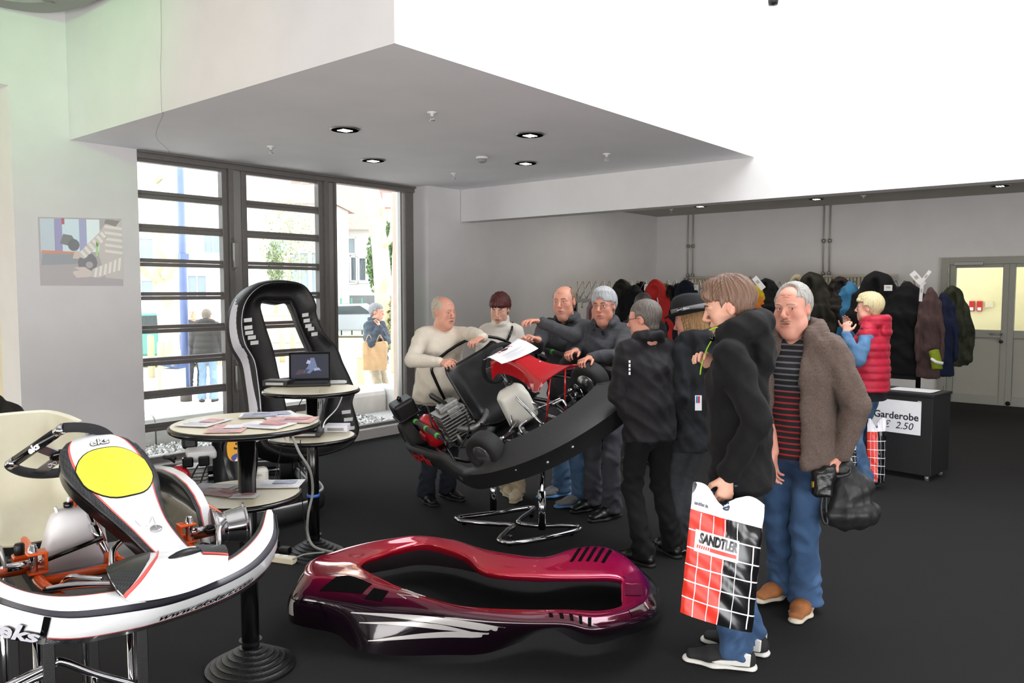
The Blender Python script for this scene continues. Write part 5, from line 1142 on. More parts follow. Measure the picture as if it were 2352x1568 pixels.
Iq = resample([(-.05, -.33, .085), (.08, -.335, .085), (.20, -.335, .085), (.33, -.29, .082), (.41, -.22, .08), (.45, -.10, .08), (.46, .03, .08), (.435, .14, .08), (.385, .235, .082), (.27, .35, .095), (.17, .425, .13)], NB)
G = []; row = [1, 1, 2, 0, 0, 3, 3, 0, 0, 0, 2, 1, 1, 1]
for b, t_, i in zip(Bq, Tq, Iq):
    o = np.array((t_[0] - i[0], t_[1] - i[1], 0)); o /= np.linalg.norm(o) + 1e-9
    S = [b - o * .03 + (0, 0, -.012), b, b + (t_ - b) * .24 + o * .006, b + (t_ - b) * .29 + o * .008, b + (t_ - b) * .62 + o * .010, t_, t_ + (i - t_) * .10 - (0, 0, .004), t_ + (i - t_) * .26 + (0, 0, .002), t_ + (i - t_) * .4 + (0, 0, .012), t_ + (i - t_) * .58 + (0, 0, .012), t_ + (i - t_) * .76 + (0, 0, .008), t_ + (i - t_) * .80 + (0, 0, .007), i, i - (0, 0, .02) - o * .004, i - (0, 0, .06) - o * .004]
    G.append(S)
G = np.array(G); m = MB(); m.slab(G, .004, mi2=4, row=row); BP = m.build('front_bumper', [WHITEP, CARB, REDL, DKG, BLACKG], ek, True, autos=60)
def strip(name, i0, i1, j0, j1, m_, par, off=.0015):                         # a piece lying on the bumper surface
    Q = G[i0:i1 + 1, j0:j1 + 1]; du = np.gradient(Q, axis=0); dv = np.gradient(Q, axis=1); N = np.cross(du, dv); N /= np.linalg.norm(N, axis=2, keepdims=True) + 1e-9
    m = MB(); m.grid(Q + N * off); m.grid((Q - N * .001)[:, ::-1]); return m.build(name, m_, par, True)
ic = int(np.argmin(np.abs(Tq[:, 1] + .262) + (Tq[:, 0] < .2)))
strip('corner_split', ic - 1, ic + 0, 1, 5, BLACKG, BP, .003); strip('end_split', 55, 56, 3, 5, BLACKG, BP, .002)
TL = np.concatenate([[0], np.cumsum(np.linalg.norm(np.diff(G[:, 4], axis=0), axis=1))])
def bumpw(s0, f0, hgt):                                                      # text laid along the white band: s0 = arc position, f0 = height fraction
    def w(v):
        s_ = np.clip(s0 + v.x, 0, TL[-1] - 1e-4); j = min(int(np.searchsorted(TL, s_, side='right')) - 1, NB - 2); f_ = (s_ - TL[j]) / (TL[j + 1] - TL[j])
        b = Bq[j] * (1 - f_) + Bq[j + 1] * f_; t_ = Tq[j] * (1 - f_) + Tq[j + 1] * f_; up = t_ - b; h = f0 + v.y / np.linalg.norm(up)
        tg = Tq[j + 1] - Tq[j]; o = np.cross(tg, up); o /= np.linalg.norm(o); o = o if o[0] > -.5 and o @ np.array((1, 0, 0)) > -.2 else -o
        bul = .012 * (1 - abs(min(max(h, 0), 1) - .55) * 1.6)
        return tuple(b + up * h + o * (bul + .0035 + v.z))
    return w
yy = lambda y: float(np.interp(y, G[10:, 4, 1], TL[10:]))
text('web_lettering', 'www.ekskart.com', .040, BLACKG, BP, warp=bumpw(yy(.125), .66, .04), ext=.0004, off=.0004, shear=.22, sx=1.08)
text('logo_shadow', 'eks', .098, BLACKG, BP, warp=bumpw(yy(-.318) + .004, .32, .1), ext=.0004, off=.0052, shear=.3, sx=1.15)
text('logo_lettering', 'eks', .098, mat('logo_white', 'd8d6e0', .3), BP, warp=lambda v, w=bumpw(yy(-.318), .35, .1): w(Vector((v.x, v.y, v.z + .0022))), ext=.0005, off=.0030, shear=.3, sx=1.15)
# centre fairing in front of the number plate
m = MB(); A_ = [[(.36, -.115, .112), (.43, -.125, .108), (.50, -.12, .085), (.525, -.10, .062)], [(.345, -.05, .122), (.43, -.05, .122), (.52, -.05, .098), (.552, -.045, .062)], [(.345, .045, .125), (.43, .045, .126), (.53, .04, .10), (.556, .03, .062)], [(.36, .13, .122), (.43, .125, .12), (.51, .115, .095), (.535, .10, .062)], [(.395, .205, .115), (.445, .195, .11), (.49, .175, .088), (.51, .155, .064)]]
A_ = np.array(A_); A2 = np.array([smooth_path(r, 4) for r in A_]); A2 = np.array([smooth_path(A2[:, j], 5) for j in range(A2.shape[1])]).transpose(1, 0, 2)
m.slab(A2[:, ::-1], .045, mi=0, mi2=1); fr_ = m.build('centre_fairing', [WHITEP, BLACKP], ek, True, autos=45)
def fpatch(name, i0, i1, jf, m_, off):
    n_ = A2.shape[1] - 1; Q = []
    for i in range(i0, i1 + 1):
        u = (i - i0) / max(i1 - i0, 1); a, b = jf(u); Q.append([A2[i, min(int(t * n_), n_ - 1)] * (1 - (t * n_ - min(int(t * n_), n_ - 1))) + A2[i, min(int(t * n_), n_ - 1) + 1] * (t * n_ - min(int(t * n_), n_ - 1)) + np.array((0, 0, off)) for t in np.linspace(a, b, 5)])
    m = MB(); m.grid(np.array(Q)); m.grid((np.array(Q) - np.array((0, 0, off * .8)))[:, ::-1]); return m.build(name, m_, fr_, True)
fpatch('carbon_corner', 0, 8, lambda u: (0, .78 * (1 - u) ** .6 + .02), CARB, .004); fpatch('red_edge', 0, 9, lambda u: (.78 * (1 - u) ** .6 + .02, .84 * (1 - u * .99) ** .6 + .03), REDL, .0042)
fpatch('carbon_corner', 15, 20, lambda u: (0, .34 + .06 * u), CARB, .004); fpatch('red_edge', 15, 20, lambda u: (.34 + .06 * u, .38 + .06 * u), REDL, .0042)
# number panel
cen = [(-.14, -.03, .408), (-.10, -.02, .390), (-.03, -.006, .343), (.05, .008, .292), (.12, .02, .246), (.22, .04, .188), (.32, .058, .146), (.40, .072, .120), (.425, .078, .108)]
hws = [.080, .115, .134, .126, .100, .070, .060, .058, .056]
C2 = resample(np.array([(*c, h) for c, h in zip(cen, hws)]), 34, 6); P = []
vs = [-1.0, -1.0, -1.0, -.97, -.85, -.79, -.74, -.5, -.25, 0, .25, .5, .74, .79, .85, .97, 1.0, 1.0, 1.0]
prow = [4, 4, 1, 1, 1, 2, 0, 0, 0, 0, 0, 0, 2, 1, 1, 1, 4, 4]
for j, c in enumerate(C2):
    u = j / 33; tg = C2[min(j + 1, 33), :3] - C2[max(j - 1, 0), :3]; tg /= np.linalg.norm(tg); sd = np.array((-.13, .99, 0)); sd -= tg * (sd @ tg); sd /= np.linalg.norm(sd); nn = np.cross(tg, sd); dep = .075 - .035 * u
    P.append([c[:3] + sd * c[3] * v * (1.0 if abs(v) < .999 or k in (2, 16) else (.98 if k in (1, 17) else .93)) - nn * ((0 if k not in (0, 1, 17, 18) else (dep * .4 if k in (1, 17) else dep)) + .018 * v * v + (.006 if k in (2, 16) else 0)) for k, v in enumerate(vs)])
P = np.array(P); m = MB(); m.slab(P, .003, mi2=4, row=prow); NP = m.build('number_panel', [WHITEP, CARB, REDL, DKG, BLACKG], ek, True, autos=50)
def onp(u, v, off=.002):
    j = np.clip(u * 33, 0, 32.999); i = int(j); f_ = j - i; c = C2[i] * (1 - f_) + C2[i + 1] * f_; tg = C2[i + 1, :3] - C2[i, :3]; tg /= np.linalg.norm(tg); sd = np.array((-.13, .99, 0)); sd -= tg * (sd @ tg); sd /= np.linalg.norm(sd); nn = np.cross(tg, sd)
    return c[:3] + sd * v - nn * (.018 * (v / c[3]) ** 2 - off)
def oval(k, rr, off):                                                       # rounded trapezoid plate on the panel
    m = MB(); R_ = []
    for r in (.0, .35, .7, 1.0):
        ring_ = []
        for a in np.linspace(0, 2 * math.pi, 36, endpoint=False):
            ca, sa = math.cos(a), math.sin(a); q = (abs(ca) ** 3.2 + abs(sa) ** 3.2) ** (-1 / 3.2)
            uu = .315 + .170 * rr * r * q * ca; ww = np.interp(uu, (.12, .25, .36, .5), (.078, .108, .105, .068)) * rr; ring_.append(onp(uu, ww * r * q * sa, off))
        R_.append(ring_)
    R_ = np.array(R_); m.grid(R_.transpose(1, 0, 2), cu=True); m.grid((R_ - np.array((0, 0, off * .7))).transpose(1, 0, 2)[:, ::-1], cu=True); return m
oval(0, 1.035, .0022).build('plate_border', BLACKG, NP, True); oval(0, 1.0, .003).build('yellow_plate', YEL, NP, True)
text('panel_logo', 'eks', .038, BLACKG, NP, warp=lambda v: tuple(onp(.095 - v.y * 1.6, v.x, .0024 + v.z)), ext=.0003, off=.0022, shear=.25, sx=1.2)
text('panel_logo_fill', 'eks', .038, WHITEP, NP, warp=lambda v: tuple(onp(.095 - v.y * 1.6, v.x, .0034 + v.z)), ext=.0003, off=.0006, shear=.25, sx=1.2)
c = onp(.74, .0, .002); m = MB(); m.lathe([(.017, -.002), (.017, .001), (.013, .0025), (0, .003)], 18, tuple(c), (.3, 0, .9)); m.build('panel_screw', BOLT, NP, True)
m = MB(); m.tube([tuple(onp(.74 - .05 * math.sin(a * 1.2) - .02 * a, .018 * math.sin(a) - .004 * a, .006)) for a in np.linspace(0, 5, 20)], .0009, 5); m.build('spring_clip', CHROME, NP, True)
m = MB(); m.tube([tuple(onp(.10 + .02 * math.sin(a * 2), -.135 - .012 * math.cos(a), -.03)) for a in np.linspace(0, 5.5, 18)], .0016, 5); m.build('spring_clip', CHROME, NP, True)
m = MB(); e = [onp(.985, v, .016) for v in np.linspace(-.075, .075, 9)]; e[0] = e[0] + np.array((-.02, -.01, -.004)); m.tube([tuple(q) for q in e], [.008, .011, .013, .014, .014, .014, .013, .011, .008], 10); m.build('panel_lip', BLACKP, NP, True)
m = MB(); m.bar(tuple(onp(.9, .058, .0)), tuple(onp(1.0, .075, -.005)), .04, .012); m.build('carbon_tab', CARB, NP)
# steering wheel
wc = Vector((-.245, -.10, .345)); ax = Vector((.62, -.05, -.78)).normalized(); q0 = Vector((.0, 1, 0)); q0 = (q0 - ax * q0.dot(ax)).normalized(); q1 = ax.cross(q0); rt_ = math.radians(-120)
u0 = q0 * math.cos(rt_) + q1 * math.sin(rt_); u1 = -q0 * math.sin(rt_) + q1 * math.cos(rt_)
def whl(a):                                                                  # ring with one flat side (towards -u1 ... the logo bar)
    R = .155; x, y = R * math.cos(a), R * math.sin(a); y = max(y, -.088) if y < 0 else y * .98; return wc + u0 * x + u1 * y
GRIP = mat('perforated_grip', '232327', .85, noise=(180, .3), bump=(260, .3)); full = np.linspace(math.radians(-35), math.radians(215), 44)
m = MB(); m.tube([tuple(whl(a)) for a in full], .0165, 14); sw = m.build('steering_wheel', GRIP, ek, True)
e0, e1 = whl(full[0]), whl(full[-1]); m = MB(); m.tube([tuple(e0), tuple(e0 + (e1 - e0) * .12)], .0172, 14); m.build('chrome_collar', CHROME, sw, True); m = MB(); m.tube([tuple(e1), tuple(e1 + (e0 - e1) * .12)], .0172, 14); m.build('chrome_collar', CHROME, sw, True)
m = MB(); m.tube([tuple(e0 + (e1 - e0) * .1), tuple(e1 + (e0 - e1) * .1)], .0165, 14); m.build('logo_bar', BLACKG, sw, True)
dv = (e1 - e0).normalized(); toc = Vector(np.array(Euler(EKR).to_matrix().transposed() @ Vector(Cv - np.array(EKO)))) - (e0 + e1) / 2; toc = (toc - dv * toc.dot(dv)).normalized()
sgn = 1 if (dv.cross(Vector((0, 0, 1)))).dot(toc) > -9 else -1; upv = toc.cross(dv)
text('wheel_logo', 'eks', .030, PAPER, sw, basis((e0 + e1) / 2 + toc * .0168, dv, upv), ext=.0004, off=.0012, shear=.25, sx=1.2)
for a in (.2, math.pi - .2, math.pi * 1.5):
    m = MB(); b_ = whl(a); m.bar(tuple(wc + ax * .02), tuple(b_), .04, .004, tuple(ax)); m.build('spoke', mat('spoke_alloy', '7d7a80', .35, .8), sw)
m = MB(); m.lathe([(.03, -.012), (.036, 0), (.028, .012)], 18, tuple(wc + ax * .02), tuple(ax)); m.build('wheel_boss', BLACKG, sw, True)
etube('steering_column', [(-.20, -.09, .30), (-.06, -.035, .08), (-.0, -.01, .0)], .0105, CHROME, sm=1); etube('column_collar', [(-.085, -.046, .125), (-.05, -.03, .065)], .016, CHROME, sm=1)
for y in (-.15, .08): etube('column_hoop', [(-.14, y, .02), (-.15, y * .6, .17), (-.16, -.05 + y * .2, .23)], .012, ORA)
# tank
def tankloft(secs, n=40):                                                   # rounded boxes stacked: (x, y, z, half x, half y)
    m = MB(); R_ = []
    for x, y, z, hx, hy in secs:
        R_.append([(x + hx * math.copysign(abs(math.cos(a)) ** .42, math.cos(a)), y + hy * math.copysign(abs(math.sin(a)) ** .42, math.sin(a)), z) for a in np.linspace(0, 2 * math.pi, n, endpoint=False)])
    m.grid(np.array(R_).transpose(1, 0, 2), cu=True); return m
tk2 = tankloft([(-.14, -.095, -.034, .0, .0), (-.14, -.095, -.034, .046, .094), (-.14, -.095, -.026, .052, .103), (-.14, -.094, .02, .052, .100), (-.14, -.085, .13, .046, .078), (-.14, -.083, .155, .042, .070), (-.14, -.082, .170, .030, .052), (-.14, -.082, .176, .0, .0)]).build('fuel_tank', mat('white_fuel_tank', 'e6e4e6', .36, noise=(5, .03), sss=.15), ek, True, autos=50)
m = MB(); m.lathe([(.013, 0), (.015, .004), (.015, .016), (.012, .018), (.0, .018)], 14, (-.135, -.105, .178)); m.build('tank_cap', BLACKG, tk2, True)
m = MB(); m.tube([(-.135, -.105, .195), (-.13, -.103, .215)], .005, 8); m.tube([(-.14, -.135, .16), (-.14, -.142, .185)], .005, 8); m.build('tank_spout', mat('spout_white', 'e8e8e8', .4), tk2, True)
# frame, floor, steering linkage
m = MB(); m.grid([[(x, y, -.012) for y in (-.19, 0, .19)] for x in (-.30, .05, .40)]); m.grid([[(x, y, -.015) for y in (.19, 0, -.19)] for x in (-.30, .05, .40)]); m.build('floor_tray', mat('grey_floor_tray', '77767a', .45, .3, noise=(12, .1)), ek)
for s in (-1, 1):
    etube('chassis_rail', [(.44, s * .17, .0), (.25, s * .19, .0), (.05, s * .225, .01), (-.15, s * .20, .0), (-.5, s * .18, .0)], .0165, ORA)
    etube('outer_rail', [(-.04, s * .22, .03), (-.02, s * .33, .04), (-.10, s * .40, .04), (-.4, s * .42, .04)], .014, ORA)
    m = MB(); m.box((.0, s * .222, .088), (.05, .055, .008)); m.box((.0, s * .222, .028), (.05, .055, .008)); m.box((.0, s * .200, .058), (.04, .01, .064)); m.build('kingpin_yoke', ORA, ek, bevel=.003)
    m = MB(); m.lathe([(.006, -.048), (.013, -.046), (.013, .046), (.010, .05), (.010, .056), (0, .058)], 14, (0, s * .232, .058)); m.build('kingpin', CHROME, ek, True)
    etube('stub_axle', [(.0, s * .235, .058), (.008, s * .30, .060)], .0125, CHROME, sm=1); etube('track_rod', [(-.04, s * .20, .045), (-.035, s * .03, .085)], .0075, BLACKG if s < 0 else GREYMETAL, sm=1)
    m = MB(); m.ball((-.04, s * .205, .045), .012, 10); m.build('rod_end', CHROME, ek, True)
etube('front_cross', [(.02, -.22, .0), (.02, .22, .0)], .015, ORA, sm=1); etube('front_hoop', [(.42, -.17, .0), (.46, -.1, .0), (.46, .1, .0), (.42, .17, .0)], .013, ORA)
etube('column_foot', [(-.005, -.02, .02), (.06, -.015, -.0), (.14, -.02, -.005)], .012, ORA); etube('column_foot', [(-.005, .0, .02), (.06, .04, .0), (.12, .09, -.005)], .012, ORA)
m = MB(); m.box((-.01, -.012, .012), (.035, .04, .05), (0, .3, 0)); m.build('column_bracket', ORA, ek, bevel=.004)
for s, y0 in ((-1, -.17), (1, .15)):
    etube('pedal', [(.12, y0 - .02, .0), (.17, y0, .045), (.22, y0 + .03, .05), (.25, y0 + .07, .045)], .009, CHROME); etube('pedal_arm', [(.20, y0 + .10, -.0), (.21, y0 + .105, .06), (.17, y0 + .12, .10), (.12, y0 + .16, .11)], .009, CHROME)
etube('bumper_bar', [(.16, -.23, .02), (.24, -.16, .04), (.33, -.05, .04), (.36, -.02, .03)], .0105, CHROME)
m = MB(); m.box((-.10, .14, .085), (.09, .055, .03)); q = m.build('brake_reservoir', mat('amber_fluid_reservoir', 'b88a3a', .1, trans=.3), ek, bevel=.006); m = MB(); m.box((-.10, .14, .105), (.095, .06, .012)); m.build('reservoir_lid', CHROME, q, bevel=.003)
m = MB(); m.box((-.10, .16, .04), (.14, .04, .05)); m.build('brake_cylinder', BLACKG, ek, bevel=.006); m = MB(); m.box((-.06, .10, .045), (.05, .03, .05)); m.build('cylinder_bracket', ORA, ek, bevel=.005)
etube('brake_hose', [(-.14, .08, .02), (-.17, .11, .09), (-.12, .13, .10), (-.08, .10, .04)], .005, BLACKG)
m = MB(); m.lathe([(.012, 0), (.015, .004), (.015, .035), (.012, .04)], 12, (-.11, -.25, .055)); m.build('rubber_plug', BLACKP, ek, True); m = MB(); m.box((-.11, -.25, .045), (.05, .04, .03)); m.build('tab', ORA, ek, bevel=.006)
# bare alloy rim on the far spindle
R_ = (.03, .355, .062); ra = (.16, .98, .04); m = MB()
m.lathe([(.069, -.054), (.073, -.053), (.073, -.047), (.062, -.045), (.061, -.036), (.052, -.022), (.051, -.012), (.053, -.010), (.062, .040), (.063, .048), (.073, .050), (.073, .056), (.070, .057), (.058, .04), (.047, -.012), (.048, -.022), (.057, -.036), (.066, -.050), (.069, -.054)], 40, R_, ra)
m.build('alloy_rim', mat('turned_alloy', 'd2d2d6', .16, 1.0, noise=(50, .08), stretch=(1, .2, 1)), ek, True, autos=22)
m = MB(); m.lathe([(.012, -.075), (.018, -.07), (.018, -.045), (.026, -.04), (.026, .01), (0, .012)], 18, R_, ra); m.lathe([(.048, -.006), (.048, .0), (.02, .002)], 20, R_, ra); m.build('hub', BLACKG, ek, True)
etube('bracket_arm', [(.05, .25, .02), (.13, .29, .0), (.20, .32, -.02)], .010, CHROME)
# cream bucket seat, far side pod
m = MB(); Gs = []
sp = smooth_path([(-.42, .0), (-.50, .02), (-.57, .10), (-.60, .24), (-.63, .36), (-.65, .43)], 5)
for j, (x, z) in enumerate(sp):
    u = j / (len(sp) - 1); hw = .185 - .02 * max(0, u - .7) / .3
    Gs.append([(x + .15 * max(0, (abs(v) - .5) / .5) ** 1.5 * (.3 + .7 * u), -.15 + v * hw, z + .10 * max(0, (abs(v) - .5) / .5) ** 1.5 * (1 - u) - .03 * abs(v) ** 4 * u) for v in np.linspace(-1, 1, 15)])
m.slab(np.array(Gs), .006); m.build('seat', mat('cream_fibreglass', 'd3cfb8', .4, noise=(5, .15), sss=.25, bump=(18, .1)), ek, True)
m = MB(); m.tube([tuple(q) for q in np.array(Gs)[-1]], .008, 8); m.build('seat_rim', mat('cream_rim', 'dedbc8', .35), ek, True)
m = MB(); Gp = []
for x, z1 in ((-.74, .12), (-.66, .155), (-.5, .175), (-.36, .178), (-.24, .165), (-.16, .14), (-.10, .105), (-.07, .05), (-.06, .0)):
    Gp.append([(x, .30 + .06 * math.sin(math.pi * min(1, f_ * 1.1)) * (1 if x < -.12 else .5) - .01, -.03 + (z1 + .03) * f_) for f_ in (0, .25, .5, .75, .92, 1.0)])
Gp = np.array(Gp); m.slab(Gp, .005, mi=0, mi2=1); sp_ = m.build('side_pod', [mat('gloss_pod_inside', '17161a', .28, coat=.3, bump=(4, .2, .05)), WHITEP], ek, True)
for (o1, o2, mm) in ((0, .014, CARB), (.014, .019, REDL), (.019, .05, WHITEP)):
    m = MB(); Q = [[g[-1] + np.array((0, a * .9, a * .15 + .001)) for a in (o1, o2)] for g in Gp]; m.grid(Q); m.grid((np.array(Q) - (0, 0, .002))[:, ::-1]); m.build('pod_edge', mm, sp_, True)
# stand
es = thing('kart_stand', 'chrome and black stand under the white and orange kart', 'stand', (EKO[0], EKO[1], 0), EKR)
ez = -EKO[2]
for x, y in ((.25, -.245), (.25, .0), (-.35, -.245), (-.35, .0)):
    m = MB(); m.box((x, y, .375), (.032, .032, .73)); m.build('black_post', BLACKP, es, bevel=.003); m = MB(); m.tube([(x - .03, y - .022, .02), (x - .03, y - .022, .75)], .010, 12); m.build('chrome_tube', CHROME, es, True)
m = MB(); m.tube(smooth_path([(.25, -.36, .60), (.25, -.24, .63), (.25, -.21, .63), (.25, -.13, .57), (.25, -.02, .50), (.25, .06, .46)], 5), .0115, 12); m.build('front_hoop', CHROME, es, True)
m = MB(); m.tube(smooth_path([(.25, -.42, .50), (.25, -.34, .585), (.25, -.25, .61)], 5), .0115, 12); m.tube([(.25, -.13, .57), (.25, -.13, .1)], .009, 10); m.build('hoop_brace', CHROME, es, True)
for y in (-.245, .0):
    m = MB(); m.tube([(.40, y, .02), (-.5, y, .02)], .016, 12); m.build('foot_tube', CHROME, es, True); m = MB(); m.bar((.25, y, .742), (-.35, y, .742), .03, .02); m.build('carrier', BLACKP, es)
# ================================================================ loose body shells
BSO = np.array((-3.39, 2.349, 0.0)); BSA = math.atan2(.648, .762)
bs = thing('kart_body_shell', 'glossy burgundy and black kart body shell lying on the carpet', 'body shell', BSO, (0, 0, BSA))
ST = [[(-.03, .05, .05), (-.01, .06, .17), (.04, .08, .26), (.29, .13, .23)], [(-.01, -.13, .03), (.0, -.11, .15), (.08, -.05, .245), (.33, .07, .22)], [(.24, -.264, .03), (.15, -.16, .15), (.27, -.08, .24), (.42, -.01, .21)], [(.36, -.40, .02), (.38, -.22, .15), (.45, -.15, .22), (.52, -.10, .20)],
 [(.53, -.46, .015), (.60, -.29, .15), (.63, -.25, .21), (.68, -.22, .19)], [(.78, -.46, .015), (.80, -.36, .15), (.82, -.33, .19), (.84, -.30, .18)], [(.96, -.45, .015), (1.0, -.40, .14), (1.0, -.375, .18), (1.0, -.335, .18)], [(1.12, -.37, .03), (1.17, -.425, .14), (1.17, -.395, .18), (1.18, -.35, .18)],
 [(1.27, -.31, .07), (1.34, -.44, .14), (1.33, -.41, .19), (1.35, -.35, .18)], [(1.44, -.39, .03), (1.47, -.47, .13), (1.48, -.42, .18), (1.5, -.34, .17)], [(1.62, -.31, .03), (1.66, -.36, .12), (1.64, -.33, .17), (1.61, -.29, .17)], [(1.78, -.19, .03), (1.80, -.20, .11), (1.74, -.18, .165), (1.63, -.19, .17)],
 [(1.88, .02, .03), (1.86, .02, .11), (1.78, .0, .165), (1.65, -.05, .18)], [(1.88, .22, .03), (1.85, .2, .12), (1.77, .12, .18), (1.66, .02, .19)], [(1.78, .40, .04), (1.77, .36, .13), (1.71, .24, .23), (1.6, .035, .20)], [(1.62, .46, .05), (1.62, .44, .15), (1.6, .36, .245), (1.47, .04, .20)], [(1.46, .44, .05), (1.47, .42, .15), (1.45, .34, .245), (1.33, .04, .2)],
 [(1.27, .36, .05), (1.27, .33, .15), (1.27, .22, .235), (1.2, .045, .2)], [(1.06, .42, .05), (1.08, .37, .15), (1.07, .28, .235), (1.05, .07, .2)], [(.92, .52, .04), (.93, .46, .15), (.92, .37, .235), (.93, .14, .2)], [(.76, .64, .03), (.76, .60, .15), (.76, .51, .24), (.82, .34, .21)], [(.55, .70, .03), (.55, .66, .15), (.55, .58, .245), (.60, .52, .21)],
 [(.38, .62, .03), (.38, .58, .16), (.38, .50, .25), (.45, .44, .21)], [(.2, .48, .04), (.2, .44, .17), (.22, .39, .25), (.37, .32, .22)], [(.06, .28, .05), (.07, .26, .18), (.10, .22, .26), (.31, .22, .23)]]
ST = np.array(ST); SEC = []
_r = np.array(Matrix.Rotation(BSA, 3, 'Z')); _c = _r.T @ (Cv - BSO)
for i_, s in enumerate(ST):                                                  # taller flanks, nearly upright
    near = 1 if 0 < i_ < 12 else .55
    for q, dz in ((0, .02), (1, .075), (2, .065), (3, .055)): d_ = dz * near; s[q] = s[q] + (_c - s[q]) * d_ / (_c[2] - s[q][2])
for s in ST:
    B_, C_, R_, I_ = s; dn = np.array((0, 0, 1.0)); mid = (R_ + I_) / 2 + dn * (.012 + .05 * np.linalg.norm((R_ - I_)[:2]) * 0)
    ih = np.array((C_[0] - I_[0], C_[1] - I_[1], 0)); ih /= np.linalg.norm(ih) + 1e-9
    SEC.append(smooth_path(np.array([B_, B_ * .45 + C_ * .55 + ih * .012, C_ + ih * .004, C_ * .4 + R_ * .6 + dn * .012, R_, mid - dn * .012, I_, I_ + ih * .012 - dn * .035]), 4))
SEC = np.array(SEC); SG = np.array([smooth_path(SEC[:, j], 6, closed=True) for j in range(SEC.shape[1])]).transpose(1, 0, 2)
SG[:, :, 2] = np.maximum(SG[:, :, 2], .012)
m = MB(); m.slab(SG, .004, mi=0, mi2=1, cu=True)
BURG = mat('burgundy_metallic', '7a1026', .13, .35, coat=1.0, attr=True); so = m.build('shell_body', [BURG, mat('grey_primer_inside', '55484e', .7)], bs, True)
me = so.data; ca = me.color_attributes.new('Col', 'FLOAT_COLOR', 'POINT'); nv = len(me.vertices); K = SG.shape[1]; cols = np.ones((nv, 4), np.float32)
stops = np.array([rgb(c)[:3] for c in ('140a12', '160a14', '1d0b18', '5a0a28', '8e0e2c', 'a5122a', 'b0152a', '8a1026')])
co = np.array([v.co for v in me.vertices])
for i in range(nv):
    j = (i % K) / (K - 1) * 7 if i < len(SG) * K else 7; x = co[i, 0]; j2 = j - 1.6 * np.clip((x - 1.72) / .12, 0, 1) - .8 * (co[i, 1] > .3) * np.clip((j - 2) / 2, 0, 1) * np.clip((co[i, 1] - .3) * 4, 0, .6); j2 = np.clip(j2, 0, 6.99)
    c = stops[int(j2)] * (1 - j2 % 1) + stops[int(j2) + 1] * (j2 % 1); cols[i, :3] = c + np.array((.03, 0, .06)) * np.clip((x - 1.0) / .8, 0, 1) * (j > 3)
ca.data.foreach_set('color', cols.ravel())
def sgi(x, y, lo, hi):                                                        # nearest loop station to a ground point
    d = ((SG[:, lo:hi].mean(1)[:, :2] - np.array((x, y))) ** 2).sum(1); return int(d.argmin())
def spatch(name, i0, i1, f0, f1, m_, off=.003, n=8, par=None):                # piece lying on the shell: loop stations i0..i1, section fractions f0(u)..f1(u)
    Q = []; L = len(SG)
    for k in range(n + 1):
        u = k / n; t = i0 + (i1 - i0) * u; a = int(math.floor(t)); g_ = t - a; S = SG[a % L] * (1 - g_) + SG[(a + 1) % L] * g_; T2 = SG[(a + 1) % L] - SG[a % L]
        r = []
        for f_ in np.linspace(f0(u), f1(u), 4):
            j = np.clip(f_ * (K - 1), 0, K - 1.001); b = int(j); p = S[b] * (1 - j + b) + S[b + 1] * (j - b); N = np.cross(T2[b], S[b + 1] - S[b]); N /= np.linalg.norm(N) + 1e-9; N = N if N[2] + .6 * float(N @ np.array((p[0] - .95, p[1] - .1, 0))) > 0 else -N; r.append(p + N * off)
        Q.append(r)
    m = MB(); m.grid(Q); m.grid((np.array(Q) - np.array((0, 0, .0015)))[:, ::-1]); return m.build(name, m_, par or so, True)
SILV = mat('silver_flame', 'c3bfbd', .3, .3, coat=.5); OPENING_SHADE = mat('painted_opening_shade', '070607', .8, spec=.05)  # slots and openings are dark surface patches, the shade of the holes painted on
st4 = lambda s: s * 6.0
sw_ = lambda u, w: w * (max(math.sin(math.pi * min(u * .62 + .02, 1)), 0) ** 1.3) * min(1, (1 - u) * 3.2)
for a_, b_, c0, c1, w_ in ((2.75, 7.1, .225, .215, .060), (3.0, 5.7, .165, .185, .032), (3.35, 6.6, .075, .185, .045)):
    spatch('silver_flame', st4(a_), st4(b_), lambda u: c0 + (c1 - c0) * u ** 1.2 + .03 * math.sin(math.pi * u) - sw_(u, w_) / 2 - .0012, lambda u: c0 + (c1 - c0) * u ** 1.2 + .03 * math.sin(math.pi * u) + sw_(u, w_) / 2 + .0012, SILV, n=44)
for k in range(5):
    spatch('vent_slot_patch', st4(7.55 + .30 * k), st4(7.66 + .30 * k), lambda u, k=k: .40 - .015 * k, lambda u, k=k: .52 - .015 * k, OPENING_SHADE, n=3)
    spatch('vent_slot_patch', st4(14.55 + .30 * k), st4(14.68 + .30 * k), lambda u: .58, lambda u: .72, OPENING_SHADE, n=3)
spatch('side_opening_patch', st4(1.75), st4(2.75), lambda u: .36 + .02 * u, lambda u: .64 - .1 * u, OPENING_SHADE, n=6); spatch('side_opening_patch', st4(2.9), st4(3.3), lambda u: .34, lambda u: .47, OPENING_SHADE, n=4)
for k in range(4): spatch('rear_recess_patch', st4(.55 + .42 * k), st4(.78 + .42 * k), lambda u: .10, lambda u: .27, OPENING_SHADE if k != 1 else SILV, n=3)
m = MB(); q0_ = SG[int(st4(3.75))]; P = []
for k in range(26):
    a = k / 25; S = SG[int(st4(3.9)) - int(3 * math.sin(a * 23))]; j = (.42 + .30 * a) * (K - 1); P.append(tuple(S[int(j)] + np.array((.012 * math.sin(a * 23), .006, .006))))
m.tube(P, .0016, 5); m.build('silver_script', SILV, so, True)
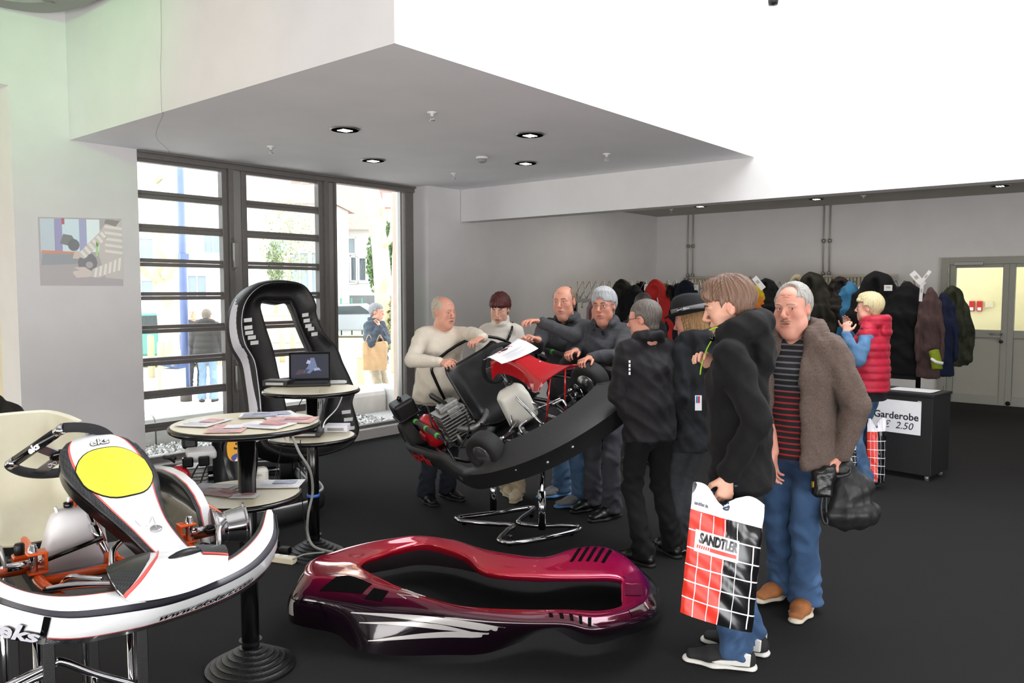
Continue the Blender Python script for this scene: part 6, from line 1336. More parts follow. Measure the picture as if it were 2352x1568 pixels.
spatch('nose_panel', st4(11.2), st4(13.2), lambda u: .62, lambda u: .80, mat('magenta_sheen', 'a3245a', .1, .5, coat=1.0), n=8); spatch('headlamp_recess', st4(10.0), st4(10.7), lambda u: .36, lambda u: .52, mat('dark_burgundy', '3a0a18', .15, .3, coat=1.0), n=5)
# --- black shell standing upright against the window
def lean(x, y):                                                              # on a plane leaning back towards the glass
    r = ray(x, y); t = (-6.30 + .27 * Cv[2] - Cv[0]) / (r[0] + .27 * r[2]); p = Cv + r * t; return p
OUT = [(600, 1010), (598, 935), (592, 880), (583, 828), (562, 790), (554, 745), (560, 702), (580, 671), (612, 652), (655, 648), (692, 653), (712, 672), (725, 700), (726, 722), (742, 762), (772, 798), (786, 832), (803, 868), (814, 898), (808, 924), (816, 955), (823, 988), (806, 1018), (770, 1036), (735, 1044), (690, 1046), (640, 1040)]
INN = [(672, 1000), (662, 941), (655, 905), (646, 868), (632, 805), (618, 762), (606, 722), (602, 700), (612, 690), (645, 694), (668, 691), (676, 702), (682, 715), (690, 738), (704, 772), (716, 800), (728, 840), (744, 880), (756, 905), (750, 930), (745, 955), (748, 980), (740, 995), (728, 1000), (712, 1004), (698, 1006), (684, 1005)]
O3 = np.array([lean(*q) for q in OUT]); I3 = np.array([lean(*q) for q in INN]); nrm = unit(np.array((1, 0, .27))); SS = []
for a, b in zip(O3, I3):
    ow = unit(a - O3.mean(0)) * .045 * (1 if a[1] < O3[:, 1].mean() else .3); SS.append(smooth_path(np.array([a - nrm * .16 + ow, a - nrm * .05 + ow * .8, a + nrm * .01, a * .7 + b * .3 - nrm * .05, a * .35 + b * .65 - nrm * .07, b - nrm * .02, b - nrm * .10]), 3))
SS = np.array(SS); S2 = np.array([smooth_path(SS[:, j], 4, closed=True) for j in range(SS.shape[1])]).transpose(1, 0, 2); S2[:, :, 2] = np.maximum(S2[:, :, 2], .012); S2[:, :, 0] = np.maximum(S2[:, :, 0], -6.88)
gi = O3.mean(0); us = thing('kart_body_shell', 'black kart body shell standing upright against the window', 'body shell', (gi[0], gi[1], 0))
m = MB(); m.slab(S2[:, ::-1], .004, mi=0, mi2=1, cu=True); uo = m.build('shell_body', [mat('black_shell_inside', '121112', .45, noise=(9, .3), bump=(40, .25)), mat('white_shell_outside', 'd4d2dc', .25)], us, True, world=True)
Fk = []
for q in range(0, 10):
    a = O3[q]; o_ = unit((a - O3.mean(0)) * np.array((1, 1, .25))); Fk.append([a + nrm * .012, a + o_ * .012 - nrm * .0, a + o_ * .035 - nrm * .04, a + o_ * .045 - nrm * .10])
Fk = np.array([smooth_path(np.array(Fk)[:, j], 4) for j in range(4)]).transpose(1, 0, 2); Fk[:, :, 0] = np.maximum(Fk[:, :, 0], -6.9); m = MB(); m.grid(Fk); m.grid((Fk - nrm * .003)[:, ::-1]); m.build('white_flank', mat('white_shell_outside', 'd4d2dc', .25), uo, True, world=True)
for pts, dx in (([(571, 737), (572, 754), (574, 766), (580, 777), (586, 789)], 9), ([(703, 725), (706, 738), (710, 750), (716, 757), (724, 769)], 7), ([(797, 948), (802, 965), (806, 985)], 10)):  # white patches paint in the daylight that would show through the slots
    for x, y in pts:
        c = lean(x, y) - nrm * .012; e = lean(x + dx, y - 1) - nrm * .012; m = MB(); d_ = e - c; up_ = np.array((0, 0, .026)); m.slab(np.array([[c - d_ + up_, c - d_ - up_ * .2], [c - d_ * .0 + up_, c - up_ * .2], [e + up_, e - up_ * .2]]), .003); m.build('vent_slot_patch', mat('painted_slot_daylight', 'f4f4f4', .6), uo, world=True)
# ================================================================ the two standing tables and what lies on them
BEIGE = mat('beige_laminate', 'd6ccb0', .35, noise=(4, .05)); BASEC = mat('ribbed_base_black', '111112', .25, noise=(90, .2), bump=(200, .25))
def table(label, c, ztop, r, zs, rs, rb, rc, shelf_off=(0, 0)):
    t = thing('standing_table', label, 'table', (c[0], c[1], 0))
    def disc(n, z, R, off=(0, 0)):
        m = MB(); m.lathe([(0, z - .026), (R - .01, z - .026), (R, z - .019), (R + .002, z - .011), (R - .004, z - .002), (R - .012, z)], 56, (*off, 0)); q = m.build(n, BLACKG, t, True)
        m = MB(); m.lathe([(R - .012, z - .004), (R - .012, z + .0012), (0, z + .0012)], 56, (*off, 0)); m.build('laminate', BEIGE, q, False); return q
    disc('tabletop', ztop, r); disc('shelf', zs, rs, shelf_off)
    m = MB(); m.tube([(0, 0, .06), (0, 0, ztop - .03)], rc, 20); m.build('column', BLACKG, t, True)
    prof = []; N = 7
    for k in range(N):
        ra = rb * (1 - k * .125); z = .012 + .014 * k; prof += [(ra, z - .012 if k == 0 else z - .006), (ra, z), (ra - rb * .085, z + .003)]
    prof.append((rc + .012, .13)); m = MB(); m.lathe(prof, 48); m.build('ribbed_base', BASEC, t, True, autos=35); return t
T1 = ground(583, 1532); T2 = ground(722, 1272)
table('round two-tier standing table with beige top next to the white kart', T1 - .012 * Rv, 1.102, .318, .79, .262, .195, .038, tuple(-.03 * Rv[:2]))
table('round two-tier standing table carrying the laptop', T2, 1.062, .30, .765, .27, .19, .036)
PRINTS = [mat('print_pink', 'e3b6b4', .7, noise=(35, .3)), mat('print_blue_grey', 'b4b8cc', .7, noise=(30, .35)), mat('print_white', 'ecebec', .7, noise=(60, .12)), mat('print_pale_red', 'd49a98', .7, noise=(30, .3)), mat('print_grey', '8f9096', .7, noise=(25, .4))]
def leaflet(label, px, py, z, w, h, a, m_, n=1, group=None, tint=None):
    p = ground(px, py, z); t = thing('leaflet', label, 'leaflet', (p[0], p[1], z + .0015), (0, 0, a), group)
    for k in range(n):
        m = MB(); d = .003 * k; m.slab(np.array([[(x + d * (k % 3), y - d, .0025 + .0022 * k + .004 * abs(x) * 2 * (1 + k % 2)) for y in (-h / 2, h / 2)][::-1] for x in (-w / 2, 0, w / 2)])[::-1], .0012)
        q = m.build('sheet', m_ if k == n - 1 else PAPER, t)
    m = MB(); zt = .0042 + .0022 * (n - 1) + .004 * w
    m.box((w * .12, h * .14, zt + .0006), (w * .5, h * .42, .0004)); m.build('printed_picture', tint or PRINTS[1], t)
    for k in range(4): m = MB(); m.box((-w * .02, -h * .16 - h * .075 * k, zt + .0006), (w * (.7 - .12 * (k % 2)), h * .018, .0004)); m.build('printed_line', PRINTS[4], t)
    return t
za, zb, zc, zd = 1.1035, .7915, 1.0635, .7665
leaflet('fanned stack of grey and blue leaflets at the back of the beige table top', 592, 957, za, .15, .10, .9, PRINTS[1], 5); leaflet('white leaflet under the fanned stack on the beige table top', 640, 955, za, .15, .21, 1.2, PRINTS[2], 2)
leaflet('pink and white flyer at the near edge of the beige table top', 470, 972, za, .15, .21, .5, PRINTS[2], 2, tint=PRINTS[0]); leaflet('pale pink flyer in the middle of the beige table top', 525, 985, za, .15, .21, .8, PRINTS[0], 1, tint=PRINTS[2])
leaflet('red and white printed sheet near the right edge of the beige table top', 610, 978, za, .21, .15, .4, PRINTS[2], 2, tint=PRINTS[3]); leaflet('pink printed sheet overhanging the beige table edge', 668, 966, za, .21, .15, .7, PRINTS[0], 2, tint=PRINTS[3])
leaflet('grey printed brochure on the lower shelf beside the column', 490, 1122, zb, .21, .15, .5, PRINTS[4], 1, tint=PRINTS[2]); leaflet('open brochure with grey pictures on the lower shelf right of the column', 640, 1113, zb, .21, .15, .75, PRINTS[2], 2)
leaflet('pink flyer at the front of the lower shelf', 510, 1133, zb, .15, .10, .3, PRINTS[0], 2, tint=PRINTS[3]); leaflet('small red and white card in front of the column on the lower shelf', 562, 1140, zb, .11, .08, .7, PRINTS[2], 2, tint=PRINTS[3])
# laptop
p = ground(712, 880, zc); t = thing('laptop', 'black laptop showing a dark film on the far standing table', 'laptop', (p[0], p[1], zc), (0, 0, math.atan2(Rv[1], Rv[0]) + .22))
m = MB(); m.box((0, -.10, .010), (.27, .20, .018)); m.build('keyboard_base', BLACKP, t, bevel=.004)
m = MB(); m.box((0, -.07, .0195), (.24, .09, .002)); m.build('keys', mat('key_grey', '3a3a3d', .5), t)
sc_ = Matrix.Rotation(math.radians(-12), 4, 'X'); m = MB(); R3 = sc_.to_3x3(); m.box(R3 @ Vector((0, 0, .10)) + Vector((0, .005, .012)), (.27, .008, .195), R3); lid = m.build('screen_lid', BLACKG, t, bevel=.003)
def scr(name, poly, c, e, off): m = MB(); M = Matrix.Translation((0, .005, .012)) @ sc_ @ Matrix(((1, 0, 0, -.122), (0, 0, -1, -.0042), (0, 1, 0, .02), (0, 0, 0, 1))); m.prism([(u * .244, v * .162) for u, v in poly], .0004 + off * .0003, M); m.build(name, mat('lit_' + c, c, .4, emis=(c, e)), lid)
scr('screen', [(0, 0), (1, 0), (1, 1), (0, 1)], '1c1f2c', .5, 0); scr('screen_figure', [(.32, .25), (.45, .5), (.52, .85), (.62, .85), (.70, .45), (.82, .3), (.6, .35), (.5, .2)], '55607c', .6, 1); scr('screen_figure', [(.1, .15), (.4, .2), (.5, .38), (.2, .36)], '3d2f38', .5, 1); scr('screen_highlight', [(.4, .62), (.5, .6), (.53, .7), (.45, .78)], '8f90a8', .6, 2); scr('screen_highlight', [(.62, .3), (.78, .36), (.74, .44), (.6, .4)], '7a86a0', .6, 2)
leaflet('stack of white papers beside the laptop', 755, 880, zc, .21, .15, .9, PRINTS[2], 4, tint=PRINTS[2])
def gadget(label, px, py, z, s, a, m_, name='device_box', extra=None):
    p = ground(px, py, z); t = thing(name, label, 'device', (p[0], p[1], z), (0, 0, a)); m = MB(); m.box((0, 0, s[2] / 2 + .001), s); m.build('casing', m_, t, bevel=.005)
    m = MB(); m.box((0, -s[1] / 2 - .0008, s[2] * .5), (s[0] * .7, .002, s[2] * .4)); m.build('front_plate', GREYMETAL, t); return t
gadget('black device box on the laptop table', 640, 886, zc, (.17, .12, .04), .55, BLACKP); gadget('black and silver flat device on the shelf of the laptop table', 705, 1000, zd, (.19, .15, .035), .75, BLACKP); gadget('white box with dark edge on the shelf of the laptop table', 775, 990, zd, (.15, .11, .045), .7, mat('white_casing', 'e6e4ee', .4))
p = ground(742, 975, zd); t = thing('antenna', 'thin upright black antenna on the shelf of the laptop table', 'antenna', (p[0], p[1], zd)); m = MB(); m.lathe([(.014, .001), (.012, .02), (.006, .03), (.004, .17), (0, .172)], 12); m.build('rod', BLACKG, t, True)
m = MB(); m.box((0, 0, .006), (.035, .035, .01)); m.build('foot', BLACKP, t, bevel=.003)
CAB = mat('grey_cable', '8b8b86', .5)
def cable(label, P, r, m_=None, name='cable'):
    m = MB(); m.tube(smooth_path([at(*q) for q in P], 8), r, 7); return tag(m.build(name, m_ or CAB, smooth=True), label, 'cable')
cable('thick grey cable from the laptop table shelf down to its base', [(672, 1002, 4.72), (688, 1040, 4.7), (712, 1080, 4.75), (718, 1130, 4.86), (708, 1180, 4.9), (707, 1225, 4.95), (722, 1255, 4.9), (765, 1268, 4.75)], .008)
cable('thin black cable hanging behind the beige table', [(700, 905, 4.8), (660, 985, 4.9), (640, 1060, 5.0), (625, 1150, 5.0), (640, 1235, 4.95)], .003, BLACKP)
cable('white cable looping from the laptop table top to its shelf', [(792, 893, 5.0), (775, 935, 4.95), (748, 965, 4.85), (742, 982, 4.82)], .004, PAPER)
cable('thin grey cable dangling in front of the laptop table column', [(735, 895, 4.78), (732, 960, 4.76), (720, 985, 4.78)], .003)
cable('grey cable trailing over the carpet to the power strip', [(745, 1268, 4.6), (705, 1272, 4.62), (690, 1276, 4.6), (672, 1284, 4.58)], .005)
cable('thin black cable along the laptop table column to the adapter', [(690, 1010, 4.7), (690, 1100, 4.8), (700, 1200, 4.9), (706, 1248, 4.86)], .003, BLACKP)
p = at(721, 1153, 4.86); t = thing('cable_tie', 'blue tape holding the cable to the table column', 'tape', (p[0], p[1], p[2])); m = MB(); m.lathe([(.038, -.009), (.040, -.009), (.040, .009), (.038, .009)], 20, (T2[0] - p[0], T2[1] - p[1], 0)); m.build('tape_band', mat('blue_tape', '2f62b4', .4), t, True)
p = ground(640, 1290); t = thing('power_strip', 'cream power strip on the carpet beside the table base', 'power strip', (p[0], p[1], 0), (0, 0, math.atan2(Rv[1], Rv[0]) - .35)); m = MB(); m.box((0, 0, .022), (.24, .055, .042)); m.build('housing', mat('cream_plastic', 'ddd2b8', .4), t, bevel=.008)
for k in range(3): m = MB(); m.lathe([(.02, .0435), (.018, .0445), (0, .0445)], 16, (-.07 + .06 * k, 0, 0)); m.build('socket', PAPER, t, True)
for x, y, l in ((628, 1254, 'black plug adapter lying behind the power strip'), (655, 1268, 'square black plug adapter on the power strip end'), (705, 1268, 'black adapter block at the foot of the laptop table')):
    p = ground(x, y + 8); t = thing('plug_adapter', l, 'adapter', (p[0], p[1], 0), (0, 0, .4)); m = MB(); m.box((0, 0, .03), (.07, .05, .055)); m.build('casing', BLACKP, t, bevel=.006); m = MB(); m.tube([(.035, 0, .02), (.06, 0, .012), (.09, .02, .006)], .004, 6); m.build('lead', BLACKP, t, True)
# ---------------------------------------------------------------- number 30 kart behind the tables
ko = ground(548, 1158); tw = unit([-ko[0], -ko[1], 0]); ka = math.atan2(tw[1], tw[0]) + .12
k3 = thing('go_kart', 'black kart with yellow number 30 plate half hidden behind the tables', 'go-kart', (ko[0], ko[1], 0), (0, 0, ka)); k3.scale = (.9, .9, .95)
def kt(name, P, r, m_=KFR, n=10, sm=4): m = MB(); m.tube([tuple(q) for q in smooth_path(P, sm)], r, n); return m.build(name, m_, k3, True)
def kb(name, c, s, m_, rot=None, bev=.008): m = MB(); m.box(c, s, rot); return m.build(name, m_, k3, bevel=bev)
Er = smooth_path([(.92, -.2), (.95, 0), (.92, .25), (.75, .55), (.5, .62), (.1, .60), (-.4, .60), (-.75, .58), (-.9, .3), (-.92, 0), (-.9, -.3), (-.75, -.58), (-.4, -.60), (.1, -.60), (.5, -.62), (.75, -.55)], 5, closed=True); tn = np.roll(Er, -1, 0) - np.roll(Er, 1, 0); tn /= np.linalg.norm(tn, axis=1, keepdims=True); nr = np.stack([tn[:, 1], -tn[:, 0]], 1)
Gk = [[(p[0] + n[0] * o, p[1] + n[1] * o, z + (.05 if abs(p[1]) > .45 and p[0] > .2 else 0)) for o, z in ((-.03, .03), (0, .03), (.012, .09), (.0, .15), (-.012, .165), (-.04, .16), (-.05, .12))] for p, n in zip(Er, nr)]
m = MB(); m.slab(np.array(Gk), .005, cu=True); kb_ = m.build('bumper', BUMP, k3, True)
m = MB(); m.tube([tuple(g[4]) for g in Gk], .009, 8, closed=True); m.build('bumper_edge', mat('white_edge_trim', 'd0cfd4', .4), kb_, True)
for s in (-1, 1): kt('chassis_rail', [(.78, s * .2, .07), (.3, s * .26, .07), (-.8, s * .28, .08)], .016); wheel(k3, (.55, s * .48, .13), (.1, 1, 0), .128, .12, .066); wheel(k3, (-.55, s * .52, .14), (0, 1, 0), .138, .17, .066); kt('tie_rod', [(.5, s * .36, .14), (.3, s * .03, .16)], .007, CHROME, sm=1)
for s in (-1, 1): kt('guard_rail', [(.25, s * .55, .12), (.2, s * .55, .25), (-.3, s * .55, .28), (-.4, s * .54, .14)], .011, CHROME)
kt('rear_axle', [(-.55, -.45, .14), (-.55, .45, .14)], .015, CHROME, sm=1); kt('steering_column', [(.6, 0, .1), (.1, 0, .5)], .011, CHROME, sm=1)
m = MB(); sx3 = Vector((.75, 0, -.66)); a0_, a1_, _ = frame_from(sx3, (0, 1, 0)); m.tube([tuple(Vector((.08, 0, .52)) + a0_ * .15 * math.cos(a) + a1_ * .13 * math.sin(a)) for a in np.linspace(0, 6.283, 30, endpoint=False)], .016, 10, closed=True); m.build('steering_wheel', BLACKP, k3, True)
m = MB(); Gn = [[(x - .03 * abs(v) ** 2, v * h, z - .05 * max(0, (abs(v) - .6) / .4) ** 1.5) for v in np.linspace(-1, 1, 13)] for x, z, h in ((.16, .60, .10), (.2, .585, .13), (.26, .50, .14), (.30, .42, .13), (.34, .34, .11), (.40, .26, .09), (.5, .2, .10))]
m.slab(np.array(Gn), .005); npn = m.build('nose_panel', BLACKG, k3, True)
def np3(u, v, off=.004): x = np.interp(u, (0, .5, 1), (.205, .26, .30)); z = np.interp(u, (0, .5, 1), (.585, .50, .42)); return (x - .03 * (v / .13) ** 2 + off * .9, v, z + off * .4)
for rr, nm, mm, of in ((1.08, 'plate_border', BLACKG, .003), (1.0, 'number_plate', mat('amber_plate', 'e8a416', .35, coat=.3), .005)):
    m = MB(); R_ = []
    for r in (0, .5, 1):
        R_.append([np3(.5 + .62 * rr * r * math.sin(a) * (abs(math.cos(a)) ** 3 + abs(math.sin(a)) ** 3) ** (-1 / 3) * .9, .112 * rr * r * math.cos(a) * (abs(math.cos(a)) ** 3 + abs(math.sin(a)) ** 3) ** (-1 / 3), of) for a in np.linspace(0, 2 * math.pi, 32, endpoint=False)])
    m.grid(np.array(R_).transpose(1, 0, 2)[::-1], cu=True); m.grid((np.array(R_) - (.001, 0, 0)).transpose(1, 0, 2), cu=True); pl = m.build(nm, mm, npn, True)
text('number', '30', .13, BLACKG, npn, warp=lambda v: np3(.26 - v.y / .20, v.x, .008 + v.z), ext=.0004, off=.002)
m = MB(); R_ = [[np3(.86 - .24 * r * math.sin(a), .085 * r * math.cos(a), .0075) for a in np.linspace(0, 6.283, 20, endpoint=False)] for r in (0, 1)]; m.grid(np.array(R_).transpose(1, 0, 2), cu=True); m.build('sticker_blue', mat('sticker_blue', '4a4f9a', .4), npn)
m = MB(); R_ = [[np3(1.0 - .14 * r * math.sin(a), .06 * r * math.cos(a), .0085) for a in np.linspace(0, 6.283, 20, endpoint=False)] for r in (0, 1)]; m.grid(np.array(R_).transpose(1, 0, 2), cu=True); m.build('sticker_white', PAPER, npn)
text('sticker_number', '24', .045, PAPER, npn, warp=lambda v: np3(.82 - v.y / .20, v.x, .0095 + v.z), ext=.0003, off=.001)
kb('fuel_tank', (.22, .12, .22), (.12, .20, .24), TANK, None, .03); kb('tank_picture', (.283, .10, .22), (.003, .07, .06), mat('sticker_photo_blue', '5f83b8', .5), None, 0)
text('tank_lettering', 'Benzin', .03, mat('tank_grey', '8a8a94', .5), k3, basis((.285, .12, .29), (0, 1, 0), (0, 0, 1)), ext=.0004)
kb('engine_block', (-.25, -.34, .20), (.28, .22, .22), STEEL, None, .02)
for k in range(6): kb('cylinder_fin', (-.16, -.34, .12 + .03 * k), (.22, .20, .01), STEEL, None, .002)
m = MB(); m.lathe([(.105, 0), (.115, .02), (.108, .06), (.085, .068), (.05, .085), (.05, .095), (0, .097)], 24, (-.12, -.44, .24), (.6, -.8, 0)); q = m.build('fan_cover', mat('engine_red', 'b81722', .3), k3, True); m = MB(); m.tube([(-.1, -.5, .38), (-.08, -.54, .42)], .01, 8); m.tube([(-.13, -.58, .425), (-.03, -.50, .425)], .016, 8); m.build('starter_handle', BLACKP, q, True)
kb('engine_cowl', (-.2, -.28, .42), (.26, .24, .07), WHITE, None, .02); kb('air_filter', (-.38, -.36, .52), (.15, .13, .16), BLACKP, None, .025)
for y in (-.40, -.27): kb('cowl_intake', (-.05, y, .38), (.06, .09, .08), BLACKG, None, .012)
kt('engine_cable', [(-.1, -.3, .36), (.02, -.38, .26), (-.02, -.40, .12)], .007, BLACKP); kt('engine_cable', [(-.1, -.24, .34), (.1, -.32, .2), (.14, -.3, .08)], .006, BLACKP)
m = MB(); Gt = []
for j, (x, z) in enumerate(smooth_path([(.05, .14), (-.08, .09), (-.22, .10), (-.32, .22), (-.38, .40), (-.42, .56)], 4)): Gt.append([(x + .1 * max(0, (abs(v) - .5) * 2) ** 1.6 * (j / 20), v * .18, z + .08 * max(0, (abs(v) - .5) * 2) ** 1.6 * (1 - j / 20)) for v in np.linspace(-1, 1, 11)])
m.slab(np.array(Gt), .006); m.build('seat', SEAT, k3, True); kb('backrest_label', (-.34, .02, .56), (.01, .2, .03), mat('amber_plate', 'e8a416', .35), None, .002)
for P in ([(.7, .1, .1), (.72, .2, .2), (.6, .3, .22)], [(.5, -.3, .08), (.62, -.1, .15), (.55, .1, .1)], [(.75, -.15, .06), (.82, .1, .1), (.75, .3, .06)]): kt('pedal_linkage', P, .009, CHROME)
kb('floor_tray', (.35, 0, .065), (.75, .44, .006), mat('tray_grey', '6a6a6c', .4, .4), None, 0)
# ================================================================ the visitors
def D3(x0, y0, d0, x1, y1, d1): return unit(at(x1, y1, d1) - at(x0, y0, d0))
def gpos(x, y): g = ground(x, y); return (g[0], g[1], 0.0)
FLEECE = cloth('grey_fleece', '45464a', bump=(260, .35, .004)); NAVYT = cloth('navy_trousers', '22252e'); CREAM = cloth('cream_jumper', 'e3d9c9', noise=(60, .06)); WOOLW = cloth('white_knit', 'e8e2d8', noise=(60, .06))
LEATHER = mat('black_leather', '151414', .32, noise=(30, .2), bump=(120, .15)); SOLEB = mat('dark_sole', '1b1a1a', .7); SOLEW = mat('white_sole', 'dcdad4', .6, noise=(40, .1))
BEIGEB = mat('beige_suede', 'cdbda0', .85, noise=(40, .12)); GREYS = mat('grey_mesh_shoe', '8f8f92', .8, noise=(80, .2)); BLUES = mat('blue_sole', '5d9bd6', .6)
SKINP = dict(vox=.0062, vc=.0105)
# 1 man in the cream jumper
p = gpos(1003, 1146); p1 = person('man in a cream jumper bending over the tilted black kart', p, 30, 1.655, 1.10, head=(14, -8, 4), lean=10, belly=.06, skin='dca08a', **SKINP,
    hair=dict(style='bald', c='c9bda8', c2='a89c8a', moustache='c9c2b6', t=.008), face=dict(nose=1.15, jaw=1.1, old=1, full=.9, gaze=20, gazez=-.3, browc='a8957e'), group=None,
    top=dict(name='jumper', m=CREAM, hem=.86, fold=.007, ease=.012, cuff=.05, collar=.0, band=CREAM, arm=.056), bottom=dict(m=NAVYT, w=1.05, hem=.076), shoes=dict(m=LEATHER, sm=SOLEB),
    hands=dict(R=dict(at=at(1012, 832, 5.82), d=D3(1012, 832, 5.8, 1052, 834, 5.62), n=(-.2, -.5, .85), thumb=at(1040, 810, 5.8) - at(1030, 834, 5.8), curl=(.5, .8, .6), hint=(.8, -.3, -.5)),
               L=dict(at=at(1136, 781, 5.62), d=D3(1136, 781, 5.62, 1102, 793, 5.5), n=(.1, -.3, .95), thumb=at(1120, 770, 5.6) - at(1118, 790, 5.6), curl=(.4, .7, .5), hint=(-.9, -.2, .3))))
o = text('chest_print', '---------- -----', .03, mat('print_olive', 'b9b59a', .8), None); bpy.data.objects.remove(o)
m = MB(); M = basis(p1['T'](-.02, .262, 1.235), p1['Td']((-1, 0, 0)), p1['Td']((0, -.05, 1)))
for k in range(13): m.prism([(-.105 + .016 * k, -.004), (-.094 + .016 * k, -.004), (-.094 + .016 * k, .005), (-.105 + .016 * k, .005)], .002, M)
m.build('embroidered_line', mat('print_olive', 'b9b59a', .8), p1['root'], world=True)
# 2 woman in the white turtleneck
p = at(1150, 900, 6.5); p2 = person('woman with short dark red hair in a white turtleneck behind the kart', (p[0], p[1], 0), -6, 1.665, .90, head=(-10, -20, -3), skin='e0b09a', female=True, **SKINP,
    hair=dict(style='short', c='3a1414', c2='5e2320', t=.022, fringe=True, rough=.006, temple=.03, hairline=.06, nape=.0), face=dict(jaw=.9, nose=.95, gazez=-.5, browc='4a2a22', lips='a8605a'),
    top=dict(name='turtleneck', m=WOOLW, hem=.80, turtle=True, fold=.004, arm=.046), bottom=dict(m=cloth('beige_skirt', 'b7a58a'), hem=.06), shoes=dict(m=BEIGEB, sm=BEIGEB, high=.2),
    hands=dict(R=dict(at=at(1120, 880, 6.3)), L=dict(at=at(1190, 880, 6.3))), feet=dict(R=dict(at=ground(1162, 1133), yaw=25), L=dict(at=ground(1190, 1143), yaw=-8)))
m = MB(); P = smooth_path([p2['T'](-.10, -.02, 1.49), p2['T'](-.10, .09, 1.42), p2['T'](-.05, .155, 1.30), p2['T'](.02, .17, 1.16), p2['T'](.06, .16, 1.05)], 8); m.tube([tuple(q) for q in P], [.009 + .003 * (i % 2) for i in range(len(P))], 7)
m.build('bag_strap', BLACKG, p2['root'], True, world=True)
# 3 bald man leaning on the kart
p = gpos(1308, 1160); p3 = person('balding man in a dark fleece leaning both arms on the raised kart wheel', p, -24, 1.735, 1.0, head=(2, -3, 2), lean=8, skin='d49680', **SKINP,
    hair=dict(style='bald', c='8a7460', c2='6a5644', t=.005, nape=.02), face=dict(nose=1.2, jaw=1.0, old=1, gaze=10, browc='8a6a54', stubble=.15),
    top=[dict(name='undershirt', m=cloth('charcoal_shirt', '2b2b2e'), hem=.9, sleeve=0, collar=.02, ease=-.04, fold=.002), dict(name='fleece_jacket', m=FLEECE, hem=.86, fold=.008, ease=.010, collar=.035, gap=42, vneck=.09, arm=.056, cuff=.08)], bottom=dict(m=JEANS, hem=.072), shoes=dict(m=GREYS, sm=BLUES, sole=.03, k=1.08),
    hands=dict(R=dict(at=at(1236, 780, 5.65), d=D3(1236, 780, 5.65, 1204, 766, 5.55), n=(.05, -.6, .8), thumb=(-.6, .2, .6), curl=(.9, 1.0, .7), hint=(.5, -.3, -.8)),
               L=dict(at=at(1240, 738, 5.72), d=D3(1240, 738, 5.72, 1200, 733, 5.62), n=(-.1, -.4, .9), thumb=(-.4, -.5, -.7), curl=(.35, .5, .6), hint=(-.9, .0, -.5))),
    feet=dict(R=dict(at=ground(1290, 1140), yaw=-35), L=dict(at=ground(1335, 1160), yaw=-40)))
for key in 'LR':                                                            # swoosh-like dark flash on the shoes
    hp, kn, an, fd = p3['legs'][key]; a0 = an - np.array([0, 0, .085 * p3['k']]); sd = np.array([fd[1], -fd[0], 0])
    for s_ in (-1, 1):
        m = MB(); M = basis(a0 + fd * .045 + sd * (.0515 * s_) + np.array([0, 0, .045]), fd * 1.0, (0, 0, 1)); q = [(-.05, .005), (-.03, -.012), (.0, -.012), (.06, .02), (.0, -.002), (-.025, -.002), (-.045, .012)]
        m.prism(q, .002 if s_ < 0 else .002, M); m.build('shoe_flash', mat('shoe_flash_dark', '3a3d48', .5), p3['root'], world=True)
# 4 grey-haired man
p = gpos(1390, 1186); p4 = person('grey-haired man in glasses and dark fleece holding the kart bumper', p, -16, 1.70, 1.0, head=(-6, -2, 3), lean=4, skin='c98a74', **SKINP,
    hair=dict(style='short', c='b9bbbd', c2='8d8f92', t=.020, hairline=.088, crest=True, rough=.004, temple=.03), face=dict(nose=1.2, jaw=.98, old=1, gaze=5, browc='4a4340', lips='a9655c'),
    top=[dict(name='polo_shirt', m=cloth('navy_polo', '1d2433'), hem=.9, sleeve=0, collar=.03, gap=40, ease=-.04, fold=.002), dict(name='fleece_jacket', m=FLEECE, hem=.86, fold=.008, ease=.010, collar=.045, gap=48, vneck=.10, arm=.056, cuff=.07, band=FLEECE)], bottom=dict(m=cloth('slate_trousers', '45464d', noise=(9, .2)), hem=.076), shoes=dict(m=LEATHER, sm=SOLEB, k=1.08),
    hands=dict(R=dict(at=at(1322, 806, 5.50), d=D3(1322, 806, 5.50, 1292, 812, 5.36), n=(-.2, -.2, .95), thumb=(.2, -.9, -.1), curl=(.6, .8, .6), hint=(.6, -.5, -.8)),
               L=dict(at=at(1354, 822, 5.36), d=D3(1354, 822, 5.36, 1320, 832, 5.22), n=(-.2, -.3, .95), thumb=(.2, .9, -.1), curl=(.55, .7, .5), hint=(-.8, -.5, -.3))),
    feet=dict(R=dict(at=ground(1362, 1168), yaw=-30), L=dict(at=ground(1405, 1188), yaw=-30)))
glasses(p4, mat('rimless_wire', '8a8a8c', .3, .6))
text('embroidered_name', 'Izzi-Flex', .045, mat('red_thread', 'b5222c', .7), p4['root'], basis(p4['T'](-.095, .155, 1.22), p4['Td']((-1, -.25, -.05)), p4['Td']((0, .12, 1))), ext=.001, off=.0006, world=True)
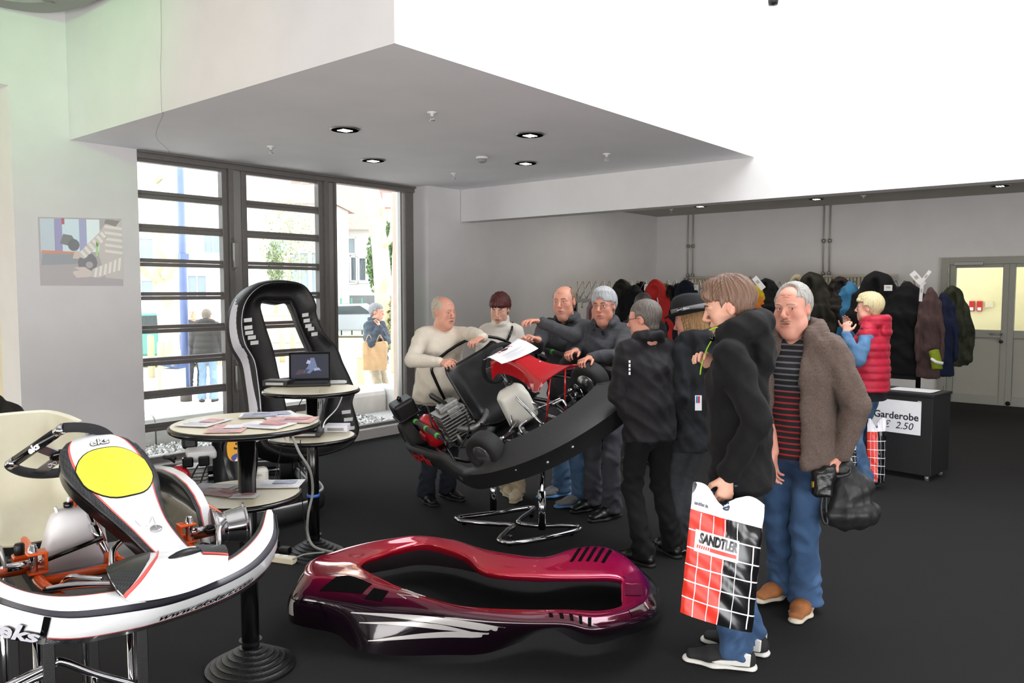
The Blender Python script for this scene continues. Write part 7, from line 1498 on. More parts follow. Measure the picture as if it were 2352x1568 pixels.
# 5 man in the black jacket, seen from behind
p = gpos(1488, 1290); p5 = person('man in glasses and plain black jacket seen from behind beside the kart nose', p, -142, 1.63, 1.0, head=(32, -6, 0), lean=3, skin='cf917b', **SKINP,
    hair=dict(style='short', c='4a4440', c2='6d655e', t=.011, nape=-.03, rough=.0022), face=dict(nose=1.1, gaze=0),
    top=dict(name='jacket', m=cloth('black_softshell', '1b191c', rough=.7), hem=.82, fold=.012, ease=.016, collar=.05, gap=20, arm=.060, cuff=.06), bottom=dict(m=cloth('black_trousers', '111113'), hem=.072), shoes=dict(m=LEATHER, sm=SOLEB, k=1.05),
    hands=dict(L=dict(at=at(1462, 985, 4.82), d=(0, 0, -1), n=(-.6, -.5, 0), thumb=(-.6, .7, 0), curl=(.2, .3, .2), hintw=-Rv * 1.0 - Fv * .1), R=dict(at=at(1530, 905, 5.2), hide=1)),
    feet=dict(L=dict(at=ground(1478, 1296), yaw=15), R=dict(at=ground(1545, 1275), yaw=-10)))
glasses(p5, mat('black_frame', '0c0c0d', .3))
for k, z in enumerate((.0, .022, .048, .085)):
    m = MB(); c = at(1446, 830 + k * 9, 4.66); m.box(c, (.010, .006, .014 + .004 * (k % 2)), (0, 0, .7)); m.build('sleeve_print', PAPER, p5['root'], world=True)
# 6 woman in the black hat
p = at(1585, 1270, 5.05); p6 = person('long-haired woman in a black hat standing between the two dark jackets', (p[0], p[1], 0), -128, 1.61, .95, head=(28, -12, 0), female=True, skin='d99c86', **SKINP,
    hair=dict(style='long', c='7a5636', c2='b08a5a', t=.014, rough=.006, len=.05), face=dict(nose=1.0),
    top=dict(name='hooded_jacket', m=cloth('charcoal_jacket', '202226'), hem=.74, fold=.010, ease=.02, hood=1.0, arm=.056), bottom=dict(m=cloth('dark_grey_skirt', '3a3c40'), hem=.09, w=1.05), shoes=dict(m=LEATHER, sm=SOLEW, k=.98),
    hands=dict(R=dict(at=at(1606, 968, 4.95), d=(0, 0, -1)), L=dict(at=at(1555, 985, 4.95), d=(0, 0, -1))), feet=dict(L=dict(at=ground(1548, 1262), yaw=10), R=dict(at=ground(1590, 1268), yaw=-10)))
FELT = mat('black_felt', '151619', .9, noise=(120, .2), bump=(260, .2)); t = thing('fedora_hat', 'black felt hat with a grey band and small badge on the long-haired woman', 'hat', tuple(p6['H'](0, 0, .08)))
HM = basis(p6['H'](0, -.012, .062), p6['Hb'][:, 0], p6['Hb'][:, 1])
m = MB(); n = 32; G = []
for r, z in ((.092, .0), (.094, .03), (.092, .07), (.086, .105), (.07, .122), (.04, .112), (.0, .106)):
    G.append([tuple(HM @ Vector((r * 1.0 * math.cos(a), r * 1.16 * math.sin(a), z + (.008 * math.cos(2 * a) if z > .1 else 0)))) for a in np.linspace(0, 2 * math.pi, n, endpoint=False)])
m.grid(np.array(G).transpose(1, 0, 2), cu=True); m.build('crown', FELT, t, True, world=True)
m = MB(); G = []
for r, z in ((.088, .012), (.112, .002), (.138, .000), (.140, .004), (.112, .008), (.088, .018)):
    G.append([tuple(HM @ Vector((r * math.cos(a), r * 1.14 * math.sin(a), z + .022 * abs(math.cos(a)) ** 2 * (r - .088) / .05))) for a in np.linspace(0, 2 * math.pi, n, endpoint=False)])
m.grid(np.array(G).transpose(1, 0, 2), cu=True); m.build('brim', FELT, t, True, world=True)
m = MB(); G = [[tuple(HM @ Vector((r * math.cos(a), r * 1.16 * math.sin(a), z))) for a in np.linspace(0, 2 * math.pi, n, endpoint=False)] for r, z in ((.0945, .012), (.0965, .014), (.0965, .046), (.0945, .048))]
m.grid(np.array(G).transpose(1, 0, 2), cu=True); m.build('hat_band', mat('grey_ribbon', '6d6c6e', .7), t, True, world=True)
ctr = np.array(HM.translation); ca = unit(Cv - ctr); ca = unit(np.array(HM.to_3x3().transposed() @ Vector(ca)) * np.array((1, 1, 0))); a0 = math.atan2(ca[1] / 1.16, ca[0]) - .30
m = MB(); m.grid([[tuple(HM @ Vector((.098 * math.cos(a), .098 * 1.16 * math.sin(a), z))) for z in (.014, .046)] for a in np.linspace(a0 - .30, a0 + .30, 8)]); m.build('badge', BLACKG, t, True, world=True)
def hatw(v): a = a0 + v.x / .105; return HM @ Vector(((.0985 + v.z) * math.cos(a), (.0985 + v.z) * 1.16 * math.sin(a), .033 + v.y + .004 * math.cos(v.x * 40)))
text('badge_lettering', 'HARD ROCK', .0125, PAPER, t, ext=.0006, off=.0003, warp=hatw, world=True)
text('badge_small_lettering', 'CAFE', .008, PAPER, t, ext=.0006, off=.0003, warp=lambda v: hatw(Vector((v.x, v.y - .011, v.z))), world=True)
# 7 young man in the black hoodie
p = gpos(1692, 1533); HOOD = cloth('black_hoodie', '131214', bump=(220, .2, .003)); p7 = person('young man in a black hoodie and jeans holding the red and black bag', p, -97, 1.745, .95, head=(8, -14, 0), lean=3, skin='dea890', vox=.0046, vc=.009,
    hair=dict(style='short', c='5a4236', c2='8a6a56', t=.017, fringe=True, crest=True, rough=.005, hairline=.080, nape=-.01, temple=.035), face=dict(nose=1.02, jaw=.95, gazez=-.3),
    top=dict(name='hoodie', m=HOOD, hem=.83, fold=.010, ease=.012, hood=1.1, hoodz=.045, arm=.060, cuff=.035, rib=True, band=HOOD), bottom=dict(m=JEANSD, w=.96, hem=.068, lift=.055), shoes=dict(m=mat('black_suede', '1a1a1b', .8, noise=(40, .2)), sm=SOLEW, k=1.08, sole=.032),
    hands=dict(L=dict(at=at(1672, 1090, 3.30), d=D3(1672, 1090, 3.3, 1664, 1140, 3.28), n=-Fv * .9 + Rv * .25, thumb=-Rv, curl=(.9, 1.2, .8), hint=(-.3, -.9, -.2), spread=.02),
               R=dict(at=at(1634, 846, 3.52), d=D3(1634, 846, 3.52, 1604, 800, 3.44), n=Rv * .55 + Fv * .7 + Uv * .2, thumb=Rv * .5 + Uv * .8, curl=(.45, .7, .5), hint=(.2, -.7, -.9), spread=.09)),
    feet=dict(L=dict(at=ground(1690, 1532), yaw=4), R=dict(at=ground(1722, 1497), yaw=-10)))
NEON = mat('neon_cord', '9ccf1e', .5)
m = MB(); P = smooth_path([p7['T'](-.085, .075, 1.50), p7['T'](-.098, .11, 1.44), p7['T'](-.10, .135, 1.37), p7['T'](-.115, .14, 1.33)], 6); m.tube([tuple(q) for q in P], .0032, 6); m.build('drawstring', NEON, p7['root'], True, world=True)
m = MB(); P = smooth_path([p7['T'](-.105, .01, 1.51), p7['T'](-.10, .06, 1.53), p7['T'](-.08, .10, 1.52)], 5); m.tube([tuple(q) for q in P], .004, 6); m.build('hood_edging', NEON, p7['root'], True, world=True)
m = MB(); m.lathe([(.008, -.012), (.01, 0), (.008, .012)], 8, tuple(p7['T'](-.105, .085, 1.485)), tuple(Uv)); m.build('cord_stopper', BLACKG, p7['root'], True, world=True)
for key in 'LR':
    hp, kn, an, fd = p7['legs'][key]; a0 = an - np.array([0, 0, .085 * p7['k']]); sd = np.array([fd[1], -fd[0], 0])
    for s_ in (-1, 1):
        m = MB(); q = [(-.078, .034), (-.03, .030), (.05, .028), (.085, .032), (.04, .046), (-.01, .052), (-.04, .070), (-.06, .092), (-.082, .088)]
        m.prism([(x * 1.05, y) for x, y in q], .014, basis(a0 + fd * .02 + sd * (.040 if s_ > 0 else -.054), fd, (0, 0, 1))); m.build('form_stripe', mat('white_leather', 'd9d8d4', .5), p7['root'], world=True, bevel=.004)
# 8 man in the brown cardigan
KNIT = cloth('brown_knit', '6a5b53', noise=(160, .35), bump=(300, .5, .004)); RED_ = np.array(rgb('a3242a')[:3]); BLK = np.array(rgb('1a1a1d')[:3]); GRY = np.array(rgb('6a6a70')[:3])
def stripes(q, P): return np.where((q[:, 2] < 1.2)[:, None], RED_, GRY)
sm_ = mat('striped_shirt_knit', '1a1a1d', .85, attr=True, bump=(220, .2)); n_ = sm_.node_tree.nodes; L_ = sm_.node_tree.links
wv_ = n_.new('ShaderNodeTexWave'); wv_.bands_direction = 'Z'; wv_.inputs['Scale'].default_value = 11.0; tc_ = n_.new('ShaderNodeTexCoord'); L_.new(tc_.outputs['Object'], wv_.inputs['Vector'])
rp_ = n_.new('ShaderNodeValToRGB'); rp_.color_ramp.interpolation = 'CONSTANT'; rp_.color_ramp.elements[1].position = .80; mx_ = n_.new('ShaderNodeMix'); mx_.data_type = 'RGBA'; mx_.inputs['A'].default_value = rgb('1a1a1d')
at_ = [q for q in n_ if q.bl_idname == 'ShaderNodeAttribute'][0]; L_.new(wv_.outputs['Fac'], rp_.inputs['Fac']); L_.new(rp_.outputs['Color'], mx_.inputs['Factor']); L_.new(at_.outputs['Color'], mx_.inputs['B']); L_.new(mx_.outputs['Result'], n_['Principled BSDF'].inputs['Base Color'])
def cables(P):
    return .004 * np.sin(P[:, 2] * 420) * .4 + .004 * np.abs(np.sin(P[:, 0] * 46 + .5 * np.sin(P[:, 2] * 60)))
p = gpos(1815, 1422); p8 = person('moustached man in a brown cable-knit cardigan behind the hoodie man', p, -24, 1.725, 1.0, head=(0, -3, 2), lean=2, skin='d99a86', vox=.005, vc=.009,
    hair=dict(style='thin', c='b3b0ab', c2='8a8680', t=.011, moustache='9a7a5a', rough=.003), face=dict(nose=1.25, jaw=1.08, old=1, full=.8, gaze=-32, browc='b09a84', lips='b06a62'),
    top=[dict(name='striped_shirt', m=mat('striped_shirt_knit', '1a1a1d', .85, attr=True, bump=(220, .2)), hem=.86, sleeve=0, ease=-.012, colf=stripes, vneck=.06, fold=.004), dict(name='cardigan', m=KNIT, hem=.82, fold=.006, ease=.026, hood=.9, hoodz=.02, arm=.064, cuff=.03, open=.085, openx=-.01, extra=cables, band=None)],
    bottom=dict(m=JEANSD, w=1.04, hem=.082), shoes=dict(m=mat('tan_suede', 'a5683a', .8, noise=(30, .2), bump=(90, .2)), sm=mat('cream_sole', 'cfc6b4', .7), k=1.08, sole=.028),
    hands=dict(L=dict(at=at(1930, 1042, 3.88), d=D3(1930, 1042, 3.88, 1925, 1090, 3.86), n=-Fv * .6 + Rv * .7, thumb=-Rv - Fv * .4, curl=(1.0, 1.3, .8), hint=(-1, -.25, 0), spread=.01), R=dict(at=at(1780, 1060, 3.9), d=(0, 0, -1))),
    feet=dict(L=dict(at=ground(1850, 1400), yaw=10), R=dict(at=ground(1800, 1372), yaw=-12)))
# 9 blonde woman in the red quilted vest
DEN = cloth('light_denim', '5a80a6', noise=(9, .35), bump=(300, .3, .002))
p = at(1992, 1100, 6.75); p9 = person('blonde woman in a red quilted waistcoat standing by the cloakroom counter', (p[0], p[1], 0), -104, 1.66, 1.0, head=(4, 2, 0), female=True, skin='e0a892', vox=.0065, vc=.010,
    hair=dict(style='short', c='d9cfa8', c2='b9a878', t=.026, fringe=True, crest=True, rough=.004, hairline=.07, nape=-.03), face=dict(nose=1.05, jaw=.98),
    top=[dict(name='denim_shirt', m=DEN, hem=.88, fold=.009, ease=-.006, arm=.056, cuff=.05), dict(name='undershirt', m=cloth('black_hem', '1d1d20'), hem=.80, sleeve=0, ease=.002, fold=.004), dict(name='quilted_waistcoat', m=cloth('red_quilt', 'b3223a', rough=.5, noise=(30, .1)), hem=.885, sleeve=0, ease=.028, collar=.05, gap=15, hood=.95, fold=.004, extra=lambda P: .010 * (np.abs(np.sin(P[:, 2] * math.pi / .062)) ** .5 - .6))],
    bottom=dict(m=JEANS, w=1.0, hem=.075), shoes=dict(m=LEATHER, sm=SOLEB),
    hands=dict(L=dict(at=at(1942, 766, 6.55), d=D3(1942, 766, 6.55, 1946, 738, 6.55), n=-Fv * .7 - Rv * .6, thumb=Rv, curl=(.8, 1.0, .6), hint=(-.6, .2, -.9)), R=dict(at=at(1945, 760, 6.9), d=(0, 0, 1), hint=(.6, .2, -.9))))
# 10, 11, 12 people in the street
p = ground(478, 922, GZ); p10 = person('man in a dark puffer jacket and pale jeans with his back turned outside', tuple(p), 172, 1.66, 1.08, head=(-6, -18, 0), lean=4, skin='d9a58d', vox=.011, vc=.016,
    hair=dict(style='short', c='5a5048', c2='7d7266', t=.012), top=dict(name='puffer_jacket', m=cloth('dark_puffer', '3a3836', rough=.5), hem=.88, ease=.045, arm=.072, collar=.04, hood=.9, fold=.003, extra=lambda P: .013 * (np.abs(np.sin(P[:, 2] * math.pi / .11)) ** .5 - .6)), bottom=dict(m=cloth('pale_denim', '8fa9c4', noise=(6, .25)), hem=.076), shoes=dict(m=mat('brown_shoe', '5a4638', .7), sm=SOLEB))
p = at(446, 800, 15.6); person('grey-haired man half hidden behind the puffer jacket in the street', (p[0], p[1], GZ), 10, 1.66, 1.0, head=(-30, 0, 0), skin='d9a58d', vox=.012, vc=.02, hair=dict(style='thin', c='b0aca6', t=.01), top=dict(name='coat', m=cloth('grey_coat', '55565a'), hem=.80), bottom=dict(m=cloth('dark_trousers', '3b3b40')), shoes=dict(m=LEATHER, sm=SOLEB))
p = at(862, 800, 12.0); p11 = person('grey-haired man in a dark jacket hand on chin outside the window', (p[0], p[1], GZ), 62, 1.79, 1.08, head=(8, -4, 0), skin='cf9a84', vox=.009, vc=.014, hair=dict(style='short', c='8f9092', c2='6a6b6e', t=.016, rough=.004), face=dict(browc='5a5450'),
    top=dict(name='jacket', m=cloth('slate_jacket', '47505c', noise=(12, .25)), hem=.84, ease=.03, arm=.066, collar=.05, fold=.014), bottom=dict(m=cloth('stone_trousers', 'b0a692'), hem=.076), shoes=dict(m=mat('brown_shoe', '5a4638', .7), sm=SOLEB),
    hands=dict(R=dict(at=at(872, 752, 11.75), d=Uv + Rv * -.2, n=Rv, thumb=-Rv, curl=(.7, .8, .5), hint=(.5, .2, -.9)), L=dict(at=at(880, 782, 11.75), d=-Rv * .6 + Uv * .1, hint=(-.5, .2, -.8), curl=(.6, .7, .5))))
# 13 seated figure at the edge, 14 and 15 people further back
p = at(-62, 1000, 4.35); person('seated person in a dark jacket cut off behind the cream kart seat', (p[0], p[1], 0), 172, 1.74, 1.1, head=(0, -10, 0), sit=True, skin='d9a58d', vox=.008, vc=.012, hair=dict(style='short', c='5a4a3c', t=.014), top=dict(name='jacket', m=cloth('dark_field_jacket', '262320'), hem=.90, ease=.03, arm=.062, hood=.9, fold=.012), bottom=dict(m=cloth('black_trousers', '111113')), shoes=dict(m=LEATHER, sm=SOLEB),
    feet=dict(L=dict(at=np.array([p[0], p[1], 0]) + -.50 * Fv * (-1, -1, 0) + .08 * Rv), R=dict(at=np.array([p[0], p[1], 0]) + -.46 * Fv * (-1, -1, 0) - .1 * Rv)))
t = thing('stool', 'low black stool under the seated person at the picture edge', 'stool', (p[0] - .02, p[1], 0))
m = MB(); m.lathe([(0, .36), (.18, .36), (.19, .375), (.18, .395), (0, .40)], 24); m.build('seat', BLACKP, t, True)
for k in range(4):
    m = MB(); a = .8 + k * math.pi / 2; m.tube([(.10 * math.cos(a), .10 * math.sin(a), .36), (.17 * math.cos(a), .17 * math.sin(a), 0.0)], .014, 8); m.build('leg', GREYMETAL, t, True)
p = at(1368, 900, 7.5); person('woman with dark red hair mostly hidden behind the grey-haired man', (p[0], p[1], 0), 4, 1.60, .95, head=(18, -6, 0), female=True, skin='d99c86', vox=.008, vc=.013, hair=dict(style='long', c='3a1216', c2='5a1c22', t=.018), top=dict(name='jacket', m=cloth('navy_jacket', '1f2230'), hem=.82), bottom=dict(m=cloth('black_trousers', '111113')), shoes=dict(m=LEATHER, sm=SOLEB))
p = at(1476, 900, 7.6); person('dark-haired man in black seen from behind in front of the coat rack', (p[0], p[1], 0), -165, 1.66, 1.05, head=(-4, 0, 0), skin='c98f78', vox=.008, vc=.013, hair=dict(style='short', c='1c1816', c2='2e2824', t=.013, nape=-.03), top=dict(name='jacket', m=cloth('black_coat', '17171a'), hem=.80, collar=.04), bottom=dict(m=cloth('black_trousers', '111113')), shoes=dict(m=LEATHER, sm=SOLEB))
# ================================================================ bags the visitors hold
BAGR = mat('bag_red', 'dc2f1c', .34); BAGW = mat('bag_white', 'eceaf0', .25, coat=.2); BAGB = mat('bag_black', '0f0f11', .2)
def carrier(label, TL, TR, BL, BR, dpt, logo=True, cat_group=None, crop=0):
    """a hanging plastic carrier printed in two halves with a white grid; the corners are points of the place"""
    TL, TR, BL, BR = [np.array(q, float) for q in (TL, TR, BL, BR)]; c = (TL + TR + BL + BR) / 4; t = thing('carrier_bag', label, 'bag', (c[0], c[1], min(BL[2], BR[2])), group=cat_group)
    nu, nv = 40, 48; ux = unit(TR - TL); vy = unit(TL - BL); nn = np.cross(ux, vy); nn = nn if nn @ (Cv - c) > 0 else -nn
    def S(u, v, back=False):
        p = (TL * (1 - u) + TR * u) * v + (BL * (1 - u) + BR * u) * (1 - v); e = math.sin(math.pi * min(max(u, 0), 1)) ** .6
        bul = dpt * e * (.35 + .65 * math.sin(math.pi * (1 - v) * .62)) * (1 - .85 * v ** 6)
        cr = (1 - .85 * math.exp(-((v - .59) / .10) ** 4)) * 1.0 * (.006 * math.sin(u * 23 + 5 * v) * (v ** 2) * e + .010 * math.exp(-((u - .47) / .10) ** 2) * math.cos((u - .47) * 70) * v ** 2 + .003 * math.sin(v * 31 + u * 11))
        top = .016 * math.sin(u * 9 + .6) * max(0, (v - .9) / .1) + (-.035 * math.exp(-((u - .40) / .13) ** 2) * max(0, (v - .8) / .2))
        return p + nn * ((-bul * .8 if back else bul) + cr) + vy * top
    G = np.array([[S(u, v) for v in np.linspace(0, 1, nv)] for u in np.linspace(0, 1, nu)]); F = []; M = []
    m = MB(); o = 0
    idx = lambda i, j: i * nv + j
    for i in range(nu - 1):
        for j in range(nv - 1):
            u = (i + .5) / (nu - 1); v = (j + .5) / (nv - 1); F.append((idx(i, j), idx(i + 1, j), idx(i + 1, j + 1), idx(i, j + 1))); M.append(1 if v > .80 else (0 if u < .45 else 2))
    m.add(G.reshape(-1, 3), F, M); front = m.build('front_sheet', [BAGR, BAGW, BAGB], t, True, world=True)
    m = MB(); m.grid(np.array([[S(u, v, True) for v in np.linspace(0, 1, 14)] for u in np.linspace(0, 1, 16)])); m.build('back_sheet', BAGB, t, True, world=True)
    def lay(name, uv, m_, off=.002, n=18):
        m = MB(); P = [[S(u, v) + nn * off for (u, v) in r] for r in uv]; m.grid(P); m.grid((np.array(P) - nn * .0012)[:, ::-1]); return m.build(name, m_, front, True, world=True)
    for k, v in enumerate((.655, .515, .385, .26, .13)):
        lay('grid_line', [[(u, v - .05 * (u - .5) * 0 - .006), (u, v + .004)] for u in np.linspace(0.0, 1, 26)], BAGW)
    for u in (.13, .30, .63): lay('grid_line', [[(u - .004, v), (u + .006, v)] for v in np.linspace(.0, .80, 26)], BAGW)
    lay('grid_line', [[(.445, v), (.455, v)] for v in np.linspace(0, .80, 26)], BAGW); lay('side_seam', [[(.865, v), (.885, v)] for v in np.linspace(0.02, .66, 26)], BAGW, .003)
    m = MB(); m.tube([tuple(S(.47 + .045 * math.cos(a), .935 + .022 * math.sin(a)) + nn * .003) for a in np.linspace(0, 6.283, 20, endpoint=False)], .003, 6, closed=True); m.build('grip_hole', mat('grip_blue', '31405e', .5), front, True, world=True)
    if logo:
        def W2(u0, v0, su, sv, off=.0045):
            return lambda q: tuple(S(u0 + q.x * su, v0 + q.y * sv) + nn * (off + q.z))
        lay('logo_panel', [[(u, v) for v in np.linspace(.50, .668, 9)] for u in np.linspace(.08, .66, 30)], BAGW, .0025)
        text('logo_lettering', 'SANDTLER', .1, BLACKG, front, warp=W2(.375, .608, 1.06, 1.06, .0065), ext=.0004, off=.0045, shear=.18, world=True, sx=.98)
        for k in range(6): lay('logo_bar', [[(.105 + .027 * k, .530), (.11 + .027 * k, .556)], [(.105 + .027 * k + .016, .530), (.11 + .027 * k + .016, .556)]], BAGR, .0045)
        lay('logo_bar', [[(u, .527), (u, .556)] for u in np.linspace(.27, .63, 10)], BAGR, .0045)
        text('web_lettering', 'sandtler.de', .042, mat('print_dark_grey', '3a3a40', .5), front, warp=W2(.125, .865, 1.0, 1.0, .003), ext=.0003, off=.0004, world=True)
    return t
d = 3.22
carrier('red and black carrier bag with white grid and SANDTLER lettering in the young man\'s hand', at(1592, 1112, d), at(1757, 1158, d + .02), at(1562, 1405, d - .03), at(1728, 1452, d - .03), .05)
p = at(2000, 985, 6.62); carrier('glossy black and white carrier bag standing between the blonde woman and the counter', at(1992, 965, 6.7), at(2036, 962, 6.7), at(1990, 1102, 6.68), at(2032, 1108, 6.68), .05, logo=False)
p = at(1960, 1040, 4.0); carrier('red carrier bag peeping out behind the cardigan sleeve', at(1925, 1010, 4.12), at(1966, 1015, 4.12), at(1925, 1110, 4.12), at(1968, 1110, 4.12), .02, logo=False)
# black pouch bag with a strap in the cardigan man's hand
NYL = mat('black_nylon', '1b1b1c', .5, noise=(60, .15), bump=(25, .25, .01))
c = at(1955, 1150, 3.86); t = thing('drawstring_bag', 'large limp black bag hanging from the cardigan man\'s fist', 'bag', (c[0], c[1], c[2] - .2))
bl = Blob(); A = lambda x, y, dd=0: at(x, y, 3.86 + dd)
bl.slab(A(1938, 1070), A(1958, 1120), (.045, .03), (.085, .05), Rv, k=.05).slab(A(1958, 1120), A(1955, 1175), (.085, .05), (.118, .065), Rv, k=.05).slab(A(1955, 1175), A(1958, 1200), (.118, .065), (.112, .055), Rv, k=.05, end=.03)
blob_obj('bag_body', bl, .008, NYL, t, disp=folds(.008, 5, 10, 5))
m = MB(); m.tube(smooth_path([A(1915, 1066, -.03), A(1905, 1085, -.05), A(1925, 1094, -.07), A(1950, 1088, -.05), A(1952, 1070, -.02)], 6), .008, 8); m.build('carry_loop', NYL, t, True, world=True)
m = MB(); m.tube(smooth_path([A(1893, 1120, -.02), A(1886, 1160, -.03), A(1890, 1195, -.03), A(1900, 1200, -.03), A(1897, 1160, -.02), A(1900, 1110, -.02)], 6), .007, 8); m.build('hanging_strap', NYL, t, True, world=True)
c = at(1888, 1110, 3.80); t = thing('camera_case', 'small black leather case with a gold clasp beside the limp black bag', 'case', (c[0], c[1], c[2] - .1))
bl = Blob(); bl.box(c, (.045, .035, .065), np.array([Rv, Fv, Uv]).T, r=.02, k=.01).box(at(1905, 1085, 3.8), (.03, .03, .03), np.array([Rv, Fv, Uv]).T, r=.02, k=.03); blob_obj('case_body', bl, .006, LEATHER, t, disp=folds(.002, 3, 20, 20))
m = MB(); q = at(1867, 1112, 3.765); m.box(q, (.012, .014, .03)); m.build('clasp', mat('gold_clasp', 'c9a24a', .25, .9), t, world=True, bevel=.003)
# paper bag outside
def sack(label, c, w, h, dp, m_, rt_, name='paper_bag'):
    t = thing(name, label, 'bag', (c[0], c[1], c[2] - h / 2)); R_ = np.array([rt_, np.cross((0, 0, 1), rt_), (0, 0, 1)]).T; bl = Blob(); bl.box(c, (w / 2, dp / 2, h / 2), R_, r=.02, k=.01); blob_obj('bag_body', bl, .014, m_, t, disp=folds(.012, 4, 5, 5))
    for s in (-1, 1): m = MB(); m.tube(smooth_path([np.array(c) + R_ @ np.array((s * .08 - .06, -dp / 2, h / 2 - .02)), np.array(c) + R_ @ np.array((s * .08, -dp / 2, h / 2 + .10)), np.array(c) + R_ @ np.array((s * .08 + .06, -dp / 2, h / 2 - .02))], 5), .006, 6); m.build('handle', m_, t, True, world=True)
sack('brown paper carrier bag held by the man outside', at(861, 817, 11.7), .36, .43, .14, mat('brown_paper', 'c2a078', .8, noise=(6, .1)), unit(Rv + .15 * Fv))
# lanyard card of the woman with the hat
c = at(1604, 925, 4.72); t = thing('lanyard_card', 'white, red and blue printed card hanging beside the woman in the hat', 'card', tuple(c)); m = MB(); R3 = Matrix(np.array([Rv, Fv, Uv]).T.tolist()); m.box(c, (.04, .003, .09), R3); q = m.build('card', PAPER, t, world=True)
for dx, cc in ((-.009, 'blue_print'), (.003, 'print_red')): m = MB(); m.box(np.array(c) + Rv * dx + Uv * .02 - Fv * .002, (.010, .002, .04), R3); m.build('printed_stripe', mat(cc, '3f6fb8' if 'blue' in cc else 'b8303a', .6), q, world=True)
# ================================================================ cloakroom: coat racks, coats, counter
RACKB = mat('rack_black', '131315', .35); RACKW = mat('rack_chrome', 'c2bfb8', .25, .85); WOODP = mat('pale_rack_wood', 'cfae7e', .6, noise=(12, .2))
def zf(y): return float(np.interp(y, (8.6, 11.3), (0, .18)))
def rack(label, Y, x0, x1, pegs, arm=RACKW):
    t = thing('coat_rack', label, 'coat rack', ((x0 + x1) / 2, Y, zf(Y)), group=None); z0 = zf(Y)
    for x in (x0, x1):
        m = MB(); m.tube([(x, Y, z0 + .03), (x, Y, 1.64)], .028, 12); m.build('post', RACKB, t, True, world=True)
        m = MB(); m.tube([(x, Y - .3, z0 + .028), (x, Y + .3, z0 + .028)], .02, 10); m.build('foot', RACKB, t, True, world=True)
    for z in (1.55, 1.17, .62):
        m = MB(); m.bar((x0, Y, z), (x1, Y, z), .03, .05); m.build('rail', RACKB if z < 1 else RACKW, t, world=True)
    for k in range(pegs):
        x = x0 + (x1 - x0) * (k + .5) / pegs
        m = MB(); m.tube([(x - .045, Y - .05, 1.58), (x + .045, Y + .03, 1.80)], .006, 6); m.build('peg', arm if k % 4 else WOODP, t, True, world=True); m = MB(); m.tube([(x + .045, Y - .05, 1.58), (x - .045, Y + .03, 1.80)], .006, 6); m.build('peg', arm, t, True, world=True)
        if x < x0 + (x1 - x0) * .35:
            for z in (1.53, 1.15): m = MB(); m.tube([(x, Y - .03, z), (x, Y - .07, z - .02), (x, Y - .08, z - .06), (x, Y - .06, z - .07)], .007, 6); m.build('hook', RACKW, t, True, world=True)
    return t
def YX(px, Y, z=1.5): r = ray(px, 660); return float(r[0] / r[1] * Y)
rack('half empty coat rack with crossed pegs by the grey cloakroom wall', 8.5, YX(1322, 8.5), YX(1640, 8.5), 19); rack('full coat rack reaching towards the grey double door', 10.5, YX(1725, 10.5), YX(2116, 10.5), 22)
COATS = {}
def coat_mesh(kind):
    """a coat hung by its collar, centred at the hook; kinds differ in length, bulk and hood"""
    L, wd, dp, hood, sl, seed = kind; bl = Blob()
    bl.slab((0, 0, -.10), (0, 0, -.34), (wd * .34, dp * .55), (wd * .47, dp * .62), (1, 0, 0), k=.06).slab((0, 0, -.32), (0, 0, -L), (wd * .47, dp * .62), (wd * .56, dp * .5), (1, 0, 0), k=.08, end=.03)
    bl.cap((0, 0, -.02), (0, 0, -.12), .05, .10, k=.05)
    for s in (-1, 1): bl.cap((s * wd * .36, -.02, -.17), (s * wd * .55, -.05, -.45), .065, .06, k=.05).cap((s * wd * .55, -.05, -.45), (s * wd * .54, -.06, -.17 - sl), .06, .05, k=.03)
    if hood: bl.ell((0, -.05, -.04), (.13 * hood, .09, .15 * hood), k=.06).ell((0, -.13, -.07), (.06, .06, .09), k=.04, sub=True)
    bl.cut((0, 0, -L), (0, .1, -1))
    return bl, seed
KINDS = {'long': (1.02, .44, .20, 0, .62, 1), 'parka': (.86, .50, .26, 1.0, .60, 2), 'short': (.70, .44, .20, 0, .58, 3), 'hoody': (.72, .42, .22, .9, .58, 4), 'puffer': (.78, .48, .28, .8, .58, 5), 'slim': (.80, .30, .20, 0, .62, 6)}
def coat(label, kind, px, Y, ytop, m_, rot=0, sc=1.0, extra=None):
    x = YX(px, Y); z = float(onY(px, ytop + 12, Y)[2]); t = thing('coat', label, 'coat', (x, Y, z), (0, 0, rot), 'coats on the racks')
    if kind not in COATS:
        bl, sd = coat_mesh(KINDS[kind]); ex = (lambda P: .012 * (np.abs(np.sin(P[:, 2] * math.pi / .10)) ** .5 - .6)) if kind == 'puffer' else None
        o = blob_obj('garment', bl, .018, m_, t, disp=folds(.016, sd, 4.5, 2, ex), world=False); COATS[kind] = o.data
    else:
        o = bpy.data.objects.new('garment', COATS[kind]); COL.objects.link(o); o.parent = t
    o.material_slots[0].link = 'OBJECT'; o.material_slots[0].material = m_; o.scale = sc if isinstance(sc, tuple) else (sc, sc, sc)
    if extra: extra(t)
    return t
CB = cloth('coat_black', '17171a'); CN = cloth('coat_navy', '1d2540'); CO = cloth('coat_olive', '4a4632'); CG = cloth('coat_dark_olive', '26251c', rough=.6); CR = cloth('coat_red', 'c22a26', rough=.6); CBL = cloth('coat_blue', '3d7fae', rough=.6); CM = cloth('coat_mauve_brown', '5c4848'); CC = cloth('camouflage', '3c4030', noise=(9, .5), col2='1f2118', bump=(60, .1)); CF = cloth('beige_fleece', 'c9c0a6', bump=(60, .9, .02)); COR = cloth('coat_orange', 'b8452a'); CDB = cloth('coat_brown_black', '221c1a', rough=.55)
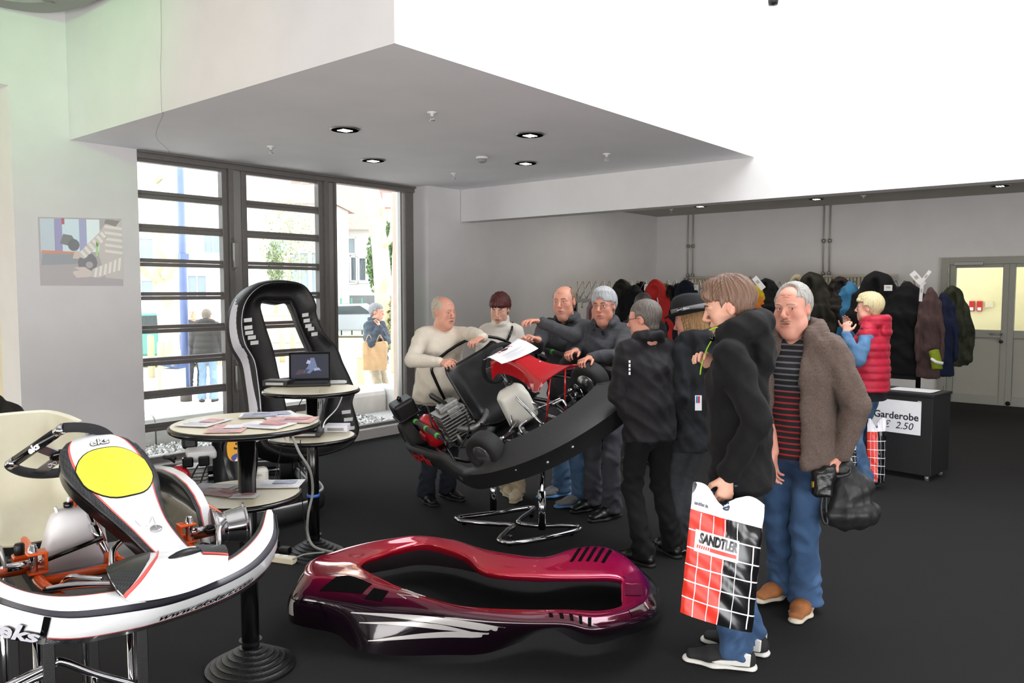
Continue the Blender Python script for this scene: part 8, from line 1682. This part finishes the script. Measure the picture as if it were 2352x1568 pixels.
def seven(t):
    text('number_print', '7', .16, mat('yellow_print', 'ded284', .5), t, basis((-.10, -.155, -.28), (1, 0, 0), (0, -.1, 1)), ext=.003)
def piping(t):
    for x in (-.05, .06): m = MB(); m.tube(smooth_path([(x, -.13, -.12), (x * 1.6, -.155, -.28), (x * 1.8, -.15, -.42)], 4), .006, 6); m.build('white_piping', PAPER, t, True)
coat('dark olive coat with a yellow 7 on the half empty rack', 'hoody', 1432, 8.5, 648, CG, .1, 1.0, seven); coat('black coat with a small white logo beside the coat marked 7', 'short', 1458, 8.42, 650, CB, -.2, 1.0); coat('black hooded coat left of the bright red coat', 'hoody', 1475, 8.6, 652, CB, .3, .9)
coat('bright red coat with white piping', 'hoody', 1508, 8.40, 648, CR, .15, .95, piping); coat('olive coat right behind the bright red one', 'short', 1528, 8.62, 646, CO, 0, .9); coat('grey-brown coat between the red coat and the navy one', 'slim', 1542, 8.5, 648, CDB, .2, .95); coat('navy coat above the black hat', 'short', 1556, 8.55, 645, CN, -.1, .9); coat('very dark navy hooded coat nearest the hoodie man on the half empty rack', 'hoody', 1578, 8.45, 650, cloth('coat_ink', '151a28'), .1, .95)
coat('red and yellow sports coat squeezed behind the cardigan man', 'slim', 1738, 10.4, 648, cloth('coat_sport_red', 'b92d22', noise=(3, .5), col2='d8c83a'), .2, .9); coat('black padded coat with a hood behind the grey-haired head', 'puffer', 1762, 10.5, 640, CB, 0, .9); coat('cream fleece coat peeping over the cardigan man\'s head', 'hoody', 1832, 10.6, 632, CF, .1, .8)
coat('bulky black-green hooded parka right of the cardigan man\'s head', 'parka', 1868, 10.35, 630, CG, -.1, 1.05); coat('orange-lined black coat behind the bulky parka', 'slim', 1892, 10.55, 648, COR, .2, .9); coat('brown-black quilted coat left of the blue one', 'puffer', 1930, 10.4, 638, CDB, .25, .95); coat('bright blue rain coat', 'slim', 1952, 10.36, 640, CBL, .1, 1.0)
coat('large black hooded coat behind the blonde woman', 'parka', 2018, 10.3, 632, CB, 0, 1.2); coat('long black coat with a blue collar on the end of the full rack', 'long', 2085, 10.25, 642, CB, .1, 1.05); coat('blue jacket shoulder showing between the two black coats', 'short', 2062, 10.5, 652, cloth('coat_royal', '23388a'), .3, .8)
coat('mauve-brown button coat at the end of the full rack', 'long', 2138, 10.2, 655, CM, .35, (.52, .9, 1.0)); coat('navy coat hanging right of the mauve-brown one', 'long', 2168, 10.3, 666, CN, .35, (.55, .9, .92)); coat('camouflage parka with fur-edged hood, last on the rack', 'parka', 2188, 10.45, 662, CC, .3, (.72, .9, .98))
p = onY(2150, 828, 9.95); t = thing('reflective_sleeve', 'high-visibility sleeve end with a white reflective band below the mauve coat', 'garment', tuple(p)); m = MB(); m.tube(smooth_path([onY(2145, 806, 10.0), onY(2150, 826, 9.97), onY(2153, 848, 9.95)], 4), .055, 12); m.build('sleeve', cloth('hi_vis', '8fa02a'), t, True, world=True)
m = MB(); m.tube(smooth_path([onY(2140, 824, 9.93), onY(2150, 831, 9.90), onY(2166, 834, 9.93)], 4), .018, 8); m.build('reflective_band', mat('reflective_tape', 'f2f4f8', .3), t, True, world=True)
def ticket(label, px, py, Y, ang, w=.075, h=.20):
    p = onY(px, py, Y); t = thing('cloakroom_tag', label, 'tag', tuple(p), (0, ang, .1), 'white number tags'); m = MB(); m.box((0, 0, 0), (w, .006, h)); m.build('card', PAPER, t); m = MB(); m.box((0, -.0045, h * .12), (w * .5, .003, h * .22)); m.build('printed_number', mat('tag_print', 'b9b6b4', .7), t)
ticket('white tag leaning left on the end post of the full rack', 2108, 640, 10.42, -.7); ticket('white tag leaning right on the end post of the full rack', 2124, 638, 10.42, .6, .04); ticket('white strip tag hanging below the end post of the full rack', 2116, 672, 10.05, .05, .035, .20)
ticket('white tag sticking up over the red and yellow coat', 1743, 650, 10.28, -.7); ticket('cream tag on the rack above the black hat', 1595, 660, 8.42, 0, .09, .06); ticket('grey tag on the bright red coat', 1486, 660, 8.30, .1, .07, .08); ticket('grey tag on the large black hooded coat', 2040, 661, 10.13, 0, .09, .07); ticket('small white tag beside the cardigan man\'s ear', 1852, 696, 10.18, 0, .05, .06)
# counter
ca = ground(2030, 1090); cb = ground(2137, 1108); cd_ = ground(2178, 1098); vx = unit(cb - ca); vy = np.array([-vx[1], vx[0], 0])
Wc = .62; Dc = .42; H_c = .76; cc = cb - vx * Wc / 2 + vy * Dc / 2
t = thing('counter', 'black box counter with a white price sign on its front', 'counter', (cc[0], cc[1], 0), (0, 0, math.atan2(vx[1], vx[0]))); CBK = mat('counter_black', '171719', .6, noise=(60, .2), bump=(200, .15))
m = MB(); m.box((0, 0, H_c / 2 + .02), (Wc, Dc, H_c - .06)); m.build('carcase', CBK, t, bevel=.004); m = MB(); m.box((0, 0, H_c - .0), (Wc + .02, Dc + .02, .025)); m.build('top', CBK, t, bevel=.003)
for x in (-.26, .26):
    for y in (-.16, .16): m = MB(); m.lathe([(.02, 0), (.02, .05)], 12, (x, y, 0)); m.build('foot', GREYMETAL, t, True)
s_ = thing('price_sign', 'white paper sign reading Garderobe 2.50 on the front of the black counter', 'sign', (cc[0], cc[1], .5), (0, 0, math.atan2(vx[1], vx[0])))
m = MB(); m.box((.0, -Dc / 2 - .003, .05), (.43, .003, .295)); m.build('paper', PAPER, s_); INK = mat('sign_ink', '26262c', .6)
text('sign_lettering', 'Garderobe', .088, INK, s_, basis((.0, -Dc / 2 - .0052, .055), (1, 0, 0), (0, 0, 1)), off=.0016); text('sign_price', '\u20ac  2.50', .088, INK, s_, basis((.02, -Dc / 2 - .0052, -.03), (1, 0, 0), (0, 0, 1)), shear=.25)
for dx in (-.20, .20): m = MB(); m.box((dx, -Dc / 2 - .005, .20), (.03, .002, .015)); m.build('tape', mat('clear_tape', 'd8d4c8', .3), s_)
t = thing('paper_pad', 'white paper sheets lying on the black counter top', 'paper', (cc[0] + vx[0] * .06, cc[1] + vx[1] * .06, H_c + .014), (0, 0, math.atan2(vx[1], vx[0]) + .05))
for k in range(3): m = MB(); m.box((.01 * k, .004 * k, .002 + .002 * k), (.36, .22, .0015)); m.build('sheet', PAPER, t)
